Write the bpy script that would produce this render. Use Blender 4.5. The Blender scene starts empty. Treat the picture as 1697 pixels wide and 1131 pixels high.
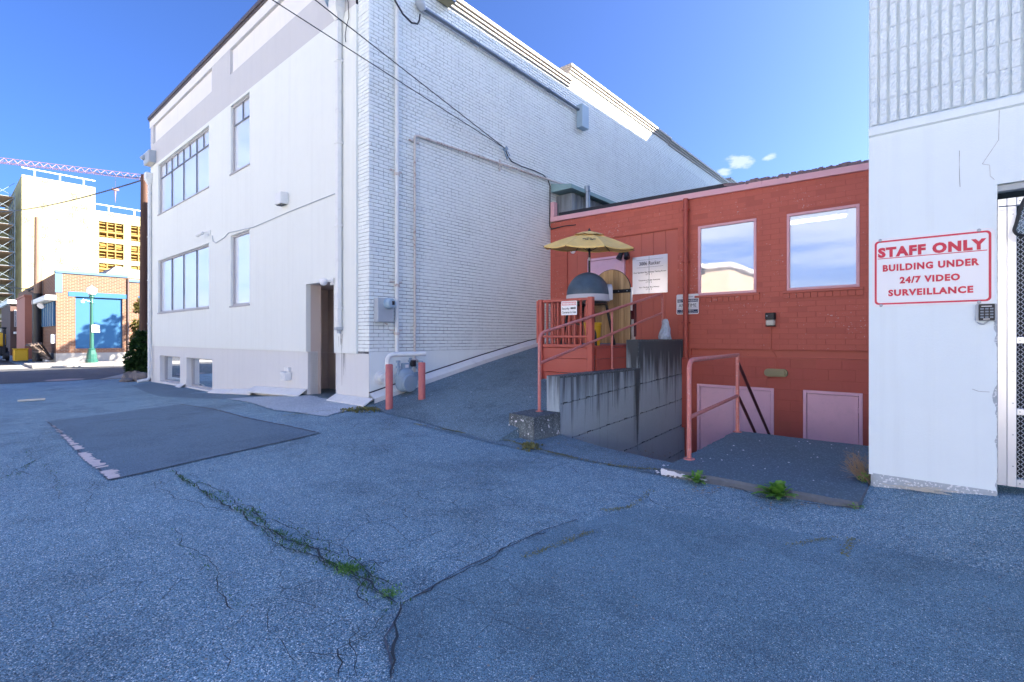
import bpy, bmesh, math, random
import numpy as np
from mathutils import Vector, Matrix

random.seed(11)
rng = np.random.default_rng(11)
S = bpy.context.scene
COL = S.collection

# ---------------------------------------------------------------- camera
YAW = math.radians(40.83)
CT, ST = math.cos(YAW), math.sin(YAW)
FPX = 820.0
cam_d = bpy.data.cameras.new("camera")
cam = bpy.data.objects.new("camera", cam_d)
COL.objects.link(cam)
cam.location = (0, 0, 0)
cam.rotation_euler = (math.radians(90), 0, YAW)
cam_d.sensor_width = 36.0
cam_d.lens = FPX / 1697.0 * 36.0
cam_d.shift_y = -5.5 / 1697.0
cam_d.clip_start = 0.05
cam_d.clip_end = 5000
S.camera = cam

# ---------------------------------------------------------------- light
SUN_AZ = math.radians(40.0)      # from +X towards +Y
SUN_EL = math.radians(29.6)
SKY_STRENGTH = 0.05
EXPOSURE = 3.22
W = bpy.data.worlds.new("World")
S.world = W
W.use_nodes = True
wn, wl = W.node_tree.nodes, W.node_tree.links
wn.clear()
w_out = wn.new("ShaderNodeOutputWorld")
w_bg = wn.new("ShaderNodeBackground")
w_sky = wn.new("ShaderNodeTexSky")
w_sky.sky_type = 'NISHITA'
w_sky.sun_disc = False
w_sky.sun_elevation = SUN_EL
w_sky.sun_rotation = math.pi / 2 - SUN_AZ
w_sky.altitude = 100
w_sky.air_density = 0.6
w_sky.dust_density = 4.0
w_sky.ozone_density = 10.0
w_bg.inputs['Strength'].default_value = SKY_STRENGTH
w_geo = wn.new("ShaderNodeTexCoord")
# a few small fair-weather clouds, low over the roofs and round the rest of the horizon
w_noise = wn.new("ShaderNodeTexNoise")
w_noise.inputs['Scale'].default_value = 13.0
w_noise.inputs['Detail'].default_value = 8.0
w_noise.inputs['Roughness'].default_value = 0.62
w_map = wn.new("ShaderNodeMapping")
w_map.inputs['Scale'].default_value = (1, 1, 2.6)
wl.new(w_geo.outputs['Generated'], w_map.inputs['Vector'])
wl.new(w_map.outputs['Vector'], w_noise.inputs['Vector'])
def w_math(op, a, b=None):
    n = wn.new("ShaderNodeMath"); n.operation = op
    for i, x in enumerate((a, b)):
        if x is None: continue
        if isinstance(x, (int, float)): n.inputs[i].default_value = x
        else: wl.new(x, n.inputs[i])
    return n.outputs[0]
cl_mask = None
for d, rad in (((-.302, 1.053, .358), .042), ((-.338, 1.06, .342), .022), ((-.25, 1.06, .352), .022), ((.1, -1, .27), .12), ((-.5, -1, .2), .15),
               ((-1, -.9, .2), .3), ((.9, -.7, .25), .35)):
    v = Vector(d).normalized()
    vd = wn.new("ShaderNodeVectorMath"); vd.operation = 'DISTANCE'
    vm = wn.new("ShaderNodeVectorMath"); vm.operation = 'MULTIPLY'
    vm.inputs[1].default_value = (1, 1, 2.0)
    wl.new(w_geo.outputs['Generated'], vm.inputs[0])
    wl.new(vm.outputs[0], vd.inputs[0])
    vd.inputs[1].default_value = (v.x, v.y, v.z * 2.0)
    m = w_math('SUBTRACT', 1.0, w_math('DIVIDE', vd.outputs['Value'], rad))
    m = w_math('MAXIMUM', m, 0.0)
    cl_mask = m if cl_mask is None else w_math('MAXIMUM', cl_mask, m)
cl = w_math('ADD', w_noise.outputs['Fac'], w_math('MULTIPLY', w_math('MINIMUM', cl_mask, 0.75), 0.34))
cl = w_math('MULTIPLY', w_math('SUBTRACT', cl, 0.67), 4.5)
cl = w_math('MINIMUM', w_math('MAXIMUM', cl, 0.0), 0.55)
cl = w_math('MULTIPLY', cl, w_math('MINIMUM', w_math('MULTIPLY', cl_mask, 6.0), 1.0))
w_mix = wn.new("ShaderNodeMixRGB")
w_mix.inputs['Color2'].default_value = (2.6, 2.75, 3.0, 1)
# high streaky haze over the lot side of the sky, as the windows mirror it
w_sm = wn.new("ShaderNodeMapping"); w_sm.inputs['Scale'].default_value = (1.2, 1.2, 9.0)
wl.new(w_geo.outputs['Generated'], w_sm.inputs['Vector'])
w_sn = wn.new("ShaderNodeTexNoise"); w_sn.inputs['Scale'].default_value = 2.2; w_sn.inputs['Detail'].default_value = 6.0; w_sn.inputs['Roughness'].default_value = .55
wl.new(w_sm.outputs['Vector'], w_sn.inputs['Vector'])
w_sx = wn.new("ShaderNodeSeparateXYZ"); wl.new(w_geo.outputs['Generated'], w_sx.inputs[0])
hz = w_math('MINIMUM', w_math('MAXIMUM', w_math('MULTIPLY', w_math('SUBTRACT', -0.05, w_sx.outputs[1]), 2.2), 0.0), 1.0)
hz = w_math('MULTIPLY', hz, w_math('MAXIMUM', w_math('SUBTRACT', 1.0, w_math('MULTIPLY', w_math('ABSOLUTE', w_math('SUBTRACT', w_sx.outputs[2], 0.12)), 2.4)), 0.0))
hz = w_math('MULTIPLY', hz, w_math('MINIMUM', w_math('MAXIMUM', w_math('MULTIPLY', w_math('SUBTRACT', w_sn.outputs['Fac'], 0.30), 2.6), 0.15), 0.85))
w_mix2 = wn.new("ShaderNodeMixRGB"); w_mix2.inputs['Color2'].default_value = (3.8, 4.0, 4.2, 1)
wl.new(hz, w_mix2.inputs['Fac'])
w_hsv = wn.new("ShaderNodeHueSaturation")
w_hsv.inputs['Saturation'].default_value = 1.0
w_tint = wn.new('ShaderNodeMixRGB'); w_tint.blend_type = 'MULTIPLY'; w_tint.inputs[0].default_value = 1.0
w_tint.inputs['Color2'].default_value = (0.78, 0.83, 0.97, 1)   # deep clear-air blue
wl.new(w_sky.outputs['Color'], w_tint.inputs['Color1'])
wl.new(w_tint.outputs['Color'], w_hsv.inputs['Color'])
wl.new(w_hsv.outputs['Color'], w_mix2.inputs['Color1']); wl.new(w_mix2.outputs['Color'], w_mix.inputs['Color1'])
wl.new(cl, w_mix.inputs['Fac'])
wl.new(w_mix.outputs['Color'], w_bg.inputs['Color'])
wl.new(w_bg.outputs[0], w_out.inputs['Surface'])

sun_d = bpy.data.lights.new("sun", 'SUN')
sun_d.energy = 3.2
sun_d.angle = math.radians(0.53)
sun_d.color = (1.0, 0.90, 0.76)
sun = bpy.data.objects.new("sun", sun_d)
COL.objects.link(sun)
SUN_DIR = Vector((math.cos(SUN_AZ) * math.cos(SUN_EL), math.sin(SUN_AZ) * math.cos(SUN_EL), math.sin(SUN_EL)))
sun.rotation_euler = SUN_DIR.to_track_quat('Z', 'Y').to_euler()
sun.location = (20, 10, 30)

S.render.engine = 'CYCLES'
S.cycles.use_denoising = True
S.cycles.max_bounces = 8
S.cycles.transparent_max_bounces = 12
S.view_settings.view_transform = 'Standard'
S.view_settings.look = 'None'
S.view_settings.gamma = 1.0
S.view_settings.exposure = EXPOSURE
S.view_settings.use_curve_mapping = False

# ---------------------------------------------------------------- helpers
def at(px, py, X=None, Y=None, Z=None):
    """point of the plane X=, Y= or Z= seen at a photo pixel (1697 x 1131)"""
    k = (px - 848.5) / FPX
    d = Vector((k * CT - ST, k * ST + CT, (560.0 - py) / FPX))
    if X is not None: t = X / d.x
    elif Y is not None: t = Y / d.y
    else: t = Z / d.z
    return d * t

def proj(p):
    r = CT * p[0] + ST * p[1]; f = -ST * p[0] + CT * p[1]
    if f < 0.05: return None
    return 848.5 + FPX * r / f, 560 - FPX * p[2] / f, f

class MB:
    def __init__(s): s.v = []; s.f = []; s.m = []; s.sm = []
    def add(s, vs, fs, mi=0, sm=False):
        o = len(s.v); s.v.extend([tuple(v) for v in vs])
        for f in fs:
            s.f.append(tuple(i + o for i in f)); s.m.append(mi); s.sm.append(sm)
    def convex(s, vs, fs, mi=0, sm=False):
        c = sum((Vector(v) for v in vs), Vector()) / len(vs); out = []
        for f in fs:
            a, b, d = Vector(vs[f[0]]), Vector(vs[f[1]]), Vector(vs[f[2]])
            n = (b - a).cross(d - a)
            out.append(f if n.dot(a - c) >= 0 else tuple(reversed(f)))
        s.add(vs, out, mi, sm)
    def obox(s, c, ax, h, b=0.0, mi=0):
        c = Vector(c); X, Y, Z = [Vector(a).normalized() for a in ax]; hx, hy, hz = h
        P = lambda x, y, z: c + X * x + Y * y + Z * z
        if b <= 0:
            vs = [P(sx * hx, sy * hy, sz * hz) for sx in (-1, 1) for sy in (-1, 1) for sz in (-1, 1)]
            s.convex(vs, [(0, 1, 3, 2), (4, 5, 7, 6), (0, 1, 5, 4), (2, 3, 7, 6), (0, 2, 6, 4), (1, 3, 7, 5)], mi); return
        b = min(b, hx * .9, hy * .9, hz * .9); vs = []; idx = {}
        for sx in (-1, 1):
            for sy in (-1, 1):
                for sz in (-1, 1):
                    for k, (x, y, z) in enumerate(((hx, hy - b, hz - b), (hx - b, hy, hz - b), (hx - b, hy - b, hz))):
                        idx[(sx, sy, sz, k)] = len(vs); vs.append(P(sx * x, sy * y, sz * z))
        I = idx; fs = []
        for g in (-1, 1):
            fs.append((I[g, -1, -1, 0], I[g, 1, -1, 0], I[g, 1, 1, 0], I[g, -1, 1, 0]))
            fs.append((I[-1, g, -1, 1], I[1, g, -1, 1], I[1, g, 1, 1], I[-1, g, 1, 1]))
            fs.append((I[-1, -1, g, 2], I[1, -1, g, 2], I[1, 1, g, 2], I[-1, 1, g, 2]))
        for p in (-1, 1):
            for q in (-1, 1):
                fs.append((I[p, q, -1, 0], I[p, q, 1, 0], I[p, q, 1, 1], I[p, q, -1, 1]))
                fs.append((I[p, -1, q, 0], I[p, 1, q, 0], I[p, 1, q, 2], I[p, -1, q, 2]))
                fs.append((I[-1, p, q, 1], I[1, p, q, 1], I[1, p, q, 2], I[-1, p, q, 2]))
                for r in (-1, 1): fs.append((I[p, q, r, 0], I[p, q, r, 1], I[p, q, r, 2]))
        s.convex(vs, fs, mi)
    def box(s, x0, x1, y0, y1, z0, z1, b=0.0, mi=0):
        s.obox(((x0 + x1) / 2, (y0 + y1) / 2, (z0 + z1) / 2), ((1, 0, 0), (0, 1, 0), (0, 0, 1)),
               (abs(x1 - x0) / 2, abs(y1 - y0) / 2, abs(z1 - z0) / 2), b, mi)
    def bar(s, p0, p1, w, h, up=(0, 0, 1), b=0.0, mi=0):
        p0, p1 = Vector(p0), Vector(p1); d = (p1 - p0); L = d.length; d.normalize()
        u = Vector(up); sd = d.cross(u)
        if sd.length < 1e-4: sd = d.cross(Vector((1, 0, 0)))
        sd.normalize(); u = sd.cross(d).normalized()
        s.obox((p0 + p1) / 2, (d, sd, u), (L / 2, w / 2, h / 2), b, mi)
    def tube(s, pts, r, n=8, cap=True, mi=0):
        pts = [Vector(p) for p in pts]; m = len(pts)
        rr = r if isinstance(r, (list, tuple)) else [r] * m
        T = []
        for i in range(m):
            a = pts[max(i - 1, 0)]; b = pts[min(i + 1, m - 1)]
            T.append((b - a).normalized())
        u = T[0].orthogonal().normalized(); rings = []; vs = []
        for i in range(m):
            u = (u - T[i] * u.dot(T[i]))
            if u.length < 1e-6: u = T[i].orthogonal()
            u.normalize(); w = T[i].cross(u)
            rings.append([len(vs) + k for k in range(n)])
            k0 = 1.0
            if 0 < i < m - 1:
                cs = (pts[i] - pts[i - 1]).normalized().dot(T[i]); k0 = 1 / max(cs, .6)
            for k in range(n):
                a = 2 * math.pi * k / n
                vs.append(pts[i] + (u * math.cos(a) + w * math.sin(a)) * rr[i] * k0)
        fs = []
        for i in range(m - 1):
            for k in range(n):
                fs.append((rings[i][k], rings[i][(k + 1) % n], rings[i + 1][(k + 1) % n], rings[i + 1][k]))
        s.add(vs, fs, mi, True)
        if cap:
            s.add([vs[k] for k in rings[0]], [tuple(reversed(range(n)))], mi)
            s.add([vs[k] for k in rings[-1]], [tuple(range(n))], mi)
    def lathe(s, prof, c, axis=(0, 0, 1), n=16, mi=0, sm=True):
        c = Vector(c); A = Vector(axis).normalized(); U = A.orthogonal().normalized(); Wv = A.cross(U); vs = []; fs = []
        for (r, z) in prof:
            for k in range(n):
                a = 2 * math.pi * k / n
                vs.append(c + A * z + (U * math.cos(a) + Wv * math.sin(a)) * r)
        for i in range(len(prof) - 1):
            for k in range(n):
                fs.append((i * n + k, i * n + (k + 1) % n, (i + 1) * n + (k + 1) % n, (i + 1) * n + k))
        fs.append(tuple(reversed(range(n)))); fs.append(tuple((len(prof) - 1) * n + k for k in range(n)))
        s.add(vs, fs, mi, sm)
    def prism(s, poly, depth, mi=0):
        """poly: 3-D points of a planar outline, depth: extrusion vector"""
        n = len(poly); d = Vector(depth); vs = [Vector(p) for p in poly] + [Vector(p) + d for p in poly]
        nn = Vector()
        for i in range(n):
            nn += Vector(poly[i]).cross(Vector(poly[(i + 1) % n]))
        fl = nn.dot(d) > 0
        fs = [tuple(range(n)), tuple(range(2 * n - 1, n - 1, -1))] + [(i, i + n, (i + 1) % n + n, (i + 1) % n) for i in range(n)]
        if fl: fs = [tuple(reversed(f)) for f in fs]
        s.add(vs, fs, mi)
    def quad(s, *p, mi=0): s.add(p, [tuple(range(len(p)))], mi)
    def build(s, name, mat, parent=None, loc=None):
        me = bpy.data.meshes.new(name); o = bpy.data.objects.new(name, me)
        off = Vector((0, 0, 0))
        if parent is not None:
            o.parent = parent; p = parent
            while p is not None: off = off + p.location; p = p.parent
        elif loc is not None:
            off = Vector(loc); o.location = loc
        vs = np.array(s.v, dtype=float).reshape(-1, 3) - np.array(off)
        me.from_pydata(vs.tolist(), [], s.f)
        for m in (mat if isinstance(mat, (list, tuple)) else [mat]): me.materials.append(m)
        me.polygons.foreach_set('material_index', s.m)
        me.polygons.foreach_set('use_smooth', s.sm)
        if any(s.sm): me.set_sharp_from_angle(angle=math.radians(42))
        me.update(); COL.objects.link(o); return o

def thing(name, label, cat, loc=(0, 0, 0), group=None):
    o = bpy.data.objects.new(name, None); COL.objects.link(o); o.location = loc; o.empty_display_size = .1
    o['label'] = label; o['category'] = cat
    if group: o['group'] = group
    return o
def tag(o, label, cat, group=None):
    o['label'] = label; o['category'] = cat
    if group: o['group'] = group
    return o
def kind(o, k, label=None):
    o['kind'] = k
    if label: o['label'] = label
    return o
def copy_tree(o, parent=None):
    c = o.copy(); COL.objects.link(c)
    if parent is not None: c.parent = parent
    for ch in [x for x in o.children]: copy_tree(ch, c)
    return c

# ---------------------------------------------------------------- materials
class NT:
    def __init__(s, name):
        s.m = bpy.data.materials.new(name); s.m.use_nodes = True
        s.n = s.m.node_tree.nodes; s.l = s.m.node_tree.links; s.n.clear()
        s.out = s.n.new("ShaderNodeOutputMaterial"); s.p = s.n.new("ShaderNodeBsdfPrincipled")
        s.l.new(s.p.outputs[0], s.out.inputs['Surface'])
        s.pos = s.n.new("ShaderNodeNewGeometry").outputs['Position']
    def set(s, inp, v):
        if isinstance(v, bpy.types.NodeSocket): s.l.new(v, inp)
        elif isinstance(v, (tuple, list)) and len(v) == 3 and inp.type == 'RGBA': inp.default_value = (*v, 1)
        else: inp.default_value = v
    def math(s, op, a, b=None, c=None, clamp=False):
        n = s.n.new("ShaderNodeMath"); n.operation = op; n.use_clamp = clamp
        for i, x in enumerate((a, b, c)):
            if x is not None: s.set(n.inputs[i], x)
        return n.outputs[0]
    def mapping(s, scale, loc=(0, 0, 0), rot=(0, 0, 0), vec=None):
        n = s.n.new("ShaderNodeMapping"); s.l.new(vec or s.pos, n.inputs['Vector'])
        n.inputs['Scale'].default_value = scale; n.inputs['Location'].default_value = loc; n.inputs['Rotation'].default_value = rot
        return n.outputs[0]
    def noise(s, scale, detail=4, rough=.55, vec=None, dist=0):
        n = s.n.new("ShaderNodeTexNoise"); s.l.new(vec or s.pos, n.inputs['Vector'])
        n.inputs['Scale'].default_value = scale; n.inputs['Detail'].default_value = detail; n.inputs['Roughness'].default_value = rough
        n.inputs['Distortion'].default_value = dist
        return n.outputs['Fac']
    def voro(s, scale, feature='F1', vec=None, rand=1.0):
        n = s.n.new("ShaderNodeTexVoronoi"); s.l.new(vec or s.pos, n.inputs['Vector'])
        n.feature = feature; n.inputs['Scale'].default_value = scale; n.inputs['Randomness'].default_value = rand
        return n
    def ramp(s, fac, stops, interp='LINEAR'):
        n = s.n.new("ShaderNodeValToRGB"); s.set(n.inputs[0], fac); cr = n.color_ramp; cr.interpolation = interp
        while len(cr.elements) < len(stops): cr.elements.new(.5)
        for e, (p, c) in zip(cr.elements, stops):
            e.position = p; e.color = (*c, 1) if isinstance(c, (tuple, list)) else (c, c, c, 1)
        return n.outputs[0]
    def mix(s, fac, a, b, mode='MIX'):
        n = s.n.new("ShaderNodeMixRGB"); n.blend_type = mode
        s.set(n.inputs[0], fac); s.set(n.inputs[1], a); s.set(n.inputs[2], b); return n.outputs[0]
    def sep(s, vec=None):
        n = s.n.new("ShaderNodeSeparateXYZ"); s.l.new(vec or s.pos, n.inputs[0]); return n.outputs
    def bump(s, h, strength=.3, dist=.01, normal=None):
        n = s.n.new("ShaderNodeBump"); s.set(n.inputs['Height'], h); n.inputs['Strength'].default_value = strength
        n.inputs['Distance'].default_value = dist
        if normal: s.l.new(normal, n.inputs['Normal'])
        return n.outputs[0]
    def done(s, col, rough=.6, normal=None, metal=0.0, spec=.4):
        s.set(s.p.inputs['Base Color'], col); s.set(s.p.inputs['Roughness'], rough); s.set(s.p.inputs['Metallic'], metal)
        s.set(s.p.inputs['Specular IOR Level'], spec)
        if normal: s.l.new(normal, s.p.inputs['Normal'])
        return s.m

def sc(c, k): return tuple(min(1, x * k) for x in c)

def paint(name, c, rough=.55, var=.10, vs=2.5, bs=90, bd=.0015, bst=.35, metal=0.0, spec=.4, dirt=.0, dirtcol=(.12, .11, .10)):
    t = NT(name)
    f = t.noise(vs, 5, .6)
    col = t.mix(f, sc(c, 1 - var), sc(c, 1 + var))
    if dirt > 0:
        d = t.ramp(t.noise(vs * 2.3, 8, .7), [(.52, 0.0), (.72, 1.0)])
        col = t.mix(t.math('MULTIPLY', d, dirt), col, dirtcol)
    nrm = t.bump(t.noise(bs, 4, .6), bst, bd) if bst > 0 else None
    return t.done(col, rough, nrm, metal, spec)

def asphalt(name, dark, mid, light, scale, frac=.12, var=.35, bst=.7, stain=.76, craze=0.0):
    t = NT(name)
    v1 = t.voro(scale); v2 = t.voro(scale * 2.3)
    def stones(v):
        sp = t.n.new("ShaderNodeSeparateColor"); t.l.new(v.outputs['Color'], sp.inputs[0])
        tone = t.ramp(sp.outputs[0], [(0, dark), (.55, sc(mid, .8)), (1 - frac, mid), (1 - frac * .45, sc(light, .6)), (1, light)])
        tint = t.mix(sp.outputs[1], (.92, 1.0, 1.06), (1.08, 1.0, .92))
        return t.mix(1.0, tone, tint, 'MULTIPLY')
    big = stones(v1); small = stones(v2)
    edge = t.math('GREATER_THAN', v1.outputs['Distance'], .42)
    col = t.mix(edge, big, small)
    n1 = t.noise(.55, 6, .62); n2 = t.noise(7.0, 5, .65)
    sh = t.math('ADD', t.math('MULTIPLY', n1, var * 1.4), t.math('MULTIPLY', n2, var * .8))
    st_ = t.ramp(t.noise(1.1, 7, .68, t.mapping((1, 1, 1), (3.1, 1.7, 0))), [(.36, stain), (.50, 1.0), (.62, 1.0), (.75, 1.12)])
    sh = t.math('MULTIPLY', t.math('ADD', sh, 1.0 - var * 1.1), st_)
    cmb = t.n.new("ShaderNodeCombineColor")
    for i in range(3): t.l.new(sh, cmb.inputs[i])
    col = t.mix(1.0, col, cmb.outputs[0], 'MULTIPLY')
    if craze > 0:               # fine crazing of old asphalt, in drifting patches
        wn_ = t.n.new("ShaderNodeTexNoise"); t.l.new(t.pos, wn_.inputs['Vector']); wn_.inputs['Scale'].default_value = 4.0; wn_.inputs['Detail'].default_value = 5.0
        vm_ = t.n.new("ShaderNodeVectorMath"); vm_.operation = 'MULTIPLY_ADD'; t.l.new(wn_.outputs['Color'], vm_.inputs[0]); vm_.inputs[1].default_value = (.22, .22, 0); t.l.new(t.pos, vm_.inputs[2])
        ve = t.voro(2.7, 'DISTANCE_TO_EDGE', t.mapping((1, 1, 0), vec=vm_.outputs[0])); ve.voronoi_dimensions = '2D'
        ln = t.math('LESS_THAN', ve.outputs['Distance'], t.math('MULTIPLY', t.noise(6.0, 4, .6), .019))
        ms = t.math('MULTIPLY', t.math('SUBTRACT', t.noise(.62, 4, .6, t.mapping((1, 1, 1), (5.3, 2.2, 0))), .49), 8.0, clamp=True)
        col = t.mix(t.math('MULTIPLY', t.math('MULTIPLY', ln, ms), craze), col, (.035, .045, .045))
    h = t.math('SUBTRACT', 1.0, v1.outputs['Distance'])
    h = t.math('ADD', h, t.math('MULTIPLY', t.noise(scale * 3, 3), .35))
    nrm = t.bump(h, bst, .006)
    return t.done(col, .82, nrm, 0, .35)

def concrete(name, c, streak=0.0, ztop=0.0, zlen=1.0, stain=(.05, .055, .06), var=.22, bst=.4, speck=0.0):
    t = NT(name)
    f = t.mix(.5, t.noise(1.3, 7, .65), t.noise(22, 5, .7))
    col = t.mix(f, sc(c, 1 - var), sc(c, 1 + var))
    if streak > 0:
        sx = t.noise(1.0, 5, .65, t.mapping((9, 9, .55)))
        z = t.sep()[2]
        zz = t.math('DIVIDE', t.math('SUBTRACT', ztop, z), zlen, clamp=True)
        fall = t.math('POWER', t.math('SUBTRACT', 1.0, zz), 1.6)
        msk = t.math('SUBTRACT', t.math('ADD', sx, t.math('MULTIPLY', fall, .55)), .60)
        msk = t.math('MULTIPLY', msk, 4.0, clamp=True)
        col = t.mix(t.math('MULTIPLY', msk, streak), col, stain)
    if speck > 0:
        v = t.voro(90); sp = t.n.new("ShaderNodeSeparateColor"); t.l.new(v.outputs['Color'], sp.inputs[0])
        m = t.math('MULTIPLY', t.math('GREATER_THAN', sp.outputs[0], .86), speck)
        col = t.mix(m, col, sc(c, 2.4))
    nrm = t.bump(t.mix(.5, t.noise(60, 5, .7), t.noise(9, 4)), bst, .004)
    return t.done(col, .85, nrm, 0, .3)

def wood(name, c1, c2, scale=1.0, axis=2, rough=.65, knots=True):
    t = NT(name)
    s3 = [22 * scale] * 3; s3[axis] = 1.4 * scale
    g = t.noise(1.0, 8, .65, t.mapping(tuple(s3)), .6)
    oi = t.n.new("ShaderNodeObjectInfo").outputs['Random']
    col = t.ramp(g, [(.3, c1), (.55, c2), (.75, sc(c1, .75))])
    k = t.math('ADD', t.math('MULTIPLY', oi, .45), .75)
    cmb = t.n.new("ShaderNodeCombineColor")
    for i in range(3): t.l.new(k, cmb.inputs[i])
    col = t.mix(1.0, col, cmb.outputs[0], 'MULTIPLY')
    return t.done(col, rough, t.bump(g, .3, .003), 0, .35)

def foliage(name, c1, c2):
    t = NT(name)
    ri = t.n.new("ShaderNodeNewGeometry").outputs['Random Per Island']
    col = t.mix(ri, c1, c2)
    col = t.mix(t.noise(3.0, 3), sc(c1, .7), col)
    t.set(t.p.inputs['Base Color'], col); t.p.inputs['Roughness'].default_value = .5
    tr = t.n.new("ShaderNodeBsdfTranslucent"); t.l.new(col, tr.inputs['Color'])
    mx = t.n.new("ShaderNodeMixShader"); mx.inputs[0].default_value = .28
    t.l.new(t.p.outputs[0], mx.inputs[1]); t.l.new(tr.outputs[0], mx.inputs[2]); t.l.new(mx.outputs[0], t.out.inputs['Surface'])
    return t.m

def glass(name, refl, tint, clear=0.0, wav=.15):
    """window pane: a coated reflecting sheet over what lies behind"""
    t = NT(name)
    gl = t.n.new("ShaderNodeBsdfGlossy"); gl.inputs['Roughness'].default_value = .015
    gl.inputs['Color'].default_value = (.97, .98, 1, 1)
    nrm = t.bump(t.noise(1.6, 2), wav, .004); t.l.new(nrm, gl.inputs['Normal'])
    tr = t.n.new("ShaderNodeBsdfTransparent"); tr.inputs['Color'].default_value = (*tint, 1)
    t.set(t.p.inputs['Base Color'], tint); t.p.inputs['Roughness'].default_value = .4
    m1 = t.n.new("ShaderNodeMixShader"); m1.inputs[0].default_value = clear
    t.l.new(t.p.outputs[0], m1.inputs[1]); t.l.new(tr.outputs[0], m1.inputs[2])
    m2 = t.n.new("ShaderNodeMixShader"); m2.inputs[0].default_value = refl
    t.l.new(m1.outputs[0], m2.inputs[1]); t.l.new(gl.outputs[0], m2.inputs[2]); t.l.new(m2.outputs[0], t.out.inputs['Surface'])
    return t.m

def emit(name, c, s):
    t = NT(name); e = t.n.new("ShaderNodeEmission"); e.inputs[0].default_value = (*c, 1); e.inputs[1].default_value = s
    t.l.new(e.outputs[0], t.out.inputs['Surface']); return t.m

def stucco_mat(name, c, comb=True, var=.05, splash=None):
    t = NT(name)
    f = t.mix(.4, t.noise(.8, 6, .6), t.noise(5, 5, .6))
    col = t.mix(f, sc(c, 1 - var), sc(c, 1 + var))
    # faint vertical rain marks
    st = t.noise(1.0, 6, .7, t.mapping((5, 5, .16)))
    col = t.mix(t.math('MULTIPLY', t.ramp(st, [(.5, 0.0), (.8, 1.0)]), .16), col, sc(c, .62))
    if splash is not None:      # mud flecks and scuffs thrown up from the yard
        z = t.sep()[2]; lo = t.math('SUBTRACT', 1.0, t.math('DIVIDE', t.math('SUBTRACT', z, splash), .42, clamp=True))
        fl = t.math('SUBTRACT', t.math('ADD', t.noise(24, 8, .78), t.math('MULTIPLY', t.noise(2.5, 4), .35)), .80)
        fl = t.math('MULTIPLY', t.math('MULTIPLY', fl, 7.0, clamp=True), t.math('MULTIPLY', lo, .8))
        col = t.mix(fl, col, (.17, .155, .14))
    h = t.noise(1.0, 5, .7, t.mapping((150, 150, 30))) if comb else t.noise(85, 5, .7)
    return t.done(col, .8, t.bump(h, .35 if comb else .5, .004), 0, .25)

def painted_brick(name, c, var=.08, bare=None, bare_amt=.0, bst=.5, dirt=.25):
    t = NT(name)
    ri = t.n.new("ShaderNodeNewGeometry").outputs['Random Per Island']
    oi = t.n.new("ShaderNodeObjectInfo").outputs['Random']
    k = t.math('MULTIPLY', t.math('ADD', ri, oi), .5)
    f = t.mix(.4, t.noise(1.2, 6, .6), k)
    col = t.mix(f, sc(c, 1 - var), sc(c, 1 + var))
    d = t.ramp(t.noise(1.0, 7, .7, t.mapping((2.2, 2.2, 1.1))), [(.52, 0.0), (.8, 1.0)])
    col = t.mix(t.math('MULTIPLY', d, dirt), col, sc(c, .55))
    if bare:
        b = t.math('GREATER_THAN', t.math('ADD', t.noise(26, 6, .72), t.math('MULTIPLY', t.noise(.9, 4), .35)), 1.0 - bare_amt)
        col = t.mix(b, col, bare)
    h = t.mix(.5, t.noise(140, 4, .7), t.noise(30, 4, .6))
    return t.done(col, .6, t.bump(h, bst, .004), 0, .35)
M = {}
M['stucco'] = stucco_mat('white_stucco', (.80, .815, .755))
M['stucco_low'] = stucco_mat('lower_stucco', (.71, .70, .675), comb=False, splash=-1.3)
M['stucco_band'] = stucco_mat('grey_band_stucco', (.60, .585, .575))
M['stucco_panel'] = stucco_mat('panel_stucco', (.82, .79, .76))
M['stucco_right'] = stucco_mat('rough_white_stucco', (.79, .87, .88), comb=False)
t_ = NT('split_face_block'); h_ = t_.mix(.5, t_.noise(75, 5, .75), t_.noise(1.0, 4, .6, t_.mapping((60, 60, 140))))
M['split'] = t_.done(t_.mix(t_.noise(40, 5, .7), (.64, .71, .73), (.80, .88, .90)), .8, t_.bump(h_, .45, .004), 0, .25)
M['brick_white'] = painted_brick('white_painted_brick', (.85, .885, .845), var=.07, dirt=.22)
t_ = NT('shaded_painted_joint')      # joints: partly bridged by old paint, partly open, their shadow painted dark
fz_ = t_.ramp(t_.mix(.45, t_.noise(9, 6, .7), t_.noise(1.6, 4)), [(.44, (.07, .075, .085)), (.56, (.46, .47, .47))])
M['mortar_white'] = t_.done(fz_, .8, t_.bump(t_.noise(60, 4), .4, .004), 0, .2)
M['wet_stain'] = paint('dark_water_stain', (.085, .10, .11), rough=.8, var=.3, vs=12)
M['parge'] = stucco_mat('painted_parging', (.85, .885, .845), comb=False, splash=-1.2)
M['coping'] = paint('cream_coping_paint', (.46, .42, .37), var=.06)
M['coping_dark'] = paint('brown_metal_coping', (.10, .075, .07), rough=.4)
M['white_metal'] = paint('white_painted_metal', (.79, .79, .75), rough=.45, var=.05, bst=.1, dirt=.18)
M['frame_grey'] = paint('grey_window_frame', (.42, .40, .40), rough=.5)
M['dark_frame'] = paint('dark_window_mullion', (.16, .18, .21), rough=.4)
M['glass_front'] = glass('front_window_glass', .52, (.88, .91, .93))  # pale base colour imitates the bright sky mirrored in the panes
M['glass_low'] = glass('basement_window_glass', .80, (.10, .22, .30))
M['glass_red'] = glass('shop_window_glass', .42, (.84, .90, .95), clear=.4)  # whitish base colour stands in for the pale sky reflection
M['recess'] = stucco_mat('beige_recess_paint', (.62, .53, .47), comb=False)
M['red_brick'] = painted_brick('red_painted_brick', (.565, .140, .095), var=.09, bare=(.62, .45, .43), bare_amt=.165, dirt=.25)
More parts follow.
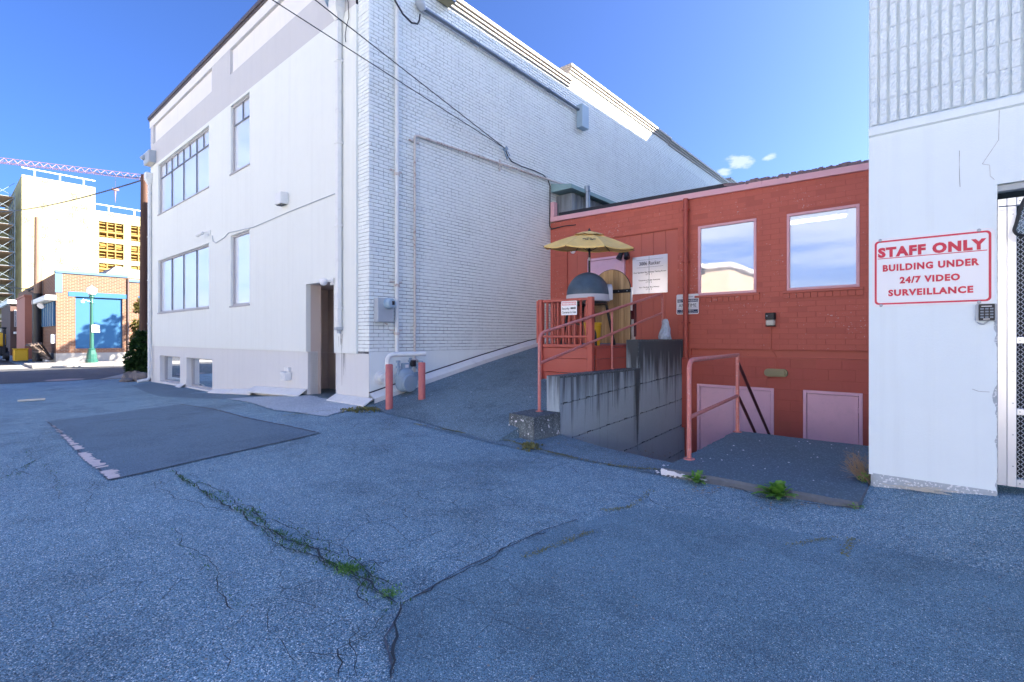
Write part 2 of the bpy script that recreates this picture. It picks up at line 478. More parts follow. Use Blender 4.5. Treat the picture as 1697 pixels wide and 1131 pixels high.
M['red_joint'] = painted_brick('red_painted_joint', (.50, .122, .082), var=.12, dirt=.3)
M['red_block'] = painted_brick('red_painted_block', (.51, .118, .085), var=.10, dirt=.3)
M['red_panel'] = paint('red_painted_panel', (.56, .145, .10), var=.08, bs=40, bst=.2)
M['red_wood'] = paint('red_deck_paint', (.44, .09, .065), rough=.5, var=.10, bs=60, dirt=.12)
M['red_dark'] = paint('dark_red_post', (.10, .018, .022), rough=.45)
M['pink'] = paint('pink_trim_paint', (.80, .44, .47), rough=.45, var=.05, bst=.15, dirt=.08)
M['pink_door'] = paint('pink_door_paint', (.90, .55, .64), rough=.5, var=.05, bst=.1, dirt=.10)
M['rail'] = paint('salmon_rail_paint', (.58, .19, .165), rough=.42, var=.12, vs=13, bst=.15, dirt=.45, dirtcol=(.55, .50, .48))
M['rail_dark'] = paint('dark_stair_rail', (.09, .022, .025), rough=.4)
M['bollard'] = paint('bollard_red_paint', (.52, .15, .14), rough=.5, var=.10, dirt=.2, dirtcol=(.2, .08, .07))
M['black'] = paint('black_metal', (.018, .019, .022), rough=.45)
M['black_flash'] = paint('black_roof_flashing', (.03, .032, .04), rough=.6)
M['grey_metal'] = paint('grey_painted_metal', (.42, .46, .49), rough=.45, var=.07, bst=.1)
M['blue_metal'] = paint('blue_grey_meter_paint', (.28, .38, .47), rough=.42, var=.10, dirt=.15)
M['conduit'] = paint('dark_conduit', (.18, .22, .27), rough=.4, metal=.3)
M['box_blue'] = paint('pale_junction_box', (.34, .46, .55), rough=.45)
M['rusty'] = paint('rusty_white_pipe', (.66, .60, .54), rough=.6, var=.10, vs=5, dirt=.95, dirtcol=(.26, .085, .03))
M['steel'] = paint('galvanised_steel', (.34, .38, .42), rough=.32, var=.12, metal=.8, bst=.1)
M['alu'] = paint('aluminium', (.78, .79, .82), rough=.30, var=.06, metal=.65, bst=.12, bs=40)
M['asphalt'] = asphalt('coarse_asphalt', (.042, .076, .098), (.228, .402, .505), (.90, .99, .98), 100, frac=.18, var=.42, craze=.65)
M['asphalt_new'] = asphalt('fine_dark_asphalt', (.055, .086, .11), (.185, .290, .375), (.58, .69, .74), 160, frac=.08, var=.25, stain=.86)
M['asphalt_over'] = asphalt('overlay_asphalt', (.046, .082, .108), (.205, .366, .462), (.80, .93, .96), 140, frac=.10, var=.34, craze=.4)
M['asphalt_ramp'] = asphalt('ramp_asphalt', (.055, .086, .105), (.205, .315, .372), (.64, .75, .79), 95, frac=.10, var=.4)
M['road'] = asphalt('road_asphalt', (.05, .052, .056), (.10, .104, .112), (.28, .28, .28), 110, frac=.10)
M['crack'] = paint('crack_shadow_tar', (.045, .055, .062), rough=.9, var=.3, vs=9)
M['tar'] = paint('tar_seam', (.085, .10, .125), rough=.75, var=.3, vs=14)
M['stain'] = paint('rain_stain', (.30, .29, .28), rough=.85, var=.3, vs=20)
M['concrete'] = concrete('pale_concrete', (.28, .27, .25))
M['concrete_apron'] = concrete('worn_apron_concrete', (.42, .47, .50), var=.55, speck=.5)
M['slab'] = concrete('dark_landing_concrete', (.105, .155, .180), var=.35, speck=.4)
M['slab_edge'] = concrete('broken_slab_edge', (.13, .145, .165), var=.5)
M['wallconc'] = concrete('stained_wall_concrete', (.38, .46, .51), streak=.90, ztop=-.02, zlen=1.5)
M['curbconc'] = concrete('mossy_curb_concrete', (.16, .19, .195), streak=.6, ztop=-1.0, zlen=.5, var=.4, speck=.5)
M['lot'] = concrete('pale_sunlit_lot', (.60, .56, .50), var=.12)
M['sidewalk'] = concrete('sidewalk_concrete', (.32, .30, .27), var=.10)
M['paint_white'] = paint('worn_line_paint', (.72, .60, .55), rough=.7, var=.2, vs=12, dirt=.4, dirtcol=(.2, .2, .22))
M['chip'] = paint('white_paint_chip', (.74, .74, .76), rough=.7)
M['moss'] = foliage('crack_moss', (.05, .15, .03), (.11, .25, .04))
M['moss_dry'] = foliage('dry_yellow_moss', (.24, .23, .07), (.42, .38, .13))
M['weed'] = foliage('weed_leaf', (.13, .34, .04), (.28, .52, .10))
M['shrub'] = foliage('shrub_leaf', (.020, .06, .012), (.055, .12, .025))
M['tree'] = foliage('yellow_tree_leaf', (.16, .13, .025), (.10, .12, .03))
M['bark'] = wood('bark', (.09, .06, .045), (.05, .035, .028), .6)
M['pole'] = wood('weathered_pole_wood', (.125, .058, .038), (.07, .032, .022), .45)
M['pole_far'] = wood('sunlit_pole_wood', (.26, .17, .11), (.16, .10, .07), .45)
M['plank'] = wood('honey_plank_wood', (.64, .45, .24), (.40, .25, .12), .55)
M['pallet'] = wood('grey_pallet_wood', (.14, .10, .075), (.08, .06, .05), .6, axis=1)
M['dry'] = paint('dry_stalk', (.32, .22, .13), rough=.8)
M['rock'] = concrete('grey_rock', (.22, .19, .17), var=.4, bst=.9)
M['dome'] = paint('dark_slate_dome', (.060, .092, .125), rough=.42, var=.6, vs=5, bs=30)
M['dome_band'] = paint('pale_dome_band', (.50, .50, .54), rough=.5)
M['canvas'] = paint('yellow_canvas', (.90, .60, .20), rough=.75, var=.16, vs=4, bs=200, dirt=.25, dirtcol=(.32, .24, .16))
M['yellow'] = paint('yellow_plastic', (.70, .42, .02), rough=.4)
M['sign_white'] = paint('sign_white', (.82, .82, .83), rough=.3, var=.02, bst=0)
M['sign_red'] = paint('sign_red', (.60, .01, .05), rough=.35, var=.08, bst=0)
M['sign_navy'] = paint('sign_navy', (.03, .045, .10), rough=.4, bst=0)
M['sign_pink'] = paint('sign_faded_red', (.70, .33, .33), rough=.4, bst=0)
M['sign_metal'] = paint('brushed_sign_metal', (.72, .70, .74), rough=.28, var=.05, metal=.55, bst=.05)
M['ink'] = paint('sign_black_ink', (.03, .03, .035), rough=.5, bst=0)
M['bag'] = paint('crinkled_plastic', (.46, .54, .62), rough=.18, var=.35, vs=22, bs=35, bd=.01, bst=.9)
M['tan_lamp'] = paint('tan_lamp_body', (.34, .30, .16), rough=.5)
M['lens'] = paint('frosted_lens', (.62, .60, .52), rough=.2)
M['copper'] = paint('verdigris_eave', (.28, .42, .42), rough=.6, var=.2)
M['corr'] = concrete('weathered_corrugated', (.27, .30, .32), streak=.5, ztop=4.2, zlen=1.4)
M['gravel'] = painted_brick('roof_gravel', (.24, .17, .18), var=.5)
M['green_lamp'] = paint('green_lamp_post', (.015, .085, .065), rough=.4, var=.12)
M['lamp_glass'] = paint('lamp_globe', (.80, .80, .78), rough=.25)
M['wire'] = paint('black_cable', (.022, .024, .03), rough=.5, bst=0)
M['room'] = paint('interior_wall', (.62, .72, .80), rough=.8)
M['room_dark'] = paint('interior_floor', (.16, .16, .18), rough=.8)
M['tube_lit'] = emit('lit_fluorescent', (.95, 1.0, 1.0), 4.0)
# ================================================================ GROUND
_cp = np.array([(-7.7, 4.97, -1.2), (-9.9, 4.97, -1.2), (-11.8, 4.97, -1.35), (-14, 4.97, -1.46), (-15.5, 4.97, -1.54), (-18.3, 4.97, -1.55),
    (-21.6, 4.97, -1.59), (-4.3, 5.7, -1.40), (-2, 4.6, -1.38), (-.5, 4.6, -1.365), (-.5, 5.36, -1.31), (.4, 5.36, -1.215), (3, 5.4, -1.19),
    (0, 0, -1.35), (-4, 0, -1.38), (-5, 3, -1.35), (-3, 2.5, -1.385), (-6.2, 4.8, -1.27), (-10, 0, -1.42), (-15, 0, -1.50), (-20, 0, -1.57),
    (-26, 5, -1.62), (-26, -5, -1.62), (-26, 20, -1.62), (-36, 5, -1.62), (-36, 25, -1.62), (0, -10, -1.35), (-20, -12, -1.55), (4, 0, -1.3), (5, -10, -1.3), (12, 5, -1.15),
    (-7, 1.5, -1.37), (-1.0, 2.4, -1.36), (-13, 2.5, -1.45), (-60, 0, -1.62), (-60, 30, -1.62), (-60, -40, -1.6), (30, -40, -1.4), (-10, -45, -1.5), (40, 10, -1.2), (-100, 10, -1.62), (-10, 40, -1.4)])
_D = np.linalg.norm(_cp[:, None, :2] - _cp[None, :, :2], axis=2)
_w = np.linalg.solve(_D + np.eye(len(_cp)) * .02, _cp[:, 2] + 1.4)
def gh(x, y):
    d = np.hypot(np.asarray(x, float)[..., None] - _cp[:, 0], np.asarray(y, float)[..., None] - _cp[:, 1])
    z = d @ _w - 1.4
    return np.clip(z, -1.75, -1.0)
def g1(x, y): return float(gh(np.array([x]), np.array([y]))[0])
def ground_at(px, py, lift=0.0):
    z = -1.37
    for _ in range(30):
        p = at(px, py, Z=z); z = .5 * z + .5 * g1(p.x, p.y)
    p = at(px, py, Z=z); return Vector((p.x, p.y, g1(p.x, p.y) + lift))

PIT = (-4.13, -.47, 5.15, 10.8)   # sunken entry court
def grid_sheet(name, xs, ys, mat, zf, hole=None, lift=0.0):
    nx, ny = len(xs), len(ys); X, Y = np.meshgrid(xs, ys); Z = zf(X, Y) + lift
    v = np.stack([X.ravel(), Y.ravel(), Z.ravel()], 1); f = []
    for j in range(ny - 1):
        for i in range(nx - 1):
            if hole:
                cx, cy = (xs[i] + xs[i + 1]) / 2, (ys[j] + ys[j + 1]) / 2
                if any(h[0] < cx < h[1] and h[2] < cy < h[3] for h in hole): continue
            f.append((j * nx + i, j * nx + i + 1, (j + 1) * nx + i + 1, (j + 1) * nx + i))
    me = bpy.data.meshes.new(name); me.from_pydata(v.tolist(), [], f); me.materials.append(mat)
    me.polygons.foreach_set('use_smooth', [True] * len(f))
    o = bpy.data.objects.new(name, me); COL.objects.link(o); o['kind'] = 'structure'; return o
xs = sorted(set([-2500, -900, -400, -200, -120, -80, -60, -50] + [round(x, 2) for x in np.arange(-44, -8, 1.0)] + [round(x, 2) for x in np.arange(-8, 4.01, .25)]
    + [-4.13, -2.08, -.47, -7.7, -21.6] + [5, 6, 8, 10, 14, 20, 30, 50, 100, 300, 900, 2500]))
ys = sorted(set([-2500, -900, -400, -200, -100, -60, -40, -30, -20, -15, -11] + [round(y, 2) for y in np.arange(-9, 12, .25)] + [5.15, 7.3, 10.45, 10.8]
    + [12, 14, 17, 20, 25, 30, 40, 60, 100, 300, 900, 2500]))
ground = grid_sheet('ground', xs, ys, M['asphalt'], gh, hole=[PIT])
ground['label'] = 'coarse weathered asphalt yard'

def px_sheet(name, pts, mat, lift=.004, sub=None, jag=0.0):
    """a thin sheet following the ground inside a world outline"""
    bm = bmesh.new()
    P = []
    n = len(pts)
    for i in range(n):
        a, b = Vector(pts[i]), Vector(pts[(i + 1) % n]); k = max(1, int((b - a).length / .18))
        for j in range(k):
            q = a.lerp(b, j / k)
            if jag: q += Vector((random.uniform(-jag, jag), random.uniform(-jag, jag), 0))
            P.append(q)
    x0, x1 = min(p.x for p in P), max(p.x for p in P); y0, y1 = min(p.y for p in P), max(p.y for p in P)
    vs = [bm.verts.new((p.x, p.y, 0)) for p in P]
    bm.faces.new(vs)
    stp = max(.22, (x1 - x0) / 40)
    for ax, lo, hi in ((0, x0, x1), (1, y0, y1)):
        q = lo + stp
        while q < hi:
            co = [0, 0, 0]; no = [0, 0, 0]; co[ax] = q; no[ax] = 1
            bmesh.ops.bisect_plane(bm, geom=bm.verts[:] + bm.edges[:] + bm.faces[:], plane_co=co, plane_no=no); q += stp
    bmesh.ops.triangulate(bm, faces=bm.faces[:])
    c = np.array([v.co[:2] for v in bm.verts]); z = gh(c[:, 0], c[:, 1])
    for v, zz in zip(bm.verts, z): v.co.z = zz + lift
    bmesh.ops.recalc_face_normals(bm, faces=bm.faces[:])
    if sum(f.normal.z for f in bm.faces) < 0: bmesh.ops.reverse_faces(bm, faces=bm.faces[:])
    me = bpy.data.meshes.new(name); bm.to_mesh(me); bm.free(); me.materials.append(mat)
    o = bpy.data.objects.new(name, me); COL.objects.link(o); o['kind'] = 'structure'; return o
G = lambda *pp: [ground_at(*p) for p in pp]
px_sheet('asphalt_patch', G((80, 700), (180, 687), (300, 671), (410, 694), (530, 719), (360, 757), (183, 797), (130, 748)), M['asphalt_new'], .006, jag=.008)
px_sheet('asphalt_strip', [Vector((-21.5, 4.95, 0)), Vector((-20, 4.1, 0)), Vector((-15.5, 3.7, 0)), Vector((-11.4, 4.3, 0)), Vector((-11.0, 4.95, 0))], M['asphalt_new'], .005, jag=.03)
px_sheet('asphalt_overlay', G((672, 1000), (760, 948), (900, 882), (1060, 842), (1240, 868), (1440, 905), (1697, 960)) +
         [Vector((1.6, .2, 0)), Vector((1.2, -1.2, 0)), Vector((-1.55, -.5, 0))] + G((655, 1120), (640, 1060)), M['asphalt_over'], .005, jag=.010)
# pale worn concrete apron at the recessed door
px_sheet('apron', G((375, 662), (450, 657), (516, 656)) + [Vector((-9.4, 4.96, 0)), Vector((-8.7, 4.9, 0))] + G((600, 676), (540, 691), (455, 681)), M['concrete_apron'], .010, jag=.03)
px_sheet('asphalt_lip', G((690, 704), (780, 722), (860, 736)) + [Vector((-4.12, 5.83, 0)), Vector((-3.2, 5.45, 0)), Vector((-2.1, 5.2, 0)), Vector((-2.1, 4.72, 0)), Vector((-2.8, 4.74, 0))], M['asphalt_ramp'], .007, jag=.012)
# edge of the yard pavement over the court
mb = MB()
e = [(-4.13, 5.83), (-3.6, 5.60), (-3.2, 5.45), (-2.7, 5.33), (-2.08, 5.2)]
for (a, b) in zip(e, e[1:]):
    za, zb = g1(*a), g1(*b)
    mb.quad((a[0], a[1], za + .005), (b[0], b[1], zb + .005), (b[0], b[1], zb - 1.9), (a[0], a[1], za - 1.9))
    mb.quad((a[0], a[1], za + .004), (b[0], b[1], zb + .004), (b[0], 5.1, zb + .004), (a[0], 5.1, za + .004))
kind(mb.build('court_edge', M['slab_edge'], None), 'structure')
# court floor and its concrete sides
mb = MB()
mb.quad((-4.3, 5.1, -3.05), (.2, 5.1, -3.05), (.2, 10.5, -3.05), (-4.3, 10.5, -3.05))
kind(mb.build('court_floor', M['slab'], None), 'structure')
mb = MB()
mb.box(-.46, -.2, 5.0, 10.45, -3.1, -1.34); mb.box(-2.1, -.46, 4.75, 5.0, -3.1, -1.42)
kind(mb.build('court_wall', M['wallconc'], None), 'structure')

# ---------------- ramp beside the brick wall
def ramp_z(x, y):
    h0 = gh(x, np.full_like(np.asarray(x, float), 4.8)); t = np.clip((np.asarray(y, float) - 4.8) / 5.35, 0, 1)
    t = t + .035 * np.sin(t * math.pi)
    return h0 + t * (-.14 - h0)
def rz(x, y): return float(ramp_z(np.array([x]), np.array([y]))[0])
ramp = grid_sheet('ramp', np.linspace(-7.69, -4.42, 16), np.linspace(4.8, 10.44, 30), M['asphalt_ramp'], ramp_z, lift=.009)

mb = MB()
for k in range(22):
    a, b = 4.8 + (10.43 - 4.8) * k / 22, 4.8 + (10.43 - 4.8) * (k + 1) / 22
    if a > 5.9: break
    za, zb = rz(-4.42, a) + .009, rz(-4.42, b) + .009
    mb.quad((-4.42, a, za), (-4.40, a, g1(-4.4, a) - .1), (-4.40, b, g1(-4.4, b) - .1), (-4.42, b, zb))
kind(mb.build('ramp_side', M['asphalt_ramp'], None), 'structure')
# ---------------- landing slab (sunk court bridge) and stairs
def rough_slab(name, outline, z1, z0, mat, edge_mat, jit=.012):
    P = []
    n = len(outline)
    for i in range(n):
        a, b = Vector((*outline[i], 0)), Vector((*outline[(i + 1) % n], 0)); k = max(1, int((b - a).length / .09))
        for j in range(k):
            q = a.lerp(b, j / k); P.append((q.x + random.uniform(-jit, jit), q.y + random.uniform(-jit, jit)))
    m = MB(); cx = sum(p[0] for p in P) / len(P); cy = sum(p[1] for p in P) / len(P)
    ins = [((p[0] - cx) * .992 + cx, (p[1] - cy) * .992 + cy) for p in P]
    vs = [(p[0], p[1], z1) for p in ins] + [(p[0], p[1], z1 - .018 - random.uniform(0, .012)) for p in P] + [(p[0], p[1], z0) for p in P]
    k = len(P)
    m.add(vs, [tuple(range(k))], 0)
    m.add(vs, [(i, i + k, (i + 1) % k + k, (i + 1) % k) for i in range(k)] + [(i + k, i + 2 * k, (i + 1) % k + 2 * k, (i + 1) % k + k) for i in range(k)], 1)
    return m.build(name, [mat, edge_mat])
m = MB()
for k in range(40):
    t = (k / 39) ** 1.5; x = -2.09 + t * .42; y = 4.715 + random.uniform(-.004, .004); h = random.uniform(.010, .030) * (1.1 - t); z = -1.325 - random.uniform(0, .03) * t
    m.obox((x, y, z - .01), ((1, 0, 0), (0, 1, 0), (0, 0, 1)), (random.uniform(.008, .02), .006, h), .002)
chip_ = m
o = rough_slab('landing', [(-2.09, 4.72), (-.475, 4.74), (-.475, 7.3), (-2.16, 7.3)], -1.30, -1.50, M['slab'], M['slab_edge'])
kind(o, 'structure', 'concrete landing slab at the top of the stairs')
chip_.build('flaking_paint', M['chip'], o)['kind'] = 'stuff'
mb = MB()
for i in range(9):
    mb.box(-2.05, -.6, 7.3 + i * .26, 7.3 + (i + 1) * .26 + .02, -3.05, -1.49 - i * .175, .01)
kind(mb.build('stairs', M['slab'], None), 'structure')

# ---------------- road, kerbs and pavements over at the street
mb = MB()
def zz(x, y): return g1(x, y)
def strip(m, x0, x1, y0, y1, lift, n=12):
    for i in range(n):
        a, b = y0 + (y1 - y0) * i / n, y0 + (y1 - y0) * (i + 1) / n
        m.quad((x0, a, zz(x0, a) + lift), (x1, a, zz(x1, a) + lift), (x1, b, zz(x1, b) + lift), (x0, b, zz(x0, b) + lift))
strip(mb, -36.2, -24.6, -60, 90, .006, 40)
kind(mb.build('road', M['road'], None), 'structure')
def pavement(name, x0, x1, y0, y1, h=.13, ramp0=0):
    m = MB(); n = max(2, int(abs(y1 - y0) / 1.5))
    for i in range(n):                      # separate paving bays with joints
        a, b = y0 + (y1 - y0) * i / n + .006, y0 + (y1 - y0) * (i + 1) / n - .006
        z = max(zz(x0, a), zz(x1, a)) + h
        m.obox(((x0 + x1) / 2, (a + b) / 2, z - .2), ((1, 0, 0), (0, 1, 0), (0, 0, 1)), ((x1 - x0) / 2, (b - a) / 2, .2), .008)
    return kind(m.build(name, M['sidewalk'], None), 'structure')
pavement('pavement', -40.4, -36.35, 3.2, 60)
pavement('pavement', -40.4, -36.35, -60, -8)
mb = MB()
for i in range(34):
    a = 3.2 + i * 1.7
    mb.box(-36.35, -36.2, a, a + 1.69, zz(-36.2, a) - .2, zz(-36.2, a) + .135, .02)
kind(mb.build('kerb', M['concrete'], None), 'structure')
# driveway apron across the far pavement, flush with the road
mb = MB()
for i in range(8):
    a = -8 + i * 1.4
    mb.quad((-40.4, a + .01, zz(-40.4, a) + .035), (-36.2, a + .01, zz(-36.2, a) + .012), (-36.2, a + 1.39, zz(-36.2, a + 1.4) + .012), (-40.4, a + 1.39, zz(-40.4, a + 1.4) + .035))
kind(mb.build('driveway', M['sidewalk'], None), 'structure')
# near-side pavement with its flared corner beside the white building
mb = MB()
for i in range(24):
    a = 5.9 + i * 1.5
    mb.box(-24.5, -21.65, a + .006, a + 1.494, zz(-24, a) - .25, zz(-24, a) + .10, .008)
kind(mb.build('pavement', M['sidewalk'], None), 'structure')
q = G((165, 630), (217, 618), (232, 620), (215, 627))
mb = MB(); mb.prism([p + Vector((0, 0, .03)) for p in q], (0, 0, -.12))
kind(mb.build('kerb_ramp', M['sidewalk'], None), 'structure')
# side lane beyond the street, and the sunlit lot behind the camera
mb = MB(); strip(mb, -120, -40.4, -7.5, 3.1, .006, 6)
kind(mb.build('alley', M['road'], None), 'structure')
mb = MB()
for i in range(12):
    for j in range(8):
        x0, x1, y0, y1 = -44 + i * 7, -37.01 + i * 7, -52 + j * 5, -47.01 + j * 5
        mb.quad(*[(x, y, zz(x, y) + .012) for x, y in ((x0, y0), (x1, y0), (x1, y1), (x0, y1))])
kind(mb.build('parking_lot', M['lot'], None), 'structure')

# ---------------- cracks, line paint, moss
def ribbon(name, px_pts, w, mat, lift=.012, rough=.5, world=None, step=.05):
    P = world or [ground_at(*p) for p in px_pts]; Q = []
    for a, b in zip(P, P[1:]):
        n = max(1, int((b - a).length / step))
        for i in range(n): Q.append(a.lerp(b, i / n))
    Q.append(P[-1]); m = MB(); last = None; off = 0
    for i, q in enumerate(Q):
        d = (Q[min(i + 1, len(Q) - 1)] - Q[max(i - 1, 0)]); d.z = 0; d.normalize(); s = Vector((-d.y, d.x, 0))
        off = off * .75 + random.uniform(-1, 1) * rough * step
        ww = w * random.uniform(.35, 1.25)
        if i == 0 or i == len(Q) - 1: ww *= .2
        c = q + s * off; l, r = c + s * ww * .5, c - s * ww * .5
        l.z = g1(l.x, l.y) + lift; r.z = g1(r.x, r.y) + lift
        if last: m.quad(last[0], last[1], r, l)
        last = (l, r)
    return m, Q
crack_paths = [
    ([(285, 783), (330, 812), (380, 838), (432, 868), (480, 893), (525, 920), (575, 945), (612, 962), (650, 992), (664, 1002)], .016),
    ([(395, 838), (450, 880), (505, 905), (560, 928)], .008), ([(255, 800), (300, 830), (345, 842), (400, 850)], .006),
    ([(455, 905), (500, 912), (545, 935), (575, 945)], .007), ([(560, 925), (590, 940), (610, 955)], .008),
    ([(330, 800), (372, 822), (410, 842), (450, 862), (500, 880), (540, 902), (575, 925), (610, 945), (650, 975)], .008),
    ([(430, 880), (470, 905), (515, 930), (560, 950), (600, 972), (640, 995)], .007), ([(500, 880), (510, 900), (505, 925)], .006), ([(540, 902), (535, 925), (548, 945)], .006),
    ([(610, 945), (625, 965), (612, 985)], .006), ([(470, 905), (450, 912), (445, 925)], .005),
    ([(664, 1002), (645, 1035), (640, 1075), (655, 1131)], .014), ([(600, 955), (598, 985), (615, 1015), (640, 1020)], .007),
    ([(640, 1020), (600, 1055), (560, 1080), (552, 1131)], .006), ([(284, 880), (300, 905), (345, 940), (378, 985), (400, 1010)], .006),
    ([(590, 1040), (575, 1075), (590, 1110), (585, 1131)], .007), ([(640, 1075), (600, 1090), (560, 1085), (500, 1078)], .005),
    ([(450, 1010), (452, 1050), (475, 1080), (505, 1100)], .005), ([(664, 1002), (720, 972), (780, 945), (850, 905), (910, 885)], .010),
    ([(575, 945), (620, 930), (640, 945)], .006), ([(350, 1130), (380, 1100), (360, 1080)], .005),
    ([(0, 800), (40, 775), (70, 758)], .006), ([(30, 790), (55, 765), (40, 745)], .005), ([(150, 860), (140, 820), (150, 800)], .004),
    ([(690, 704), (760, 717), (850, 733), (900, 748), (960, 762), (1010, 772), (1060, 778), (1104, 780)], .008),
    ([(70, 770), (95, 790), (97, 830)], .005), ([(0, 795), (30, 760), (80, 745)], .004), ([(560, 725), (700, 708), (760, 690)], .004),
    ([(1104, 780), (1180, 800), (1260, 826), (1340, 838), (1425, 848)], .013), ([(1330, 838), (1310, 850), (1270, 835)], .008),
]
mb = MB(); crackQ = []
for pts, w in crack_paths:
    m, Q = ribbon('c', pts, w, None); mb.add(m.v, m.f); crackQ.append(Q)
for Q in crackQ[:12]:               # short side branches of the broken seam
    for k in range(len(Q) // 16):
        a = random.choice(Q); ang = random.uniform(0, 6.28); pts = [a]
        for j in range(random.randint(2, 5)):
            ang += random.uniform(-.7, .7); pts.append(pts[-1] + Vector((math.cos(ang), math.sin(ang), 0)) * random.uniform(.03, .09))
        m, _ = ribbon('c', None, .005, None, world=pts, step=.03); mb.add(m.v, m.f)
kind(mb.build('asphalt_crack', M['crack'], None), 'structure')

# dark tar seams round the newer patch and the overlay
mb = MB()
for pts, w in (([(80, 700), (180, 687), (300, 671)], .02), ([(300, 671), (410, 694), (530, 719)], .045), ([(530, 719), (360, 757), (183, 797)], .035), ([(183, 797), (130, 748), (80, 700)], .02),
               ([(672, 1000), (760, 948), (900, 882), (960, 862)], .012), ([(655, 1120), (640, 1060), (672, 1000)], .014)):
    m, _ = ribbon('c', pts, w, None, lift=.0095, rough=.12); mb.add(m.v, m.f)
kind(mb.build('tar_seam', M['tar'], None), 'structure')

def tufts(name, Qs, dens, size, spread, mat, prob=None, hmax=.03):
    m = MB()
    for Q in Qs:
        for i, q in enumerate(Q):
            for _ in range(dens):
                if prob and random.random() > prob(q, i / max(1, len(Q))): continue
                x, y = q.x + random.gauss(0, spread), q.y + random.gauss(0, spread)
                if PIT[0] < x < PIT[1] and y > 5.2: continue
                z = g1(x, y) + .008
                a = random.uniform(0, 6.28); s = size * random.uniform(.5, 1.4); d = Vector((math.cos(a), math.sin(a), 0)); n = Vector((-d.y, d.x, 0)) * s * .35
                h = Vector((0, 0, random.uniform(.2, 1) * hmax)); p = Vector((x, y, z))
                m.add([p - n * .6, p + n * .6, p + d * s * .6 + n + h * .7, p + d * s * 1.2 + h, p + d * s * .6 - n + h * .7], [(0, 1, 2, 3, 4)])
    return kind(m.build(name, mat, None), 'stuff')
random.seed(3)
clump = lambda q, t: .55 if math.sin(q.x * 9) + math.sin(q.y * 13 + 1) > .1 else .12
tufts('moss', [crackQ[0]] * 2 + [crackQ[1], crackQ[3], crackQ[4], crackQ[5], crackQ[6], crackQ[7], crackQ[8], crackQ[9], crackQ[12]], 9, .011, .018, M['moss'], clump, .018)
hot = [ground_at(576 + random.gauss(0, 9), 945 + random.gauss(0, 4)) for _ in range(70)] + [ground_at(650 + random.gauss(0, 9), 985 + random.gauss(0, 6)) for _ in range(22)]
tufts('moss', [hot], 7, .009, .012, M['weed'], None, .012)
tufts('moss', [crackQ[14], crackQ[21], crackQ[22], crackQ[25]], 4, .009, .010, M['moss'], clump, .012)
tufts('dry_moss', [crackQ[24]] * 2, 16, .012, .016, M['moss_dry'], lambda q, t: .6 if math.sin(q.x * 7) > -.2 else .12, .014)
lines = [G((1000, 848), (1045, 842), (1082, 812)), G((870, 925), (930, 902), (985, 880)), G((1310, 905), (1385, 892)), G((1400, 922), (1412, 892)), G((470, 690), (510, 685), (560, 680))]
tufts('dry_moss', [[a.lerp(b, k / 12) for a, b in zip(L, L[1:]) for k in range(12)] for L in lines], 16, .010, .016, M['moss_dry'], lambda q, t: .6, .008)
tufts('weed_grass', [[ground_at(612 + random.gauss(0, 8), 680 + random.gauss(0, 2.5)) for _ in range(40)], [ground_at(585 + random.gauss(0, 12), 681 + random.gauss(0, 2)) for _ in range(25)],
     [ground_at(880 + random.gauss(0, 9), 742 + random.gauss(0, 4)) for _ in range(30)]], 6, .03, .02, M['moss_dry'], None, .04)
# loose grit, chips and leaf litter
m = MB()
def pebble(m, p, r):
    vs = []
    for k in range(5):
        a = k * 1.2566 + random.uniform(-.3, .3); vs.append(p + Vector((math.cos(a) * r * random.uniform(.6, 1.3), math.sin(a) * r * random.uniform(.6, 1.3), .001)))
    t = p + Vector((0, 0, r * .7)); m.add(vs + [t], [(k, (k + 1) % 5, 5) for k in range(5)])
for _ in range(750):
    f = random.uniform(1.7, 9) ** 1.0; r = random.uniform(-1, 1) * f * 1.02
    x, y = CT * r - ST * f, ST * r + CT * f
    if y > 4.6 or y < -1: continue
    pebble(m, Vector((x, y, g1(x, y) + .006)), random.choice([.003, .004, .005, .008]))
for _ in range(90):
    q = random.choice(crackQ[24] + crackQ[28]); pebble(m, Vector((q.x + random.gauss(0, .05), q.y + random.gauss(0, .04), g1(q.x, q.y) + .01)), random.uniform(.004, .012))
kind(m.build('gravel', M['concrete'], None), 'stuff')
m = MB()
for _ in range(26):
    p = ground_at(1112 + random.gauss(0, 15), 788 + random.gauss(0, 5)); pebble(m, p + Vector((0, 0, .008)), random.uniform(.006, .022))
for _ in range(30):
    p = Vector((random.uniform(-7.5, -5), random.uniform(5.4, 9), 0)); p.z = rz(p.x, p.y) + .012; pebble(m, p, random.uniform(.006, .014))
for _ in range(34):
    p = Vector((random.uniform(-1.95, -.55), random.uniform(4.9, 7.1), -1.298)); pebble(m, p, random.uniform(.004, .013))
kind(m.build('paint_chips', M['chip'], None), 'stuff')
m = MB()
for _ in range(240):
    b = random.choice([(1030, 768, 45, 7), (930, 735, 25, 5), (1160, 815, 18, 5), (1290, 838, 30, 4), (700, 712, 20, 4), (1080, 755, 20, 4), (880, 740, 14, 4)])
    p = ground_at(b[0] + random.gauss(0, b[2]), b[1] + random.gauss(0, b[3]), .014); a = random.uniform(0, 6.28); s = random.uniform(.008, .02)
    d = Vector((math.cos(a), math.sin(a), random.uniform(-.1, .3))); n = Vector((-d.y, d.x, random.uniform(-.3, .3))) * .4
    m.quad(p - d * s, p + n * s, p + d * s, p - n * s)
kind(m.build('leaf_litter', M['dry'], None), 'stuff')
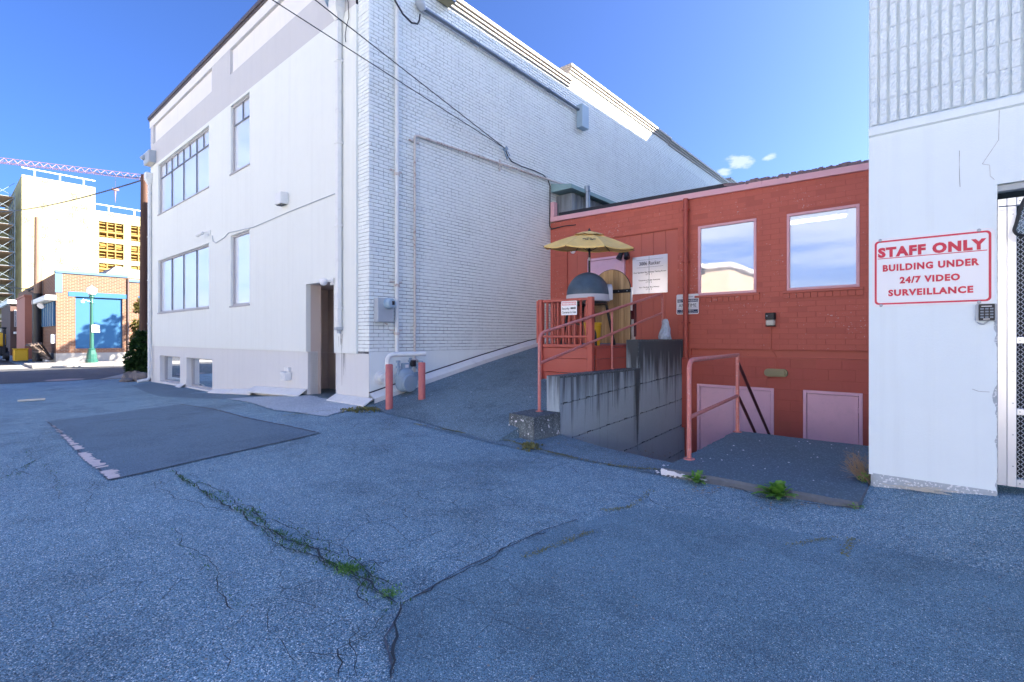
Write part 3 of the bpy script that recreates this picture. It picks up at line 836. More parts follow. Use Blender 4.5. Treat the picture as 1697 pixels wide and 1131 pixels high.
# worn line paint along the patch: a flat broken strip
m = MB()
L = G((74, 697), (100, 722), (140, 765), (183, 797)); run = 0.0; tot = sum((b - a).length for a, b in zip(L, L[1:])); prev = None
for a, b in zip(L, L[1:]):
    d = (b - a).normalized(); s = Vector((-d.y, d.x, 0)); n = int((b - a).length / .035)
    for k in range(n):
        t = (run + (b - a).length * k / n) / tot; c = a.lerp(b, k / n); keep = random.random() < .25 + .74 * min(1, max(0, t - .1) * 1.7)
        gate = math.sin(t * 61) + math.sin(t * 23 + 2) > -1.15 + .9 * (t < .35)
        w0, w1 = random.uniform(-.012, .015), (.02 + .11 * t) * random.uniform(.55, 1.15)
        cur = [c + s * w0, c + s * w1]
        for v in cur: v.z = g1(v.x, v.y) + .0115
        if prev and keep and gate: m.quad(prev[0], cur[0], cur[1], prev[1])
        prev = cur
    run += (b - a).length
kind(m.build('line_paint', M['paint_white'], None), 'structure')
# ================================================================ MASONRY HELPERS
class Frame:
    """wall plane: point = O + u*U + v*Z + n*N"""
    def __init__(s, O, U, N): s.O, s.U, s.V, s.N = Vector(O), Vector(U), Vector((0, 0, 1)), Vector(N)
    def p(s, u, v, n=0.0): return s.O + s.U * u + s.V * v + s.N * n
FRONT = lambda y: Frame((0, y, 0), (1, 0, 0), (0, -1, 0))     # u = X
SIDE = lambda x: Frame((x, 0, 0), (0, 1, 0), (1, 0, 0))       # u = Y

def courses(u0, u1, v0, v1, bw, bh, joint, holes=(), header=0, shift=.5):
    out = []; r = 0; v = v0
    while v < v1 - .02:
        top = min(v + bh - joint, v1); w = bw / 2 if header and r % header == header - 1 else bw
        u = u0 - (w * shift if r % 2 else 0)
        while u < u1 - .01:
            a, b = max(u, u0), min(u + w - joint, u1); segs = [(a, b)]
            for (h0, h1, g0, g1_) in holes:
                if g1_ <= v + bh * .35 or g0 >= top - bh * .35: continue
                ns = []
                for (p, q) in segs:
                    if h1 <= p or h0 >= q: ns.append((p, q)); continue
                    if h0 - p > .02: ns.append((p, h0 - joint * .5))
                    if q - h1 > .02: ns.append((h1 + joint * .5, q))
                segs = ns
            for (p, q) in segs:
                if q - p > .03: out.append((p, q, v, top))
            u += w
        v += bh; r += 1
    return out
def brick_geo(w, h, d, bev):
    """front-face bevelled brick, origin at centre of its back, in (u,v,n)"""
    a, b = w / 2, h / 2
    v = [(-a, -b, -d), (a, -b, -d), (a, b, -d), (-a, b, -d), (-a, -b, -bev), (a, -b, -bev), (a, b, -bev), (-a, b, -bev),
         (-a + bev, -b + bev, 0), (a - bev, -b + bev, 0), (a - bev, b - bev, 0), (-a + bev, b - bev, 0)]
    f = [(8, 9, 10, 11)] + [(4 + i, 4 + (i + 1) % 4, 8 + (i + 1) % 4, 8 + i) for i in range(4)] + [(i, (i + 1) % 4, 4 + (i + 1) % 4, 4 + i) for i in range(4)]
    return v, f
def lay(rects, fr, name, mat, parent, n_single, depth=.02, bev=.004, out=0.0, jit=.0022, rest_name=None, score=None):
    def dist(r):
        c = fr.p((r[0] + r[1]) / 2, (r[2] + r[3]) / 2); q = proj(c)
        if q is None or q[0] < -5 or q[0] > 1702 or q[1] < -5 or q[1] > 1136: return 1e6 + c.length
        return (score(q, c) if score else c.length)
    rects = sorted(rects, key=dist); cache = {}; off = Vector(parent.location) if parent else Vector()
    flip = fr.U.cross(fr.V).dot(fr.N) < 0
    for (a, b, c, d) in rects[:n_single]:
        key = (round(b - a, 2), round(d - c, 3))
        if key not in cache:
            v, f = brick_geo(b - a, d - c, depth, bev); me = bpy.data.meshes.new(name)
            me.from_pydata([tuple(fr.U * x + fr.V * y + fr.N * z) for x, y, z in v], [], [tuple(reversed(q)) if flip else q for q in f]); me.materials.append(mat); cache[key] = me
        o = bpy.data.objects.new(name, cache[key]); COL.objects.link(o); o.parent = parent
        o.location = fr.p((a + b) / 2, (c + d) / 2, out + random.gauss(0, jit)) - off
        o.rotation_euler = fr.N * random.gauss(0, .004)
    V = []; F = []
    for (a, b, c, d) in rects[n_single:]:
        v, f = brick_geo(b - a, d - c, depth, bev); o = len(V); q = fr.p((a + b) / 2, (c + d) / 2, out + random.gauss(0, jit)) - off
        rot = random.gauss(0, .004)
        V += [tuple(q + fr.U * (x - rot * y) + fr.V * (y + rot * x) + fr.N * z) for x, y, z in v]
        F += [tuple(i + o for i in (reversed(g) if flip else g)) for g in f]
    if F:
        me = bpy.data.meshes.new(rest_name or name); me.from_pydata(V, [], F); me.materials.append(mat)
        o = bpy.data.objects.new(rest_name or name, me); COL.objects.link(o); o.parent = parent; o['kind'] = 'stuff'
def holed(m, fr, u0, u1, v0, v1, holes, n=0.0, reveal=.1, mi=0):
    us = sorted(set([u0, u1] + [h for H in holes for h in H[:2] if u0 < h < u1])); vs = sorted(set([v0, v1] + [h for H in holes for h in H[2:] if v0 < h < v1]))
    for a, b in zip(us, us[1:]):
        for c, d in zip(vs, vs[1:]):
            cu, cv = (a + b) / 2, (c + d) / 2
            if any(h[0] < cu < h[1] and h[2] < cv < h[3] for h in holes): continue
            m.quad(fr.p(a, c, n), fr.p(b, c, n), fr.p(b, d, n), fr.p(a, d, n), mi=mi)
    for (a, b, c, d) in holes:
        a, b, c, d = max(a, u0), min(b, u1), max(c, v0), min(d, v1)
        for (p, q) in (((a, c), (b, c)), ((b, c), (b, d)), ((b, d), (a, d)), ((a, d), (a, c))):
            if (p[1] == q[1] and p[1] in (v0, v1)): continue
            m.quad(fr.p(*p, n), fr.p(*q, n), fr.p(*q, n - reveal), fr.p(*p, n - reveal), mi=mi)
def fbox(m, fr, u0, u1, v0, v1, n0, n1, b=0.0, mi=0):
    c = fr.p((u0 + u1) / 2, (v0 + v1) / 2, (n0 + n1) / 2)
    m.obox(c, (fr.U, fr.V, fr.N), (abs(u1 - u0) / 2, abs(v1 - v0) / 2, abs(n1 - n0) / 2), b, mi)
def window(root, fr, u0, u1, v0, v1, cols, transom, fmat, bar_mat, gmat, fw=.05, bw=.028, nset=-.07, split=True):
    m = MB()
    fbox(m, fr, u0, u1, v0, v0 + fw, nset - .05, nset + .02, .006); fbox(m, fr, u0, u1, v1 - fw, v1, nset - .05, nset + .02, .006)
    fbox(m, fr, u0, u0 + fw, v0 + fw, v1 - fw, nset - .05, nset + .02, .006); fbox(m, fr, u1 - fw, u1, v0 + fw, v1 - fw, nset - .05, nset + .02, .006)
    wf = m.build('window', fmat, root)
    a, b, c, d = u0 + fw, u1 - fw, v0 + fw, v1 - fw; W_ = (b - a) / cols
    def bar(*k):
        mm = MB(); fbox(mm, fr, *k, nset - .035, nset + .012, .004); mm.build('mullion', bar_mat, wf)
    for i in range(1, cols): bar(a + W_ * i - bw / 2, a + W_ * i + bw / 2, c, d)
    t = transom if transom else d
    if transom:
        for i in range(cols):
            bar(a + W_ * i + bw / 2, a + W_ * (i + 1) - bw / 2, transom - bw / 2, transom + bw / 2)
            if split: bar(a + W_ * (i + .5) - bw / 2.5, a + W_ * (i + .5) + bw / 2.5, transom + bw / 2, d)
    def pane(p, q, r, s):
        mm = MB(); k = random.uniform(-.0025, .0025); k2 = random.uniform(-.0025, .0025)
        mm.quad(fr.p(p, r, nset - .02 + k), fr.p(q, r, nset - .02 - k), fr.p(q, s, nset - .02 - k + k2), fr.p(p, s, nset - .02 + k + k2)); mm.build('pane', gmat, wf)
    for i in range(cols):
        p, q = a + W_ * i, a + W_ * (i + 1)
        pane(p, q, c, t)
        if transom:
            if split: pane(p, (p + q) / 2, t, d); pane((p + q) / 2, q, t, d)
            else: pane(p, q, t, d)
    return wf

# ================================================================ WHITE STUCCO BUILDING
B = thing('stucco_building', 'two storey white building with stuccoed front and painted brick side', 'building', (-14.6, 12, -1.4))
YF, YB, XC, XL = 4.97, 5.01, -7.7, -21.6
ff = FRONT(YF); fb = FRONT(YB); fs = SIDE(XC)
WIN = [(-20.54, -15.6, 4.27, 6.0), (-14.0, -12.8, 4.27, 6.04), (-20.54, -15.6, .86, 2.67), (-14.0, -12.8, .83, 2.66)]
DOOR = (-9.94, -8.83, -1.35, 1.106)
BAS = [(-20.5, -18.3, -1.50, -.61), (-17.67, -15.45, -1.50, -.61)]
LEDGE = -.29
m = MB(); holed(m, ff, XL + .12, -8.06, LEDGE, 6.1, WIN + [DOOR], 0, .10)
m.quad(ff.p(XL + .12, LEDGE), ff.p(-8.06, LEDGE), ff.p(-8.06, LEDGE, -.045), ff.p(XL + .12, LEDGE, -.045))
m.quad(ff.p(-8.06, LEDGE), ff.p(-8.06, 6.1), ff.p(-8.06, 6.1, -.045), ff.p(-8.06, LEDGE, -.045))
m.quad(ff.p(XL + .12, LEDGE), ff.p(XL + .12, 6.1), ff.p(XL + .12, 6.1, -.045), ff.p(XL + .12, LEDGE, -.045))
m.build('stucco_wall', M['stucco'], B)
m = MB(); holed(m, fb, XL, XC, -2.0, LEDGE, BAS + [DOOR], 0, .22); m.build('base_wall', M['stucco_low'], B)
# grey frieze with two sunk panels and the parapet above
PAN = [(-21.15, -15.36, 6.87, 7.54), (-14.04, -8.6, 6.87, 7.54)]
m = MB(); holed(m, ff, XL + .12, -8.06, 6.1, 7.56, [(p[0], p[1], p[2], p[3]) for p in PAN], .0, .07)
m.quad(ff.p(XL, 6.1, -.045), ff.p(XL, 6.1, .0), ff.p(-8.06, 6.1, 0), ff.p(-8.06, 6.1, -.045)); m.build('frieze', M['stucco_band'], B)
for p in PAN:
    m = MB(); fbox(m, ff, p[0], p[1], p[2], p[3], -.12, -.066); m.build('frieze_panel', M['stucco_panel'], B)
m = MB(); fbox(m, ff, XL, XC, 7.56, 7.86, -.30, .002); m.build('parapet', M['stucco_panel'], B)
m = MB(); fbox(m, ff, XL - .05, XC + .05, 7.86, 7.96, -.34, .06, .01); fbox(m, ff, XL - .03, XC + .03, 7.80, 7.86, -.3, .03, .005); m.build('coping', M['coping_dark'], B)
for w, (c, t) in zip(WIN, ((4, 5.53), (1, 5.53), (4, None), (1, None))):
    window(B, ff, *w, c, t, M['frame_grey'], M['dark_frame'], M['glass_front'], nset=-.075)
    m = MB(); fbox(m, ff, w[0] - .04, w[1] + .02, w[2] - .045, w[2] - .003, -.06, .025, .006); m.build('sill', M['frame_grey'], B)
for w in BAS: window(B, fb, *w, 1, None, M['frame_grey'], M['dark_frame'], M['glass_low'], nset=-.16, fw=.045)
# shell: roof, back, far side and rooms' darkness
m = MB()
m.quad((XL, YB, -2), (XL, YB, 7.6), (XL, 27, 7.4), (XL, 27, -2)); m.quad((XL, 27, -2), (XC, 27, -2), (XC, 27, 7.4), (XL, 27, 7.4))
m.build('rear_wall', M['parge'], B)
m = MB(); m.box(XL + .05, XC - .3, YB + .25, 26.9, 6.75, 6.85); m.build('roof', M['black_flash'], B)
m = MB()      # the shallow door recess
d0, d1, _, dz = DOOR
m.quad((d0, YF + .1, -1.21), (d0, 5.30, -1.21), (d0, 5.30, dz), (d0, YF + .1, dz))
m.quad((d0 - .9, 5.95, -1.25), (d1, 5.95, -1.25), (d1, 5.95, dz + .3), (d0 - .9, 5.95, dz + .3))
m.quad((d1, YF + .1, -1.25), (d1, 5.95, -1.25), (d1, 5.95, dz), (d1, YF + .1, dz)); m.quad((d0 - .9, 5.3, -1.25), (d0, 5.3, -1.25), (d0, 5.3, dz), (d0 - .9, 5.3, dz))
m.quad((d0 - .9, 5.3, -1.25), (d0 - .9, 5.95, -1.25), (d0 - .9, 5.95, dz), (d0 - .9, 5.3, dz))
m.quad((d0 - .9, YF + .1, dz - .002), (d1, YF + .1, dz - .002), (d1, 5.95, dz - .002), (d0 - .9, 5.95, dz - .002)); m.build('door_recess', M['recess'], B)
m = MB(); m.box(d0 - .9, d1, YF + .03, 5.95, -1.4, -1.185); m.build('threshold', M['slab'], B)
# brick side: individual painted bricks on a recessed joint bed
SEC = [(5.01, 11.3, 7.00), (11.3, 17.9, 7.40), (17.9, 24.9, 7.35), (24.9, 27.0, 7.62)]
m = MB()
for a, b, t in SEC: m.quad(fs.p(a, -2.2, -.012), fs.p(b, -2.2, -.012), fs.p(b, t, -.012), fs.p(a, t, -.012))
m.quad(fb.p(-8.06, LEDGE, -.012), fb.p(XC - .01, LEDGE, -.012), fb.p(XC - .01, 7.8, -.012), fb.p(-8.06, 7.8, -.012))
m.build('joint_bed', M['mortar_white'], B)
rects = []
for a, b, t in SEC: rects += courses(a + (.002 if a < 6 else 0), b, -.25, t, .208, .0672, .0100, header=7)
lay(rects, fs, 'brick', M['brick_white'], B, 292, depth=.02, bev=.004, jit=.0018)
lay(courses(-8.055, XC - .002, -.25, 7.8, .208, .0672, .0078, header=7), fb, 'brick', M['brick_white'], B, 0, depth=.02, bev=.004, jit=.0018, rest_name='corner_bricks')
m = MB(); m.quad(fs.p(5.01, -2, .003), fs.p(14, -2, .003), fs.p(14, -.262, .003), fs.p(5.01, -.262, .003))
m.quad(fs.p(5.01, -.262, .003), fs.p(14, -.262, .003), fs.p(14, -.256, -.012), fs.p(5.01, -.256, -.012)); m.build('parging', M['parge'], B)
for i, (a, b, t) in enumerate(SEC):
    m = MB(); fbox(m, fs, a - (.06 if i else .3), b, t, t + .09, -.36, .13, .012); fbox(m, fs, a - (.03 if i else .3), b - .001, t - .06, t, -.3, .085, .008)
    fbox(m, fs, a - .02, b - .002, t - .13, t - .06, -.3, .045, .006); m.build('side_coping', M['coping'], B)
    if i: m = MB(); fbox(m, fs, a, a + .3, min(t, SEC[i - 1][2]) - .1, t, -.36, -.012); m.build('parapet_step', M['parge'], B)
m = MB(); m.box(XC - .36, XC - .011, 5.3, 26.9, 6.8, 6.98); m.box(XC - .36, XC - .011, 11.35, 26.9, 6.98, 7.34); m.build('parapet_core', M['parge'], B)
# sloped metal flashing strips along the foot of the walls
def flash(p0, p1, up=.12, outw=.17, nrm=(0, -1, 0), drop=.02):
    p0, p1 = Vector(p0), Vector(p1); n = Vector(nrm); m = MB()
    a, b = p0 + Vector((0, 0, up)) + n * .012, p1 + Vector((0, 0, up)) + n * .012
    c, d = p1 + n * outw + Vector((0, 0, drop)), p0 + n * outw + Vector((0, 0, drop)); t = Vector((0, 0, -.012))
    m.add([a, b, c, d, a + t, b + t, c + t * 2.5, d + t * 2.5], [(0, 3, 2, 1), (4, 5, 6, 7), (0, 1, 5, 4), (1, 2, 6, 5), (2, 3, 7, 6), (3, 0, 4, 7)])
    m.build('base_flashing', M['white_metal'], B)
flash((-18.2, YB, -1.56), (-17.75, YB, -1.55)); flash((-15.3, YB, -1.53), (-13.9, YB, -1.46)); flash((-13.95, YB, -1.44), (-12.45, YB, -1.36)); flash((-12.6, YB, -1.30), (-9.96, YB, -1.20), .13, .2)
flash((-8.82, YB, -1.2), (-7.55, YB, -1.19), .12, .20)
for k, (a, b) in enumerate(((5.0, 6.35), (6.35, 7.9), (7.9, 9.5), (9.5, 10.4))):
    m = MB(); t0, t1 = rz(-7.5, a) + .03, rz(-7.5, b) + .03
    m.add([(-7.69, a, t0 + .14), (-7.69, b, t1 + .14), (-7.52, b, t1 + .06), (-7.52, a, t0 + .06), (-7.52, b, t1 - .02), (-7.52, a, t0 - .02)],
          [(0, 1, 2, 3), (3, 2, 4, 5)]); m.build('base_flashing', M['white_metal'], B)
    m = MB(); m.add([(-7.685, a, t0 + .143), (-7.685, b, t1 + .143), (-7.685, b, t1 + .165), (-7.685, a, t0 + .165)], [(0, 1, 2, 3)]); m.build('tar_seal', M['black_flash'], B)
# downspouts
def downspout(x, z0, z1, head=True):
    m = MB(); m.box(x - .05, x + .05, YF - .11, YF - .02, z0, z1, .012)
    o = m.build('downspout', M['white_metal'], B)
    for z in np.arange(z0 + .35, z1, 1.55):
        m = MB(); m.box(x - .065, x + .065, YF - .12, YF - .002, z, z + .035, .004); m.build('strap', M['white_metal'], o)
    if head:
        m = MB(); z = z1
        m.add([(x - .05, YF - .11, z), (x + .05, YF - .11, z), (x + .05, YF - .01, z), (x - .05, YF - .01, z), (x - .13, YF - .2, z + .2), (x + .13, YF - .2, z + .2), (x + .13, YF - .003, z + .2), (x - .13, YF - .003, z + .2)],
              [(0, 1, 5, 4), (1, 2, 6, 5), (3, 0, 4, 7)])
        m.box(x - .13, x + .13, YF - .2, YF - .003, z + .2, z + .42, .006); m.build('rain_head', M['white_metal'], o)
    return o
o = downspout(-8.55, .19, 5.95)
m = MB(); m.box(-8.61, -8.49, YF - .125, YF - .004, .14, .20, .01); m.tube([(-8.55, YF - .06, .14), (-8.55, YF - .06, .08)], .035, 8); m.build('outlet', M['grey_metal'], o)
m = MB()
for k in range(9):
    x = -8.55 + random.gauss(0, .03); z1 = random.uniform(-.02, .10); L0 = random.uniform(.12, .34); w = random.uniform(.003, .011)
    m.quad(ff.p(x - w, z1, .0012 + .0002 * k), ff.p(x + w, z1, .0012 + .0002 * k), ff.p(x + w * .3, max(z1 - L0, LEDGE + .003), .0012 + .0002 * k), ff.p(x - w * .3, max(z1 - L0, LEDGE + .003), .0012 + .0002 * k))
for k in range(7):
    x = -8.55 + random.gauss(0, .05); z1 = LEDGE - .004; L0 = random.uniform(.15, .7); w = random.uniform(.003, .010)
    m.quad(fb.p(x - w, z1, .0012 + .0002 * k), fb.p(x + w, z1, .0012 + .0002 * k), fb.p(x + w * .3, z1 - L0, .0012 + .0002 * k), fb.p(x - w * .3, z1 - L0, .0012 + .0002 * k))
m.build('rain_stain', M['stain'], B)['kind'] = 'stuff'
o = downspout(-21.35, -1.42, 5.45)
m = MB(); m.tube([(-21.35, YF - .06, -1.40), (-21.35, YF - .12, -1.5), (-21.33, YF - .42, -1.54)], .05, 8); m.build('outlet', M['white_metal'], o)

# ================================================================ RED BUILDING
R = thing('red_building', 'low red painted masonry building with pink trim between two white buildings', 'building', (-4, 12, -1.4))
YR = 10.45; fr = FRONT(YR)
RW = [(-3.85, -2.71, .885, 2.34), (-2.18, -1.05, .885, 2.33)]
INF = (-7.18, -4.29, -.4, 2.37); UD = (-6.51, -5.62, -.14, 1.88)
LD = [(-3.87, -2.40, -3.05, -.97), (-1.91, -1.005, -3.05, -.965)]
ftop = lambda x: 3.13 - .0197 * (x + 7.7)
SILLS = [(w[0] - .06, w[1] + .06, .74, .885) for w in RW]
BEAM = (-4.0, -.2, -.39, -.22)
m = MB()
holed(m, fr, XC, 3.2, -3.1, 2.99, RW + [INF, BEAM] + LD, -.003, .07); m.build('joint_bed', M['red_joint'], R)
br = courses(XC, 3.2, -.22, 2.985, .30, .1005, .0055, holes=RW + [INF] + SILLS + [(-4.14, -4.02, -1, 3)], shift=.5)
lay(br, fr, 'brick', M['red_brick'], R, 285, depth=.03, bev=.003, jit=.0022, score=lambda q, c: c.length)
bl = courses(-4.14, 3.2, -3.0, -.395, .405, .203, .0055, holes=LD)
lay(bl, fr, 'block', M['red_block'], R, 110, depth=.03, bev=.003, jit=.002)
m = MB(); fbox(m, fr, BEAM[0], BEAM[1], BEAM[2], BEAM[3], -.10, -.066); fbox(m, fr, BEAM[0], BEAM[1], BEAM[2] - .004, BEAM[2] + .012, -.10, .004, .003)
fbox(m, fr, BEAM[0] + .0, BEAM[1], BEAM[3] - .012, BEAM[3], -.10, .008, .003); m.build('beam', M['red_panel'], R)
for k in range(4):
    m = MB(); m.lathe([(.012, 0), (.012, .008), (.004, .012)], (-3.0 + (k % 2) * .12, YR + .066, -.34 + (k // 2) * .07), (0, -1, 0), 6); m.build('bolt', M['red_panel'], R)
# infill of grooved boards round the upper door
xs_ = np.arange(INF[0], INF[1] + .01, (INF[1] - INF[0]) / 10)
for a, b in zip(xs_, xs_[1:]):
    for (p, q) in ([(a, b)] if b <= UD[0] - .06 or a >= UD[1] + .06 else [(a, UD[0] - .06)] if a < UD[0] - .06 else [(UD[1] + .06, b)] if b > UD[1] + .06 else []):
        if q - p > .02: m = MB(); fbox(m, fr, p + .002, q - .002, INF[2], INF[3] - .002, -.068, -.04, .003); m.build('board', M['red_panel'], R)
m = MB(); fbox(m, fr, UD[0] - .06, UD[1] + .06, UD[3] + .06, INF[3] - .003, -.068, -.04); m.build('board', M['red_panel'], R)
def door(x0, x1, z0, z1, mat, leaves=1, n0=-.065):
    m = MB(); fbox(m, fr, x0, x0 + .055, z0, z1, n0, .012, .004); fbox(m, fr, x1 - .055, x1, z0, z1, n0, .012, .004); fbox(m, fr, x0 + .055, x1 - .055, z1 - .055, z1, n0, .012, .004)
    d = m.build('door', mat, R); w = (x1 - x0 - .12) / leaves
    for k in range(leaves):
        a = x0 + .06 + w * k
        m = MB(); fbox(m, fr, a + .003, a + w - .003, z0 + .01, z1 - .062, n0, -.012, .004); m.build('leaf', mat, d)
        for z in (z0 + .25, (z0 + z1) / 2, z1 - .35):
            m = MB(); hx = a + w - .004 if k == leaves - 1 else a + .004
            m.tube([fr.p(hx, z, .0), fr.p(hx, z + .1, .0)], .011, 6); m.build('hinge', mat, d)
        m = MB(); c = fr.p(a + (.07 if k == leaves - 1 else w - .07), z0 + 1.0, -.012)
        m.lathe([(.026, 0), (.026, .01), (.014, .012), (.014, .035), (.026, .045), (.02, .065), (.004, .068)], c, (0, -1, 0), 10); m.build('knob', M['steel'], d)
    return d
door(UD[0] - .055, UD[1] + .055, UD[2], UD[3] + .055, M['pink_door'], n0=-.06)
door(*LD[0], M['pink_door'], 2); door(*LD[1], M['pink_door'])
# fascia, flashing, ballast
def sloped(name, x0, x1, dz0, dz1, n0, n1, mat):
    m = MB(); A = [fr.p(x, ftop(x) + dz, n) for x in (x0, x1) for dz in (dz0, dz1) for n in (n0, n1)]
    m.convex(A, [(0, 1, 3, 2), (4, 5, 7, 6), (0, 1, 5, 4), (2, 3, 7, 6), (0, 2, 6, 4), (1, 3, 7, 5)]); return m.build(name, mat, R)
for a, b in ((XC + .02, -5.35), (-5.345, -2.6), (-2.595, .2), (.205, 3.2)): sloped('fascia', a, b, -.115, 0, -.2, .06, M['pink'])
sloped('roof_edge', XC + .3, -3.25, .001, .085, -.3, .045, M['black_flash']); sloped('roof_deck', XC + .02, 3.2, -.1, -.02, -14, -.2, M['black_flash'])
m = MB(); m.box(XC + .02, XC + .15, YR - .05, YR + .1, 3.132, 3.52, .005); m.build('end_post', M['pink'], R)
m = MB()
for _ in range(900):
    x = random.uniform(-3.4, 1.0); y = YR - .03 + abs(random.gauss(0, .12)); r = random.uniform(.018, .042); c = Vector((x, y, ftop(x) + random.uniform(0, .05)))
    vs = [c + Vector((sx * r * random.uniform(.6, 1.2), sy * r * random.uniform(.6, 1.2), sz * r * random.uniform(.5, 1))) for sx in (-1, 1) for sy in (-1, 1) for sz in (-1, 1)]
    m.convex(vs, [(0, 1, 3, 2), (4, 5, 7, 6), (0, 1, 5, 4), (2, 3, 7, 6), (0, 2, 6, 4), (1, 3, 7, 5)])
o = m.build('roof_gravel', M['gravel'], R); o['kind'] = 'stuff'
# windows with soldier sills and the lit room behind
for w, s in zip(RW, SILLS):
    wf = window(R, fr, *w, 1, None, M['pink'], M['pink'], M['glass_red'], fw=.05, nset=-.01)
    for k in range(11):
        a = s[0] + (s[1] - s[0]) * k / 11; b = s[0] + (s[1] - s[0]) * (k + 1) / 11
        m = MB(); fbox(m, fr, a + .004, b - .004, s[2], s[3] - .05, -.02, .018, .003); m.build('sill_brick', M['red_brick'], wf)
    m = MB(); fbox(m, fr, s[0], s[1], s[3] - .048, s[3] - .004, -.02, .045, .005); m.build('sill', M['red_panel'], wf)
m = MB(); x0, x1, y0, y1, z0, z1 = -7.5, 3, YR + .12, YR + 4.5, -.3, 2.72
m.quad((x0, y1, z0), (x1, y1, z0), (x1, y1, z1), (x0, y1, z1)); m.quad((x0, y0, z0), (x0, y1, z0), (x0, y1, z1), (x0, y0, z1)); m.quad((x1, y0, z0), (x1, y1, z0), (x1, y1, z1), (x1, y0, z1)); m.quad((x0, y0, z1), (x1, y0, z1), (x1, y1, z1), (x0, y1, z1))
m.build('room', M['room'], R)
m = MB(); m.quad((x0, y0, z0), (x1, y0, z0), (x1, y1, z0), (x0, y1, z0)); m.build('room_floor', M['room_dark'], R)
for cx, cy in ((-2.05, 12.1),):
    m = MB(); m.box(cx - .65, cx + .65, cy - .12, cy + .12, z1 - .2, z1 - .15, .01); t = m.build('ceiling_light', M['white_metal'], R)
    m = MB(); m.tube([(cx - .6, cy, z1 - .23), (cx + .6, cy, z1 - .23)], .03, 8); m.build('lamp_tube', M['tube_lit'], t)
m = MB(); m.box(-3.45, -3.33, 11.0, 11.12, z0, z1); m.box(-3.75, -3.72, 11.2, 11.24, .4, z1); m.build('column', M['white_metal'], R)
# sheeted store room parts visible on the roof
m = MB(); m.tube([(-4.08, YR - .09, 2.95), (-4.08, YR - .09, -.42)], .055, 10); d = m.build('downpipe', M['red_wood'], R)
m = MB(); m.box(-4.16, -4.0, YR - .17, YR - .012, -1.9, -.42, .02); m.build('pipe_boot', M['red_wood'], d)
for z in (.3, 1.6, 2.7): m = MB(); m.box(-4.15, -4.01, YR - .155, YR - .005, z, z + .03, .004); m.build('strap', M['red_wood'], d)

# lean-to on the roof with its verdigris eave, and the flue
L = thing('lean_to', 'corrugated lean-to with verdigris eave on the red roof against the brick wall', 'shed', (-7.3, 14, 3.1))
m = MB()
for k in range(60):
    y = 10.7 + k * .12; a = .025 if k % 2 else 0
    m.quad((-7.2 + a, y, 3.0), (-7.2 + (.025 - a), y + .12, 3.0), (-7.2 + (.025 - a), y + .12, 3.75), (-7.2 + a, y, 3.75))
m.quad((-7.2, 10.7, 3.0), (-7.69, 10.7, 3.0), (-7.69, 10.7, 3.75), (-7.2, 10.7, 3.75)); m.build('corrugated_wall', M['corr'], L)
m = MB(); m.add([(-7.69, 10.46, 4.02), (-7.69, 18, 4.02), (-7.05, 18, 3.9), (-7.05, 10.46, 3.9), (-7.05, 18, 3.80), (-7.05, 10.46, 3.80), (-7.69, 10.46, 3.8), (-7.69, 18, 3.8)], [(0, 1, 2, 3), (3, 2, 4, 5), (5, 4, 7, 6), (0, 3, 5, 6)]); m.build('eave', M['copper'], L)
m = MB(); p = at(973, 346, Y=11.2)
zt_ = at(973, 309, Y=11.2).z; m.tube([(p.x, 11.2, 2.9), (p.x, 11.2, zt_)], .075, 14); m.lathe([(.092, 0), (.092, .05), (.07, .055)], (p.x, 11.2, zt_ - .16), n=14); f_ = m.build('flue_pipe', M['steel'], None, (p.x, 11.2, 2.9))
tag(f_, 'shiny silver flue pipe rising behind the red building parapet', 'flue')

# ================================================================ RIGHT WHITE BUILDING
K = thing('block_building', 'white building with ribbed block upper wall over plain stucco', 'building', (8, 12, -1.3))
XK, YK = -.472, 5.36; fk = FRONT(YK); GX = .34; GZ = 1.19; TOP = 12.22; BZ = 1.76
m = MB()
ub = [XK, GX, 3.1, 32]
def plinth(u): return g1(u, YK) + .10
# lower stucco with chipped edge at the gate
N = 150; edge = []
zb0, zb1 = -1.2, -1.215
chips = [(.02, .17, .022), (-.07, .03, .016), (-.56, -.36, .03), (-.62, -.55, .012), (-.86, -.76, .014), (-1.19, -1.1, .012)]
for i in range(N + 1):
    z = zb1 + (GZ - zb1) * i / N; e_ = 0
    for c0, c1, dpt in chips:
        if c0 < z < c1: e_ = max(e_, dpt * math.sin((z - c0) / (c1 - c0) * math.pi) * random.uniform(.78, 1.08))
    edge.append((GX - e_ - random.uniform(0, .004), z))
for (a, z0), (b, z1) in zip(edge, edge[1:]):
    m.quad(fk.p(XK, z0 + (.015 if z0 == zb1 else 0)), fk.p(a, z0), fk.p(b, z1), fk.p(XK, z1)); m.quad(fk.p(a, z0), fk.p(b, z1), fk.p(b, z1, -.025), fk.p(a, z0, -.025))
m.quad(fk.p(XK, GZ), fk.p(3.1, GZ), fk.p(3.1, BZ), fk.p(XK, BZ)); m.quad(fk.p(GX - .02, GZ), fk.p(3.1, GZ), fk.p(3.1, GZ, -.12), fk.p(GX - .02, GZ, -.12))
m.quad(fk.p(3.1, -1.3), fk.p(32, -1.3), fk.p(32, BZ), fk.p(3.1, BZ))
m.quad((XK, YK, -1.2), (XK, YK, BZ), (XK, 23.9, BZ), (XK, 23.9, -1.2)); m.build('stucco_wall', M['stucco_right'], K)
m = MB(); m.box(XK + .012, GX, YK + .022, YK + .12, -1.6, GZ); m.box(XK + .03, GX - .005, YK - .004, YK + .02, -1.6, -1.19); m.box(3.05, 32, YK + .02, YK + .2, -1.6, -1.28); m.build('foundation', M['concrete_apron'], K)
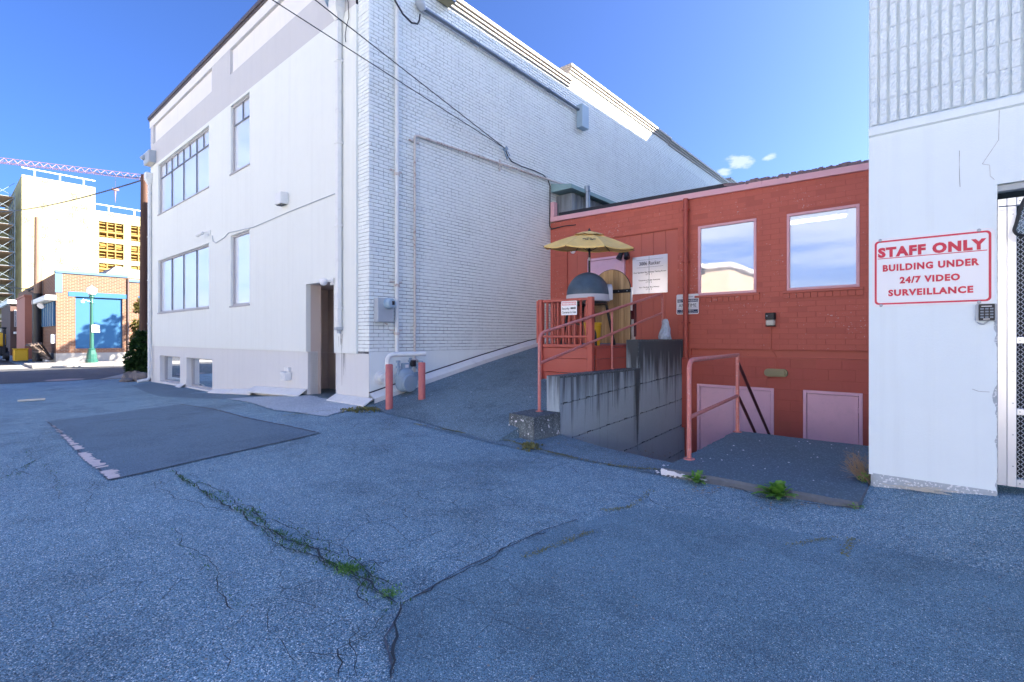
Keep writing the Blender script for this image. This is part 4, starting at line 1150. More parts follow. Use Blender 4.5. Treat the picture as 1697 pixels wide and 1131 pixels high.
m = MB(); m.quad((GX, YK + .1, -1.3), (GX, YK + .4, -1.3), (GX, YK + .4, GZ), (GX, YK + .1, GZ)); m.quad((GX, YK + .8, -1.3), (3.1, YK + .8, -1.3), (3.1, YK + .8, 1.3), (GX, YK + .8, 1.3)); m.build('gate_recess', M['black'], K)
m = MB(); m.add([fk.p(XK, BZ, 0), fk.p(32, BZ, 0), fk.p(32, BZ + .012, .022), fk.p(XK, BZ + .012, .022), fk.p(32, BZ + .075, .022), fk.p(XK, BZ + .075, .022), fk.p(32, BZ + .095, 0), fk.p(XK, BZ + .095, 0)], [(0, 1, 2, 3), (3, 2, 4, 5), (5, 4, 6, 7)]); m.build('string_course', M['stucco_right'], K)
m = MB(); m.quad(fk.p(XK, BZ + .09, -.0165), fk.p(32, BZ + .09, -.0165), fk.p(32, TOP, -.0165), fk.p(XK, TOP, -.0165))
m.quad((XK, YK + .01, BZ), (XK, YK + .01, TOP), (XK, 23.9, TOP), (XK, 23.9, BZ)); m.quad((XK, 23.9, -1.3), (XK, 23.9, TOP + 1.6), (XK, 34, TOP + 1.6), (XK, 34, -1.3))
m.quad((XK, 23.9, TOP), (XK, 23.9, TOP + 1.6), (32, 23.9, TOP + 1.6), (32, 23.9, TOP)); m.quad((32, YK, -1.3), (32, YK, TOP), (32, 34, TOP), (32, 34, -1.3))
m.quad((XK, YK + .01, TOP), (32, YK + .01, TOP), (32, 23.9, TOP), (XK, 23.9, TOP)); m.quad((XK, 23.9, TOP + 1.6), (32, 23.9, TOP + 1.6), (32, 34, TOP + 1.6), (XK, 34, TOP + 1.6)); m.build('upper_wall', M['stucco_right'], K)
# split-face ribbed blocks: six ragged ribs per block
NR, BW, BH = 6, .405, .2032
def ribbed(seed, NR=6, BW=.405):
    rg = random.Random(seed); m = MB(); w = BW - .004; pitch = w / NR
    for k in range(NR):
        a = -w / 2 + k * pitch + pitch * .15; b = -w / 2 + (k + 1) * pitch - pitch * .15; nx, nz = 4, 12; P = []
        for j in range(nz + 1):
            for i in range(nx + 1):
                e_ = (i in (0, nx)) or (j in (0, nz)); n = .012 + rg.uniform(-.0042, .0036) if not e_ else .009 + rg.uniform(-.002, .002)
                P.append(fk.U * (a + (b - a) * i / nx + (rg.uniform(-.0015, .0015) if not e_ else 0)) + fk.V * (-BH / 2 + .002 + (BH - .004) * j / nz) + fk.N * n)
        m.add(P, [(j * (nx + 1) + i, j * (nx + 1) + i + 1, (j + 1) * (nx + 1) + i + 1, (j + 1) * (nx + 1) + i) for j in range(nz) for i in range(nx)])
        for (u, sgn) in ((a, 1), (b, -1)):
            q = [fk.U * u + fk.V * (-BH / 2 + .002) + fk.N * .011, fk.U * u + fk.V * (BH / 2 - .002) + fk.N * .011, fk.U * u + fk.V * (BH / 2 - .002) - fk.N * .016, fk.U * u + fk.V * (-BH / 2 + .002) - fk.N * .016]
            m.add(q, [(0, 1, 2, 3)])
    me = bpy.data.meshes.new('block'); me.from_pydata([tuple(v) for v in m.v], [], m.f); me.materials.append(M['split']); return me
KM = [ribbed(s) for s in range(6)]; KH = [ribbed(s + 20, 3, .2025) for s in range(3)]
for r in range(17):
    for c in range(15):
        u = XK + .002 + BW * (c + .5) - (BW / 2 if r % 2 else 0); v = BZ + .098 + BH * (r + .5)
        if u - BW / 2 < XK - .01: continue
        o = bpy.data.objects.new('block', random.choice(KM)); COL.objects.link(o); o.parent = K; o.location = fk.p(u, v, random.uniform(-.001, .0015)) - Vector(K.location)
for r in range(1, 17, 2):          # half blocks at the corner
    o = bpy.data.objects.new('block', KH[r % 3]); COL.objects.link(o); o.parent = K; o.location = fk.p(XK + BW * .25 + .002, BZ + .098 + BH * (r + .5), 0) - Vector(K.location)
m = MB()
for (px_pts) in ([(1656, 183), (1655, 232), (1628, 272), (1640, 274), (1641, 292), (1648, 298)], [(1590, 250), (1590, 290), (1591, 310)], [(1611, 645), (1622, 649), (1640, 650)]):
    P = [at(x, y, Y=YK - .0015) for x, y in px_pts]
    for a, b in zip(P, P[1:]): m.bar(a, b, .0022, .0022, (0, 1, 0))
m.build('hairline_crack', M['mortar_white'], K)
# ================================================================ TEXT
def text(s, p0, width, cap, mat, parent, U=(1, 0, 0), bold=0.0, name='lettering', depth=.0012, N=(0, -1, 0), spacing=1.0, align='L'):
    """flat printed lettering: p0 = left end of the baseline, cap = capital height"""
    cu = bpy.data.curves.new(name, 'FONT'); cu.body = s; cu.size = 1; cu.offset = bold; cu.resolution_u = 3; cu.space_character = spacing
    o = bpy.data.objects.new(name, cu); COL.objects.link(o); dg = bpy.context.evaluated_depsgraph_get(); dg.update()
    me = bpy.data.meshes.new_from_object(o.evaluated_get(dg)); bpy.data.objects.remove(o)
    v = np.array([x.co[:] for x in me.vertices]); fs = [tuple(p.vertices) for p in me.polygons]
    cu2 = v[:, 1]; capH = .729
    sx = width / (v[:, 0].max() - v[:, 0].min()); sy = cap / capH
    U, N = Vector(U), Vector(N); P0 = Vector(p0); mn = v[:, 0].min(); m = MB()
    bpy.data.meshes.remove(me)
    pts = [P0 + U * ((x - mn) * sx) + Vector((0, 0, y * sy)) + N * depth for x, y, _ in v]
    order = sorted(fs, key=lambda f: min(v[i][0] for i in f)); words = []; right = -1e9
    for f in order:                                  # one part per printed word
        lo_, hi_ = min(v[i][0] for i in f), max(v[i][0] for i in f)
        if lo_ - right > .19: words.append([])
        words[-1].append(f); right = max(right, hi_)
    for w_ in words:
        m = MB(); used = sorted({i for f in w_ for i in f}); ix = {i: k for k, i in enumerate(used)}
        m.add([pts[i] for i in used], [tuple(ix[i] for i in f) for f in w_]); o = m.build(name, mat, parent)
    return o
def rounded(u0, u1, v0, v1, r, n=5):
    P = []
    for cx, cy, a0 in ((u1 - r, v1 - r, 0), (u0 + r, v1 - r, 90), (u0 + r, v0 + r, 180), (u1 - r, v0 + r, 270)):
        for k in range(n + 1):
            a = math.radians(a0 + 90 * k / n); P.append((cx + r * math.cos(a), cy + r * math.sin(a)))
    return P
def plate(fr_, u0, u1, v0, v1, r, n0, n1, name, mat, parent, loc=None):
    m = MB(); m.prism([fr_.p(u, v, n1) for u, v in rounded(u0, u1, v0, v1, r)], fr_.N * (n0 - n1)); return m.build(name, mat, parent, loc)

# ---------------- STAFF ONLY sign
s0 = thing('sign', 'white warning sign with red STAFF ONLY lettering on the white wall beside the gate', 'sign', (-.06, YK, .27))
fq = FRONT(YK - .006)
plate(fq, -.45, .325, .268, .857, .035, -.004, 0, 'panel', M['sign_white'], s0)
m = MB(); o_, i_ = rounded(-.430, .305, .286, .839, .03), rounded(-.415, .290, .300, .825, .022); n = len(o_)
m.add([fq.p(u, v, .0012) for u, v in o_] + [fq.p(u, v, .0012) for u, v in i_], [(k, (k + 1) % n, n + (k + 1) % n, n + k) for k in range(n)]); m.build('border', M['sign_red'], s0)
for u, v in ((-.39, .846), (.235, .846), (-.385, .280), (.235, .280)):
    m = MB(); m.lathe([(.013, 0), (.013, .004), (.006, .007), (.003, .007)], fq.p(u, v, .001), fq.N, 10); m.build('screw', M['steel'], s0)
def line(txt, x0, x1, yb, cap, bold):
    a = at(x0, yb, Y=YK - .007); b = at(x1, yb, Y=YK - .007); return text(txt, (a.x, YK - .007, a.z), b.x - a.x, cap, M['sign_red'], s0, bold=bold)
for txt, x0, x1, z, cap, bold in (('STAFF ONLY', 1455, 1635, .700, .078, .06), ('BUILDING UNDER', 1463, 1623, .575, .054, .05), ('24/7 VIDEO', 1491, 1591, .465, .052, .05), ('SURVEILLANCE', 1472, 1613, .360, .052, .05)):
    a = at(x0, 470, Y=YK - .007); b = at(x1, 470, Y=YK - .007); text(txt, (a.x, YK - .007, z), b.x - a.x, cap, M['sign_red'], s0, bold=bold, spacing=1.16)
m = MB(); fbox(m, fq, at(1455, 470, Y=YK).x, at(1636, 470, Y=YK).x, .682, .6885, 0, .0012); m.build('underline', M['sign_red'], s0)

# ---------------- keypad
k0 = thing('keypad', 'dark door entry keypad under the corner of the red lettered sign', 'keypad', (.276, YK, .2))
c = at(1634, 518, Y=YK); u, v = c.x, c.z
plate(fk, u - .062, u + .062, v - .066, v + .066, .012, 0, .028, 'case', M['grey_metal'], k0)
plate(fk, u - .043, u + .048, v - .064, v + .064, .006, .028, .036, 'face', M['black'], k0)
for i in range(4):
    for j in range(3):
        m = MB(); fbox(m, fk, u - .034 + j * .027, u - .014 + j * .027, v + .020 - i * .022, v + .033 - i * .022, .036, .040, .003); m.build('key', M['conduit'], k0)
m = MB(); fbox(m, fk, u - .028, u + .032, v + .044, v + .049, .036, .038); fbox(m, fk, u - .018, u + .020, v - .056, v - .051, .036, .038); m.build('light_strip', M['sign_white'], k0)
m = MB(); P = [fk.p(u - .05 + .03 * i * .6, v - .075 - .018 * math.sin(i * 1.05), .012 + .01 * math.sin(i)) for i in range(7)]; m.tube(P, .006, 6); m.build('cable_loop', M['grey_metal'], k0)

# ---------------- mesh gate
g0 = thing('mesh_gate', 'aluminium framed gate of expanded metal mesh in the white building', 'gate', (1.2, 5.47, -1.2))
YG = 5.47; fg = FRONT(YG)
m = MB(); fbox(m, fk, GX - .01, 3.0, GZ - .052, GZ - .003, -.11, -.03, .004); m.build('header', M['grey_metal'], g0)
for a, b in ((.345, .398), (.400, .452), (1.42, 1.48), (2.94, 3.0)):
    m = MB(); fbox(m, fg, a, b, -1.16, 1.09, -.03, .012, .003); m.build('stile', M['alu'], g0)
for z0, z1 in ((1.03, 1.09), (-.045, .005), (-.60, -.55), (-1.16, -1.10)):
    m = MB(); fbox(m, fg, .453, 2.94, z0, z1, -.03, .006, .003); r_ = m.build('rail', M['alu'], g0)
    for k in range(4):
        m = MB(); m.lathe([(.006, 0), (.006, .003), (.002, .004)], fg.p(.47 + k * .2, (z0 + z1) / 2, .006), fg.N, 6); m.build('rivet', M['steel'], r_)
m = MB()
for z in np.arange(-1.0, 1.05, .245): m.lathe([(.005, 0), (.005, .003), (.002, .004)], fg.p(.432, z, .012), fg.N, 6)
m.build('rivet', M['steel'], g0)["kind"] = 'stuff'
m = MB(); dx, dz = .040, .0185
for j in range(int(2.1 / dz)):
    z = -1.1 + j * dz
    for i in range(26):
        x = .455 + (i + (.5 if j % 2 else 0)) * dx
        for sx in (-1, 1):
            a = fg.p(x + sx * dx * .06, z - dz * .5, -.012); b = fg.p(x + sx * dx * .46, z + dz * .42, -.006); w = Vector((0, 0, .0036))
            m.quad(a - w, b - w, b + w + fg.N * .003, a + w + fg.N * .003)
o = m.build('mesh', M['alu'], g0); o['kind'] = 'stuff'
# dark rimmed net hoop hanging in front of the gate
h0 = thing('net_hoop', 'dark rimmed hoop with fine netting partly cut off in front of the gate', 'net', (.62, 5.3, .8))
def hp(px, py): return at(px, py, Y=5.30)
rim = [hp(*p) for p in ((1740, 300), (1715, 312), (1697, 330), (1688, 355), (1684, 372), (1680, 382), (1685, 389), (1697, 391), (1730, 389), (1760, 380), (1775, 350), (1765, 315), (1740, 300))]
rr = []
for a, b in zip(rim, rim[1:]):
    rr += [a.lerp(b, k / 4) for k in range(4)]
rr.append(rim[-1])
for _ in range(2): rr = [rr[0]] + [(rr[i - 1] + rr[i] * 2 + rr[i + 1]) / 4 for i in range(1, len(rr) - 1)] + [rr[-1]]
m = MB(); m.tube(rr, .011, 8); m.build('rim', M['black'], h0)
cc = sum(rim, Vector()) / len(rim); m = MB()
for k in range(0, len(rr) - 1): m.tube([rr[k], cc], .0016, 4, False)
for s in (.2, .4, .6, .8):
    m.tube([cc.lerp(p, s) for p in rr], .0016, 4, False)
m.build('netting', M['box_blue'], h0)
m = MB(); a = at(1655, 343, Y=5.36); m.tube([a, at(1697, 340, Y=5.36), at(1740, 336, Y=5.33)], .005, 6); m.build('hanging_cord', M['conduit'], h0)

# ---------------- handrails
def rail_pipe(root, name, pts, r=.021, bend=.10, mat=None):
    """pipe with rounded corners"""
    P = [Vector(p) for p in pts]; Q = [P[0]]
    for i in range(1, len(P) - 1):
        a, b, c_ = P[i - 1], P[i], P[i + 1]; d1 = (a - b); d2 = (c_ - b); k = min(bend, d1.length * .45, d2.length * .45)
        p, q = b + d1.normalized() * k, b + d2.normalized() * k
        for t in (0, .25, .5, .75, 1): Q.append(p * (1 - t) ** 2 + b * 2 * t * (1 - t) + q * t * t)
    Q.append(P[-1]); m = MB(); m.tube(Q, r, 10); return m.build(name, mat or M['rail'], root)
def foot(root, p, mat=None, r=.055):
    m = MB(); m.lathe([(r, 0), (r, .008), (r * .55, .014)], p, n=12); m.build('base_flange', mat or M['rail'], root)
XW = -4.25
r0 = thing('handrail', 'long salmon pipe handrail climbing along the stepped concrete wall', 'handrail', (-4.45, 5.67, -1.07))
pa = Vector((-4.40, 5.70, -1.07))
top0 = Vector((-4.40, 5.70, .0)); pe = at(1120, 487, X=-4.33); pm = at(1031, 606, X=-4.30)
midx = Vector((-4.38, 7.90, 0)); 
pe = Vector((-4.33, 9.75, 0)); pe.z = (560 - 487) / FPX * (-ST * pe.x + CT * pe.y)
b0 = Vector((-4.40, 5.70, 0)); b0.z = -.375
b1 = Vector((-4.33, 9.75, 0)); b1.z = (560 - 519) / FPX * (-ST * b1.x + CT * b1.y)
top0.z = .0
rail_pipe(r0, 'post', [pa, top0 + Vector((0, 0, .06)), pe, b1 + Vector((0, 0, -.02))], .024, .13)
rail_pipe(r0, 'mid_rail', [b0, b1], .020)
t = .505; pt = (top0 + Vector((0, 0, .06))).lerp(pe, t); m = MB(); m.tube([pt, Vector((pt.x, pt.y, -.56))], .019, 10); m.build('post', M['rail'], r0)
foot(r0, (pt.x, pt.y, -.555), None, .04); m = MB(); m.tube([b1, Vector((b1.x, b1.y, -.04))], .019, 10); m.build('post', M['rail'], r0)
foot(r0, pa)
r1 = thing('handrail', 'short salmon pipe guard rail standing on the landing slab', 'handrail', (-2.05, 5.23, -1.3))
A, Bq = Vector((-2.03, 5.25, -1.30)), Vector((-2.11, 7.2, -1.30)); up = Vector((0, 0, 1.06))
rail_pipe(r1, 'top_rail', [A, A + up, Bq + up + Vector((0, .03, 0))], .025, .13)
m = MB(); m.tube([Bq, Bq + up], .024, 10); m.build('post', M['rail'], r1)
m = MB(); m.tube([A + up * .42, Bq + up * .47], .022, 10); m.build('mid_rail', M['rail'], r1)
foot(r1, A, None, .06); foot(r1, Bq, None, .06)
r2 = thing('stair_rail', 'dark red pipe rail sloping down the sunken stairs behind the landing', 'handrail', (-2.1, 7.3, -1.3))
for dz in (-.10, -.56):
    m = MB(); m.tube([Bq + up + Vector((.0, .02, dz)), Bq + up + Vector((.06, 2.6, dz - 2.6 * .80))], .021, 10); m.build('rail', M['rail_dark'], r2)
m = MB(); q = Bq + up + Vector((.05, 2.3, -.66 - 1.84)); m.tube([q + Vector((0, 0, .5)), Vector((q.x, q.y, -3.05))], .02, 8); m.build('post', M['rail_dark'], r2)

# ---------------- stepped retaining wall
w0 = thing('retaining_wall', 'stained stepped concrete retaining wall between the ramp and the sunken court', 'wall', (-4.25, 8, -1.4))
XA, XBk = -4.13, -4.36
Y1, Y2, Y3 = 5.83, 8.35, 10.43; ZT1, ZT2 = -.555, -.035
mono = MB(); mono.box(XBk, XA - .022, Y1 + .015, Y3, -3.05, ZT1 - .006); mono.box(XBk, XA - .022, Y2 + .01, Y3, -3.04, ZT2 - .006)
mono.build('core', M['wallconc'], w0)
fw_ = SIDE(XA)
def panel(y0, y1, z0a, z0b, z1a, z1b):
    """one lift of board-marked concrete; seams between lifts slope a little"""
    m = MB(); n = max(2, int((y1 - y0) / .09)); lo = []; hi = []
    for i in range(n + 1):
        t = i / n; y = y0 + (y1 - y0) * t; j = random.uniform(-.006, .006)
        lo.append((y, z0a + (z0b - z0a) * t + .006 + j)); hi.append((y, z1a + (z1b - z1a) * t - (.004 if z1a not in (ZT1, ZT2) else 0) + (random.uniform(-.008, .004) if z1a not in (ZT1, ZT2) else 0)))
    o = random.uniform(-.003, .003)
    for i in range(n):
        a, b, c_, d = fw_.p(*lo[i], o), fw_.p(*lo[i + 1], o), fw_.p(*hi[i + 1], o), fw_.p(*hi[i], o); e_ = fw_.N * -.03
        m.quad(a, b, c_, d); m.quad(d, c_, c_ + e_, d + e_); m.quad(b, a, a + e_, b + e_)
    m.quad(fw_.p(*lo[0], o), fw_.p(*hi[0], o), fw_.p(*hi[0], -.03), fw_.p(*lo[0], -.03)); m.quad(fw_.p(*lo[-1], o), fw_.p(*hi[-1], o), fw_.p(*hi[-1], -.03), fw_.p(*lo[-1], -.03))
    return m.build('form_panel', M['wallconc'], w0)
sl = lambda y, z: z + (y - Y1) * .045
seams = [(-.96, 0), (-1.50, 0), (-2.05, 0), (-2.6, 0)]
for y0, y1, zt in ((Y1, Y2 - .004, ZT1), (Y2 + .002, Y3, ZT2)):
    prev = None
    for z, _ in seams:
        za, zb = sl(y0, z), sl(y1, z)
        panel(y0, y1, za, zb, *(prev or (zt, zt))); prev = (za, zb)
    panel(y0, y1, -3.04, -3.04, *prev)
m = MB()
for z, _ in seams:
    for k in range(22):
        y = Y1 + .1 + k * .205 + random.uniform(-.05, .05)
        m.lathe([(.012, 0), (.009, .002)], fw_.p(y, sl(y, z) + random.uniform(-.01, .01), .0035), fw_.N, 6)
        if k % 3 == 0: m.obox(fw_.p(y + .05, sl(y, z) + .012, .003), (fw_.U, fw_.V, fw_.N), (.05, .006, .003), 0)
m.build('tie_holes', M['crack'], w0)['kind'] = 'stuff'
m = MB()
for k in range(46):
    y = Y2 - .12 + random.gauss(0, .055) if k < 26 else random.choice([6.9, 7.35, 8.95, 9.5]) + random.gauss(0, .03); big = k < 26
    z1 = (ZT1 - .01) if y < Y2 else (ZT2 - .012 if not big else ZT1); L0 = random.uniform(.3, 1.5) * (1 if big else .45); w = random.uniform(.004, .016) * (1.2 if big else .7); n_ = .0038 + .00012 * k
    m.quad(fw_.p(y - w, z1, n_), fw_.p(y + w, z1, n_), fw_.p(y + w * .25, z1 - L0, n_), fw_.p(y - w * .25, z1 - L0, n_))
m.build('water_stain', M['wet_stain'], w0)['kind'] = 'stuff'
def cap(y0, y1, z, nm='cap'):
    m = MB(); n = int((y1 - y0) / .1) + 1
    L_ = [(y0 + (y1 - y0) * i / n) for i in range(n + 1)]; top = []; 
    for y in L_: top.append((XBk - .002, y, z + random.uniform(-.003, .003), XA + .003, z + random.uniform(-.005, .003)))
    for a, b in zip(top, top[1:]):
        m.quad((a[0], a[1], a[2]), (b[0], b[1], b[2]), (b[3], b[1], b[4]), (a[3], a[1], a[4])); m.quad((a[3], a[1], a[4]), (b[3], b[1], b[4]), (b[3] - .002, b[1], b[4] - .03), (a[3] - .002, a[1], a[4] - .03))
    for y, s in ((y0, -1), (y1, 1)):
        m.quad((XBk - .002, y, z), (XA + .002, y, z), (XA + .002, y, z - .6), (XBk - .002, y, z - .6))
    m.build(nm, M['curbconc'] if nm == 'cap' else M['wallconc'], w0)
cap(Y1, Y2, ZT1); cap(Y2 - .06, Y3, ZT2)
m = MB(); m.box(XBk, XA - .003, Y1 - .004, Y1 + .02, -1.6, ZT1 - .004); m.build('end_face', M['wallconc'], w0)
m = MB(); m.box(XBk - .01, XA - .01, Y2 - .07, Y2, ZT1 + .003, ZT2 - .005); m.build('riser_face', M['wallconc'], w0)
cb = rough_slab('curb_block', [(-4.62, 5.28), (-4.12, 5.22), (-4.12, 5.825), (-4.62, 5.825)], -1.07, -1.7, M['curbconc'], M['curbconc'], .008)
cb.location = (0, 0, 0); tag(cb, 'low lichen spotted concrete block at the foot of the long handrail', 'curb')
m = MB()
for _ in range(26):
    x = random.uniform(-4.6, -4.14); z = random.uniform(-1.36, -1.1); y = 5.26 - .05 * (x + 4.62) / .5 - .018
    vs = []; r = random.choice([.004, .006, .009, .013])
    for k in range(6): a = k * 1.047; vs.append((x + math.cos(a) * r * random.uniform(.6, 1.2), y, z + math.sin(a) * r * random.uniform(.7, 1.6)))
    m.add(vs, [tuple(reversed(range(6)))])
for _ in range(16):
    y = random.uniform(5.3, 5.8); z = random.uniform(-1.37, -1.12); r = random.choice([.005, .008, .014]); vs = []
    for k in range(6): a = k * 1.047; vs.append((-4.104, y + math.cos(a) * r * random.uniform(.6, 1.2), z + math.sin(a) * r * random.uniform(.7, 1.8)))
    m.add(vs, [tuple(range(6))])
m.build('lichen', M['chip'], cb)['kind'] = 'stuff'

# ---------------- deck with railing
dk = thing('deck', 'red painted timber deck with picket railing at the top of the ramp', 'deck', (-5, 8.8, -.2))
DX0, DX1, DY0, DY1, DZ = -5.52, -4.40, 7.18, 10.40, -.14
n = 9
for i in range(22):
    m = MB(); a = DY0 + (DY1 - DY0) * i / 22; m.box(DX0, DX1, a + .004, a + .142, DZ - .035, DZ, .004); m.build('floor_board', M['red_wood'], dk)
for (z0, z1) in ((DZ - .22, DZ - .04), (DZ - .47, DZ - .225)):
    m = MB(); m.box(DX0 + .06, DX1 - .09, DY0 - .002, DY0 + .036, z0, z1, .004); m.build('skirt_board', M['red_wood'], dk)
    m = MB(); m.box(DX1 - .03, DX1 + .008, DY0 + .1, DY1, z0, z1, .004); m.build('skirt_board', M['red_wood'], dk)
m = MB(); m.box(DX0 + .06, DX1 - .09, DY0 + .01, DY0 + .03, DZ - .9, DZ - .48); m.box(DX0 + .02, DX0 + .05, DY0 + .1, DY1, DZ - .7, DZ - .04); m.build('skirt_board', M['red_wood'], dk)
ZR = .69
for x, y, zb in ((DX0 + .02, DY0, -.86), (DX1 - .045, DY0, -.62), (DX0 + .02, DY0 + 1.25, -.6)):
    m = MB(); m.box(x - .045, x + .045, y - .045, y + .045, zb, ZR, .006); m.build('post', M['red_wood'], dk)
m = MB(); m.box(DX0 - .05, DX0 - .005, DY0 - .06, DY0 + .03, -.1, ZR - .02, .008); m.build('corner_board', M['red_wood'], dk)
def railrun(p0, p1, npk):
    p0, p1 = Vector(p0), Vector(p1); d = (p1 - p0).normalized(); nrm = d.cross(Vector((0, 0, 1)))
    for z, h, nm in ((ZR - .03, .045, 'top_rail'), (DZ + .16, .04, 'mid_rail'), (DZ - .0, .05, 'bottom_rail')):
        m = MB(); m.bar(p0 + Vector((0, 0, z)), p1 + Vector((0, 0, z)), .042, h, b=.004); m.build(nm, M['red_wood'], dk)
    for k in range(npk):
        q = p0.lerp(p1, (k + .5) / npk) - nrm * .037
        m = MB(); m.bar(q + Vector((0, 0, DZ - .02)), q + Vector((0, 0, ZR - .01)), .032, .032, up=d, b=.003); m.build('picket', M['red_wood'], dk)
railrun((DX0 + .07, DY0, 0), (DX1 - .09, DY0, 0), 8)
railrun((DX0 + .02, DY0 + .05, 0), (DX0 + .02, DY0 + 1.2, 0), 9)
# camera-use sign wired to the pickets
sg = thing('sign', 'small white security camera sign fixed to the red deck pickets', 'sign', (-5, 7.12, .6)); fz = FRONT(DY0 - .062)
a = at(930, 500, Y=DY0 - .062); b = at(956, 522, Y=DY0 - .062); u0, u1, v1, v0 = a.x, b.x, a.z, b.z
plate(fz, u0, u1, v0, v1, .012, -.003, 0, 'panel', M['sign_white'], sg)
hh = v1 - v0; ww = u1 - u0
m = MB(); fbox(m, fz, u0 + .012, u1 - .012, v1 - .31 * hh, v1 - .05 * hh, 0, .001); m.build('header_band', M['sign_pink'], sg)
text('WARNING', fz.p(u0 + .03, v1 - .25 * hh, .001), ww - .06, .13 * hh, M['sign_white'], sg, bold=.02)
text('Security', fz.p(u0 + .018, v1 - .60 * hh, .001), ww * .48, .16 * hh, M['ink'], sg, bold=.02)
text('Cameras in Use', fz.p(u0 + .018, v1 - .87 * hh, .001), ww - .036, .16 * hh, M['ink'], sg, bold=.02)
m = MB(); fbox(m, fz, u0 + ww * .60, u0 + ww * .82, v1 - .58 * hh, v1 - .46 * hh, 0, .0012); fbox(m, fz, u0 + ww * .84, u0 + ww * .92, v1 - .60 * hh, v1 - .44 * hh, 0, .0012); m.build('camera_symbol', M['ink'], sg)

# ---------------- dome oven on its stand
ov = thing('pizza_oven', 'domed outdoor oven with slate dark top on black legs behind the red pickets', 'oven', (-5.02, 8.0, DZ)); c = Vector((-5.02, 8.0, 0))
R0 = .40; zb = .80
m = MB(); m.lathe([(R0, 0)] + [(R0 * math.cos(a), .43 * math.sin(a)) for a in np.linspace(.02, math.pi / 2 - .03, 14)] , c + Vector((0, 0, zb)), n=36); m.build('dome', M['dome'], ov)
m = MB(); m.lathe([(R0 - .01, -.13), (R0 + .004, -.12), (R0 + .006, -.005), (R0 - .004, .003)], c + Vector((0, 0, zb)), n=36); m.build('band', M['dome_band'], ov)
dm = Vector((.72, .60, 0)).normalized(); cm = c + dm * .27 + Vector((0, 0, zb + .02))
m = MB(); sdir = Vector((-dm.y, dm.x, 0)); prof = [(-.21, -.14), (.21, -.14), (.21, .05)] + [(.21 * math.cos(a), .05 + .17 * math.sin(a)) for a in np.linspace(0, math.pi, 12)][1:]
m.prism([cm + sdir * x * .8 + Vector((0, 0, z * .85)) for x, z in prof], dm * .165); m.build('oven_mouth', M['dome_band'], ov)
m = MB(); m.prism([cm + dm * .167 + sdir * x * .62 + Vector((0, 0, z * .8)) for x, z in prof], dm * .004); m.build('oven_door', M['black'], ov)
m = MB(); m.lathe([(.38, 0), (.38, .04), (.0, .04)], c + Vector((0, 0, zb - .175)), n=8, sm=False); m.build('stand_plate', M['black'], ov)
for ax, ay in ((.30, -.28), (.30, .28), (-.30, -.28), (-.30, .28)):
    m = MB(); m.bar(c + Vector((ax * .85, ay * .85, zb - .17)), c + Vector((ax * 1.25, ay * 1.2, DZ)), .04, .04, up=(1, 0, 0), b=.004); m.build('leg', M['black'], ov)
m = MB(); m.bar(c + Vector((-.3, -.31, .25)), c + Vector((.3, -.31, .25)), .03, .03); m.build('stretcher', M['black'], ov)

# ---------------- market umbrella
um = thing('umbrella', 'faded yellow canvas umbrella open above the dome oven', 'umbrella', (-5.30, 8.5, DZ)); uc = Vector((-5.30, 8.5, 0))
ZRm, ZA, RU = 1.80, 2.10, .93
m = MB(); m.tube([uc + Vector((0, 0, DZ)), uc + Vector((0, 0, ZA + .03))], .022, 10); m.build('pole', M['black'], um)
m = MB(); m.tube([uc + Vector((0, 0, 1.54)), uc + Vector((0, 0, 1.60))], .027, 10); m.build('collar', M['steel'], um)
m = MB(); m.lathe([(.03, 0), (.03, .03), (.012, .06), (.004, .075)], uc + Vector((0, 0, ZA + .02)), n=10); m.build('finial', M['black'], um)
def up_(a, t):      # canopy point: a = angle, t = 0 hub .. 1 rim
    return uc + Vector((math.cos(a) * RU * t, math.sin(a) * RU * t, ZA - (ZA - ZRm) * (t ** 1.35) - RU * t * (.13 * (math.cos(a) * .53 - math.sin(a) * .85) + .05 * (math.cos(a) * .757 + math.sin(a) * .654))))
for k in range(8):
    a0, a1 = (k + .1) * math.pi / 4, (k + 1.1) * math.pi / 4; m = MB(); P = []; nr, na = 7, 6
    for i in range(nr + 1):
        t = .16 + .84 * i / nr
        for j in range(na + 1):
            s = j / na; p = up_(a0, t).lerp(up_(a1, t), s); p.z -= .035 * t * math.sin(math.pi * s) ; P.append(p)
    m.add(P, [(i * (na + 1) + j, (i + 1) * (na + 1) + j, (i + 1) * (na + 1) + j + 1, i * (na + 1) + j + 1) for i in range(nr) for j in range(na)], 0, True)
    rim_ = P[-(na + 1):]
    m.add(rim_ + [p - Vector((0, 0, .022)) for p in rim_], [(j, j + 1, na + 2 + j, na + 1 + j) for j in range(na)])
    m.build('canopy_panel', M['canvas'], um)
    m = MB(); m.tube([up_(a0, t) - Vector((0, 0, .015)) for t in (.05, .35, .7, 1.02)], .006, 6); m.build('rib', M['black'], um)
    m = MB(); m.tube([uc + Vector((0, 0, 1.72)), up_(a0, .5) - Vector((0, 0, .02))], .005, 6); m.build('strut', M['black'], um)
m = MB(); P = []
for i in range(3):
    t = .02 + .30 * i / 2
    for j in range(24):
        p = up_(j * math.pi / 12, t); p.z += .035 - .012 * (i == 2) + (.008 * math.sin(j * math.pi / 12 * 8) if i == 2 else 0); P.append(p)
m.add(P, [(i * 24 + j, (i + 1) * 24 + j, (i + 1) * 24 + (j + 1) % 24, i * 24 + (j + 1) % 24) for i in range(2) for j in range(24)], 0, True); m.build('vent_cap', M['canvas'], um)
m = MB(); a_ = -1.02
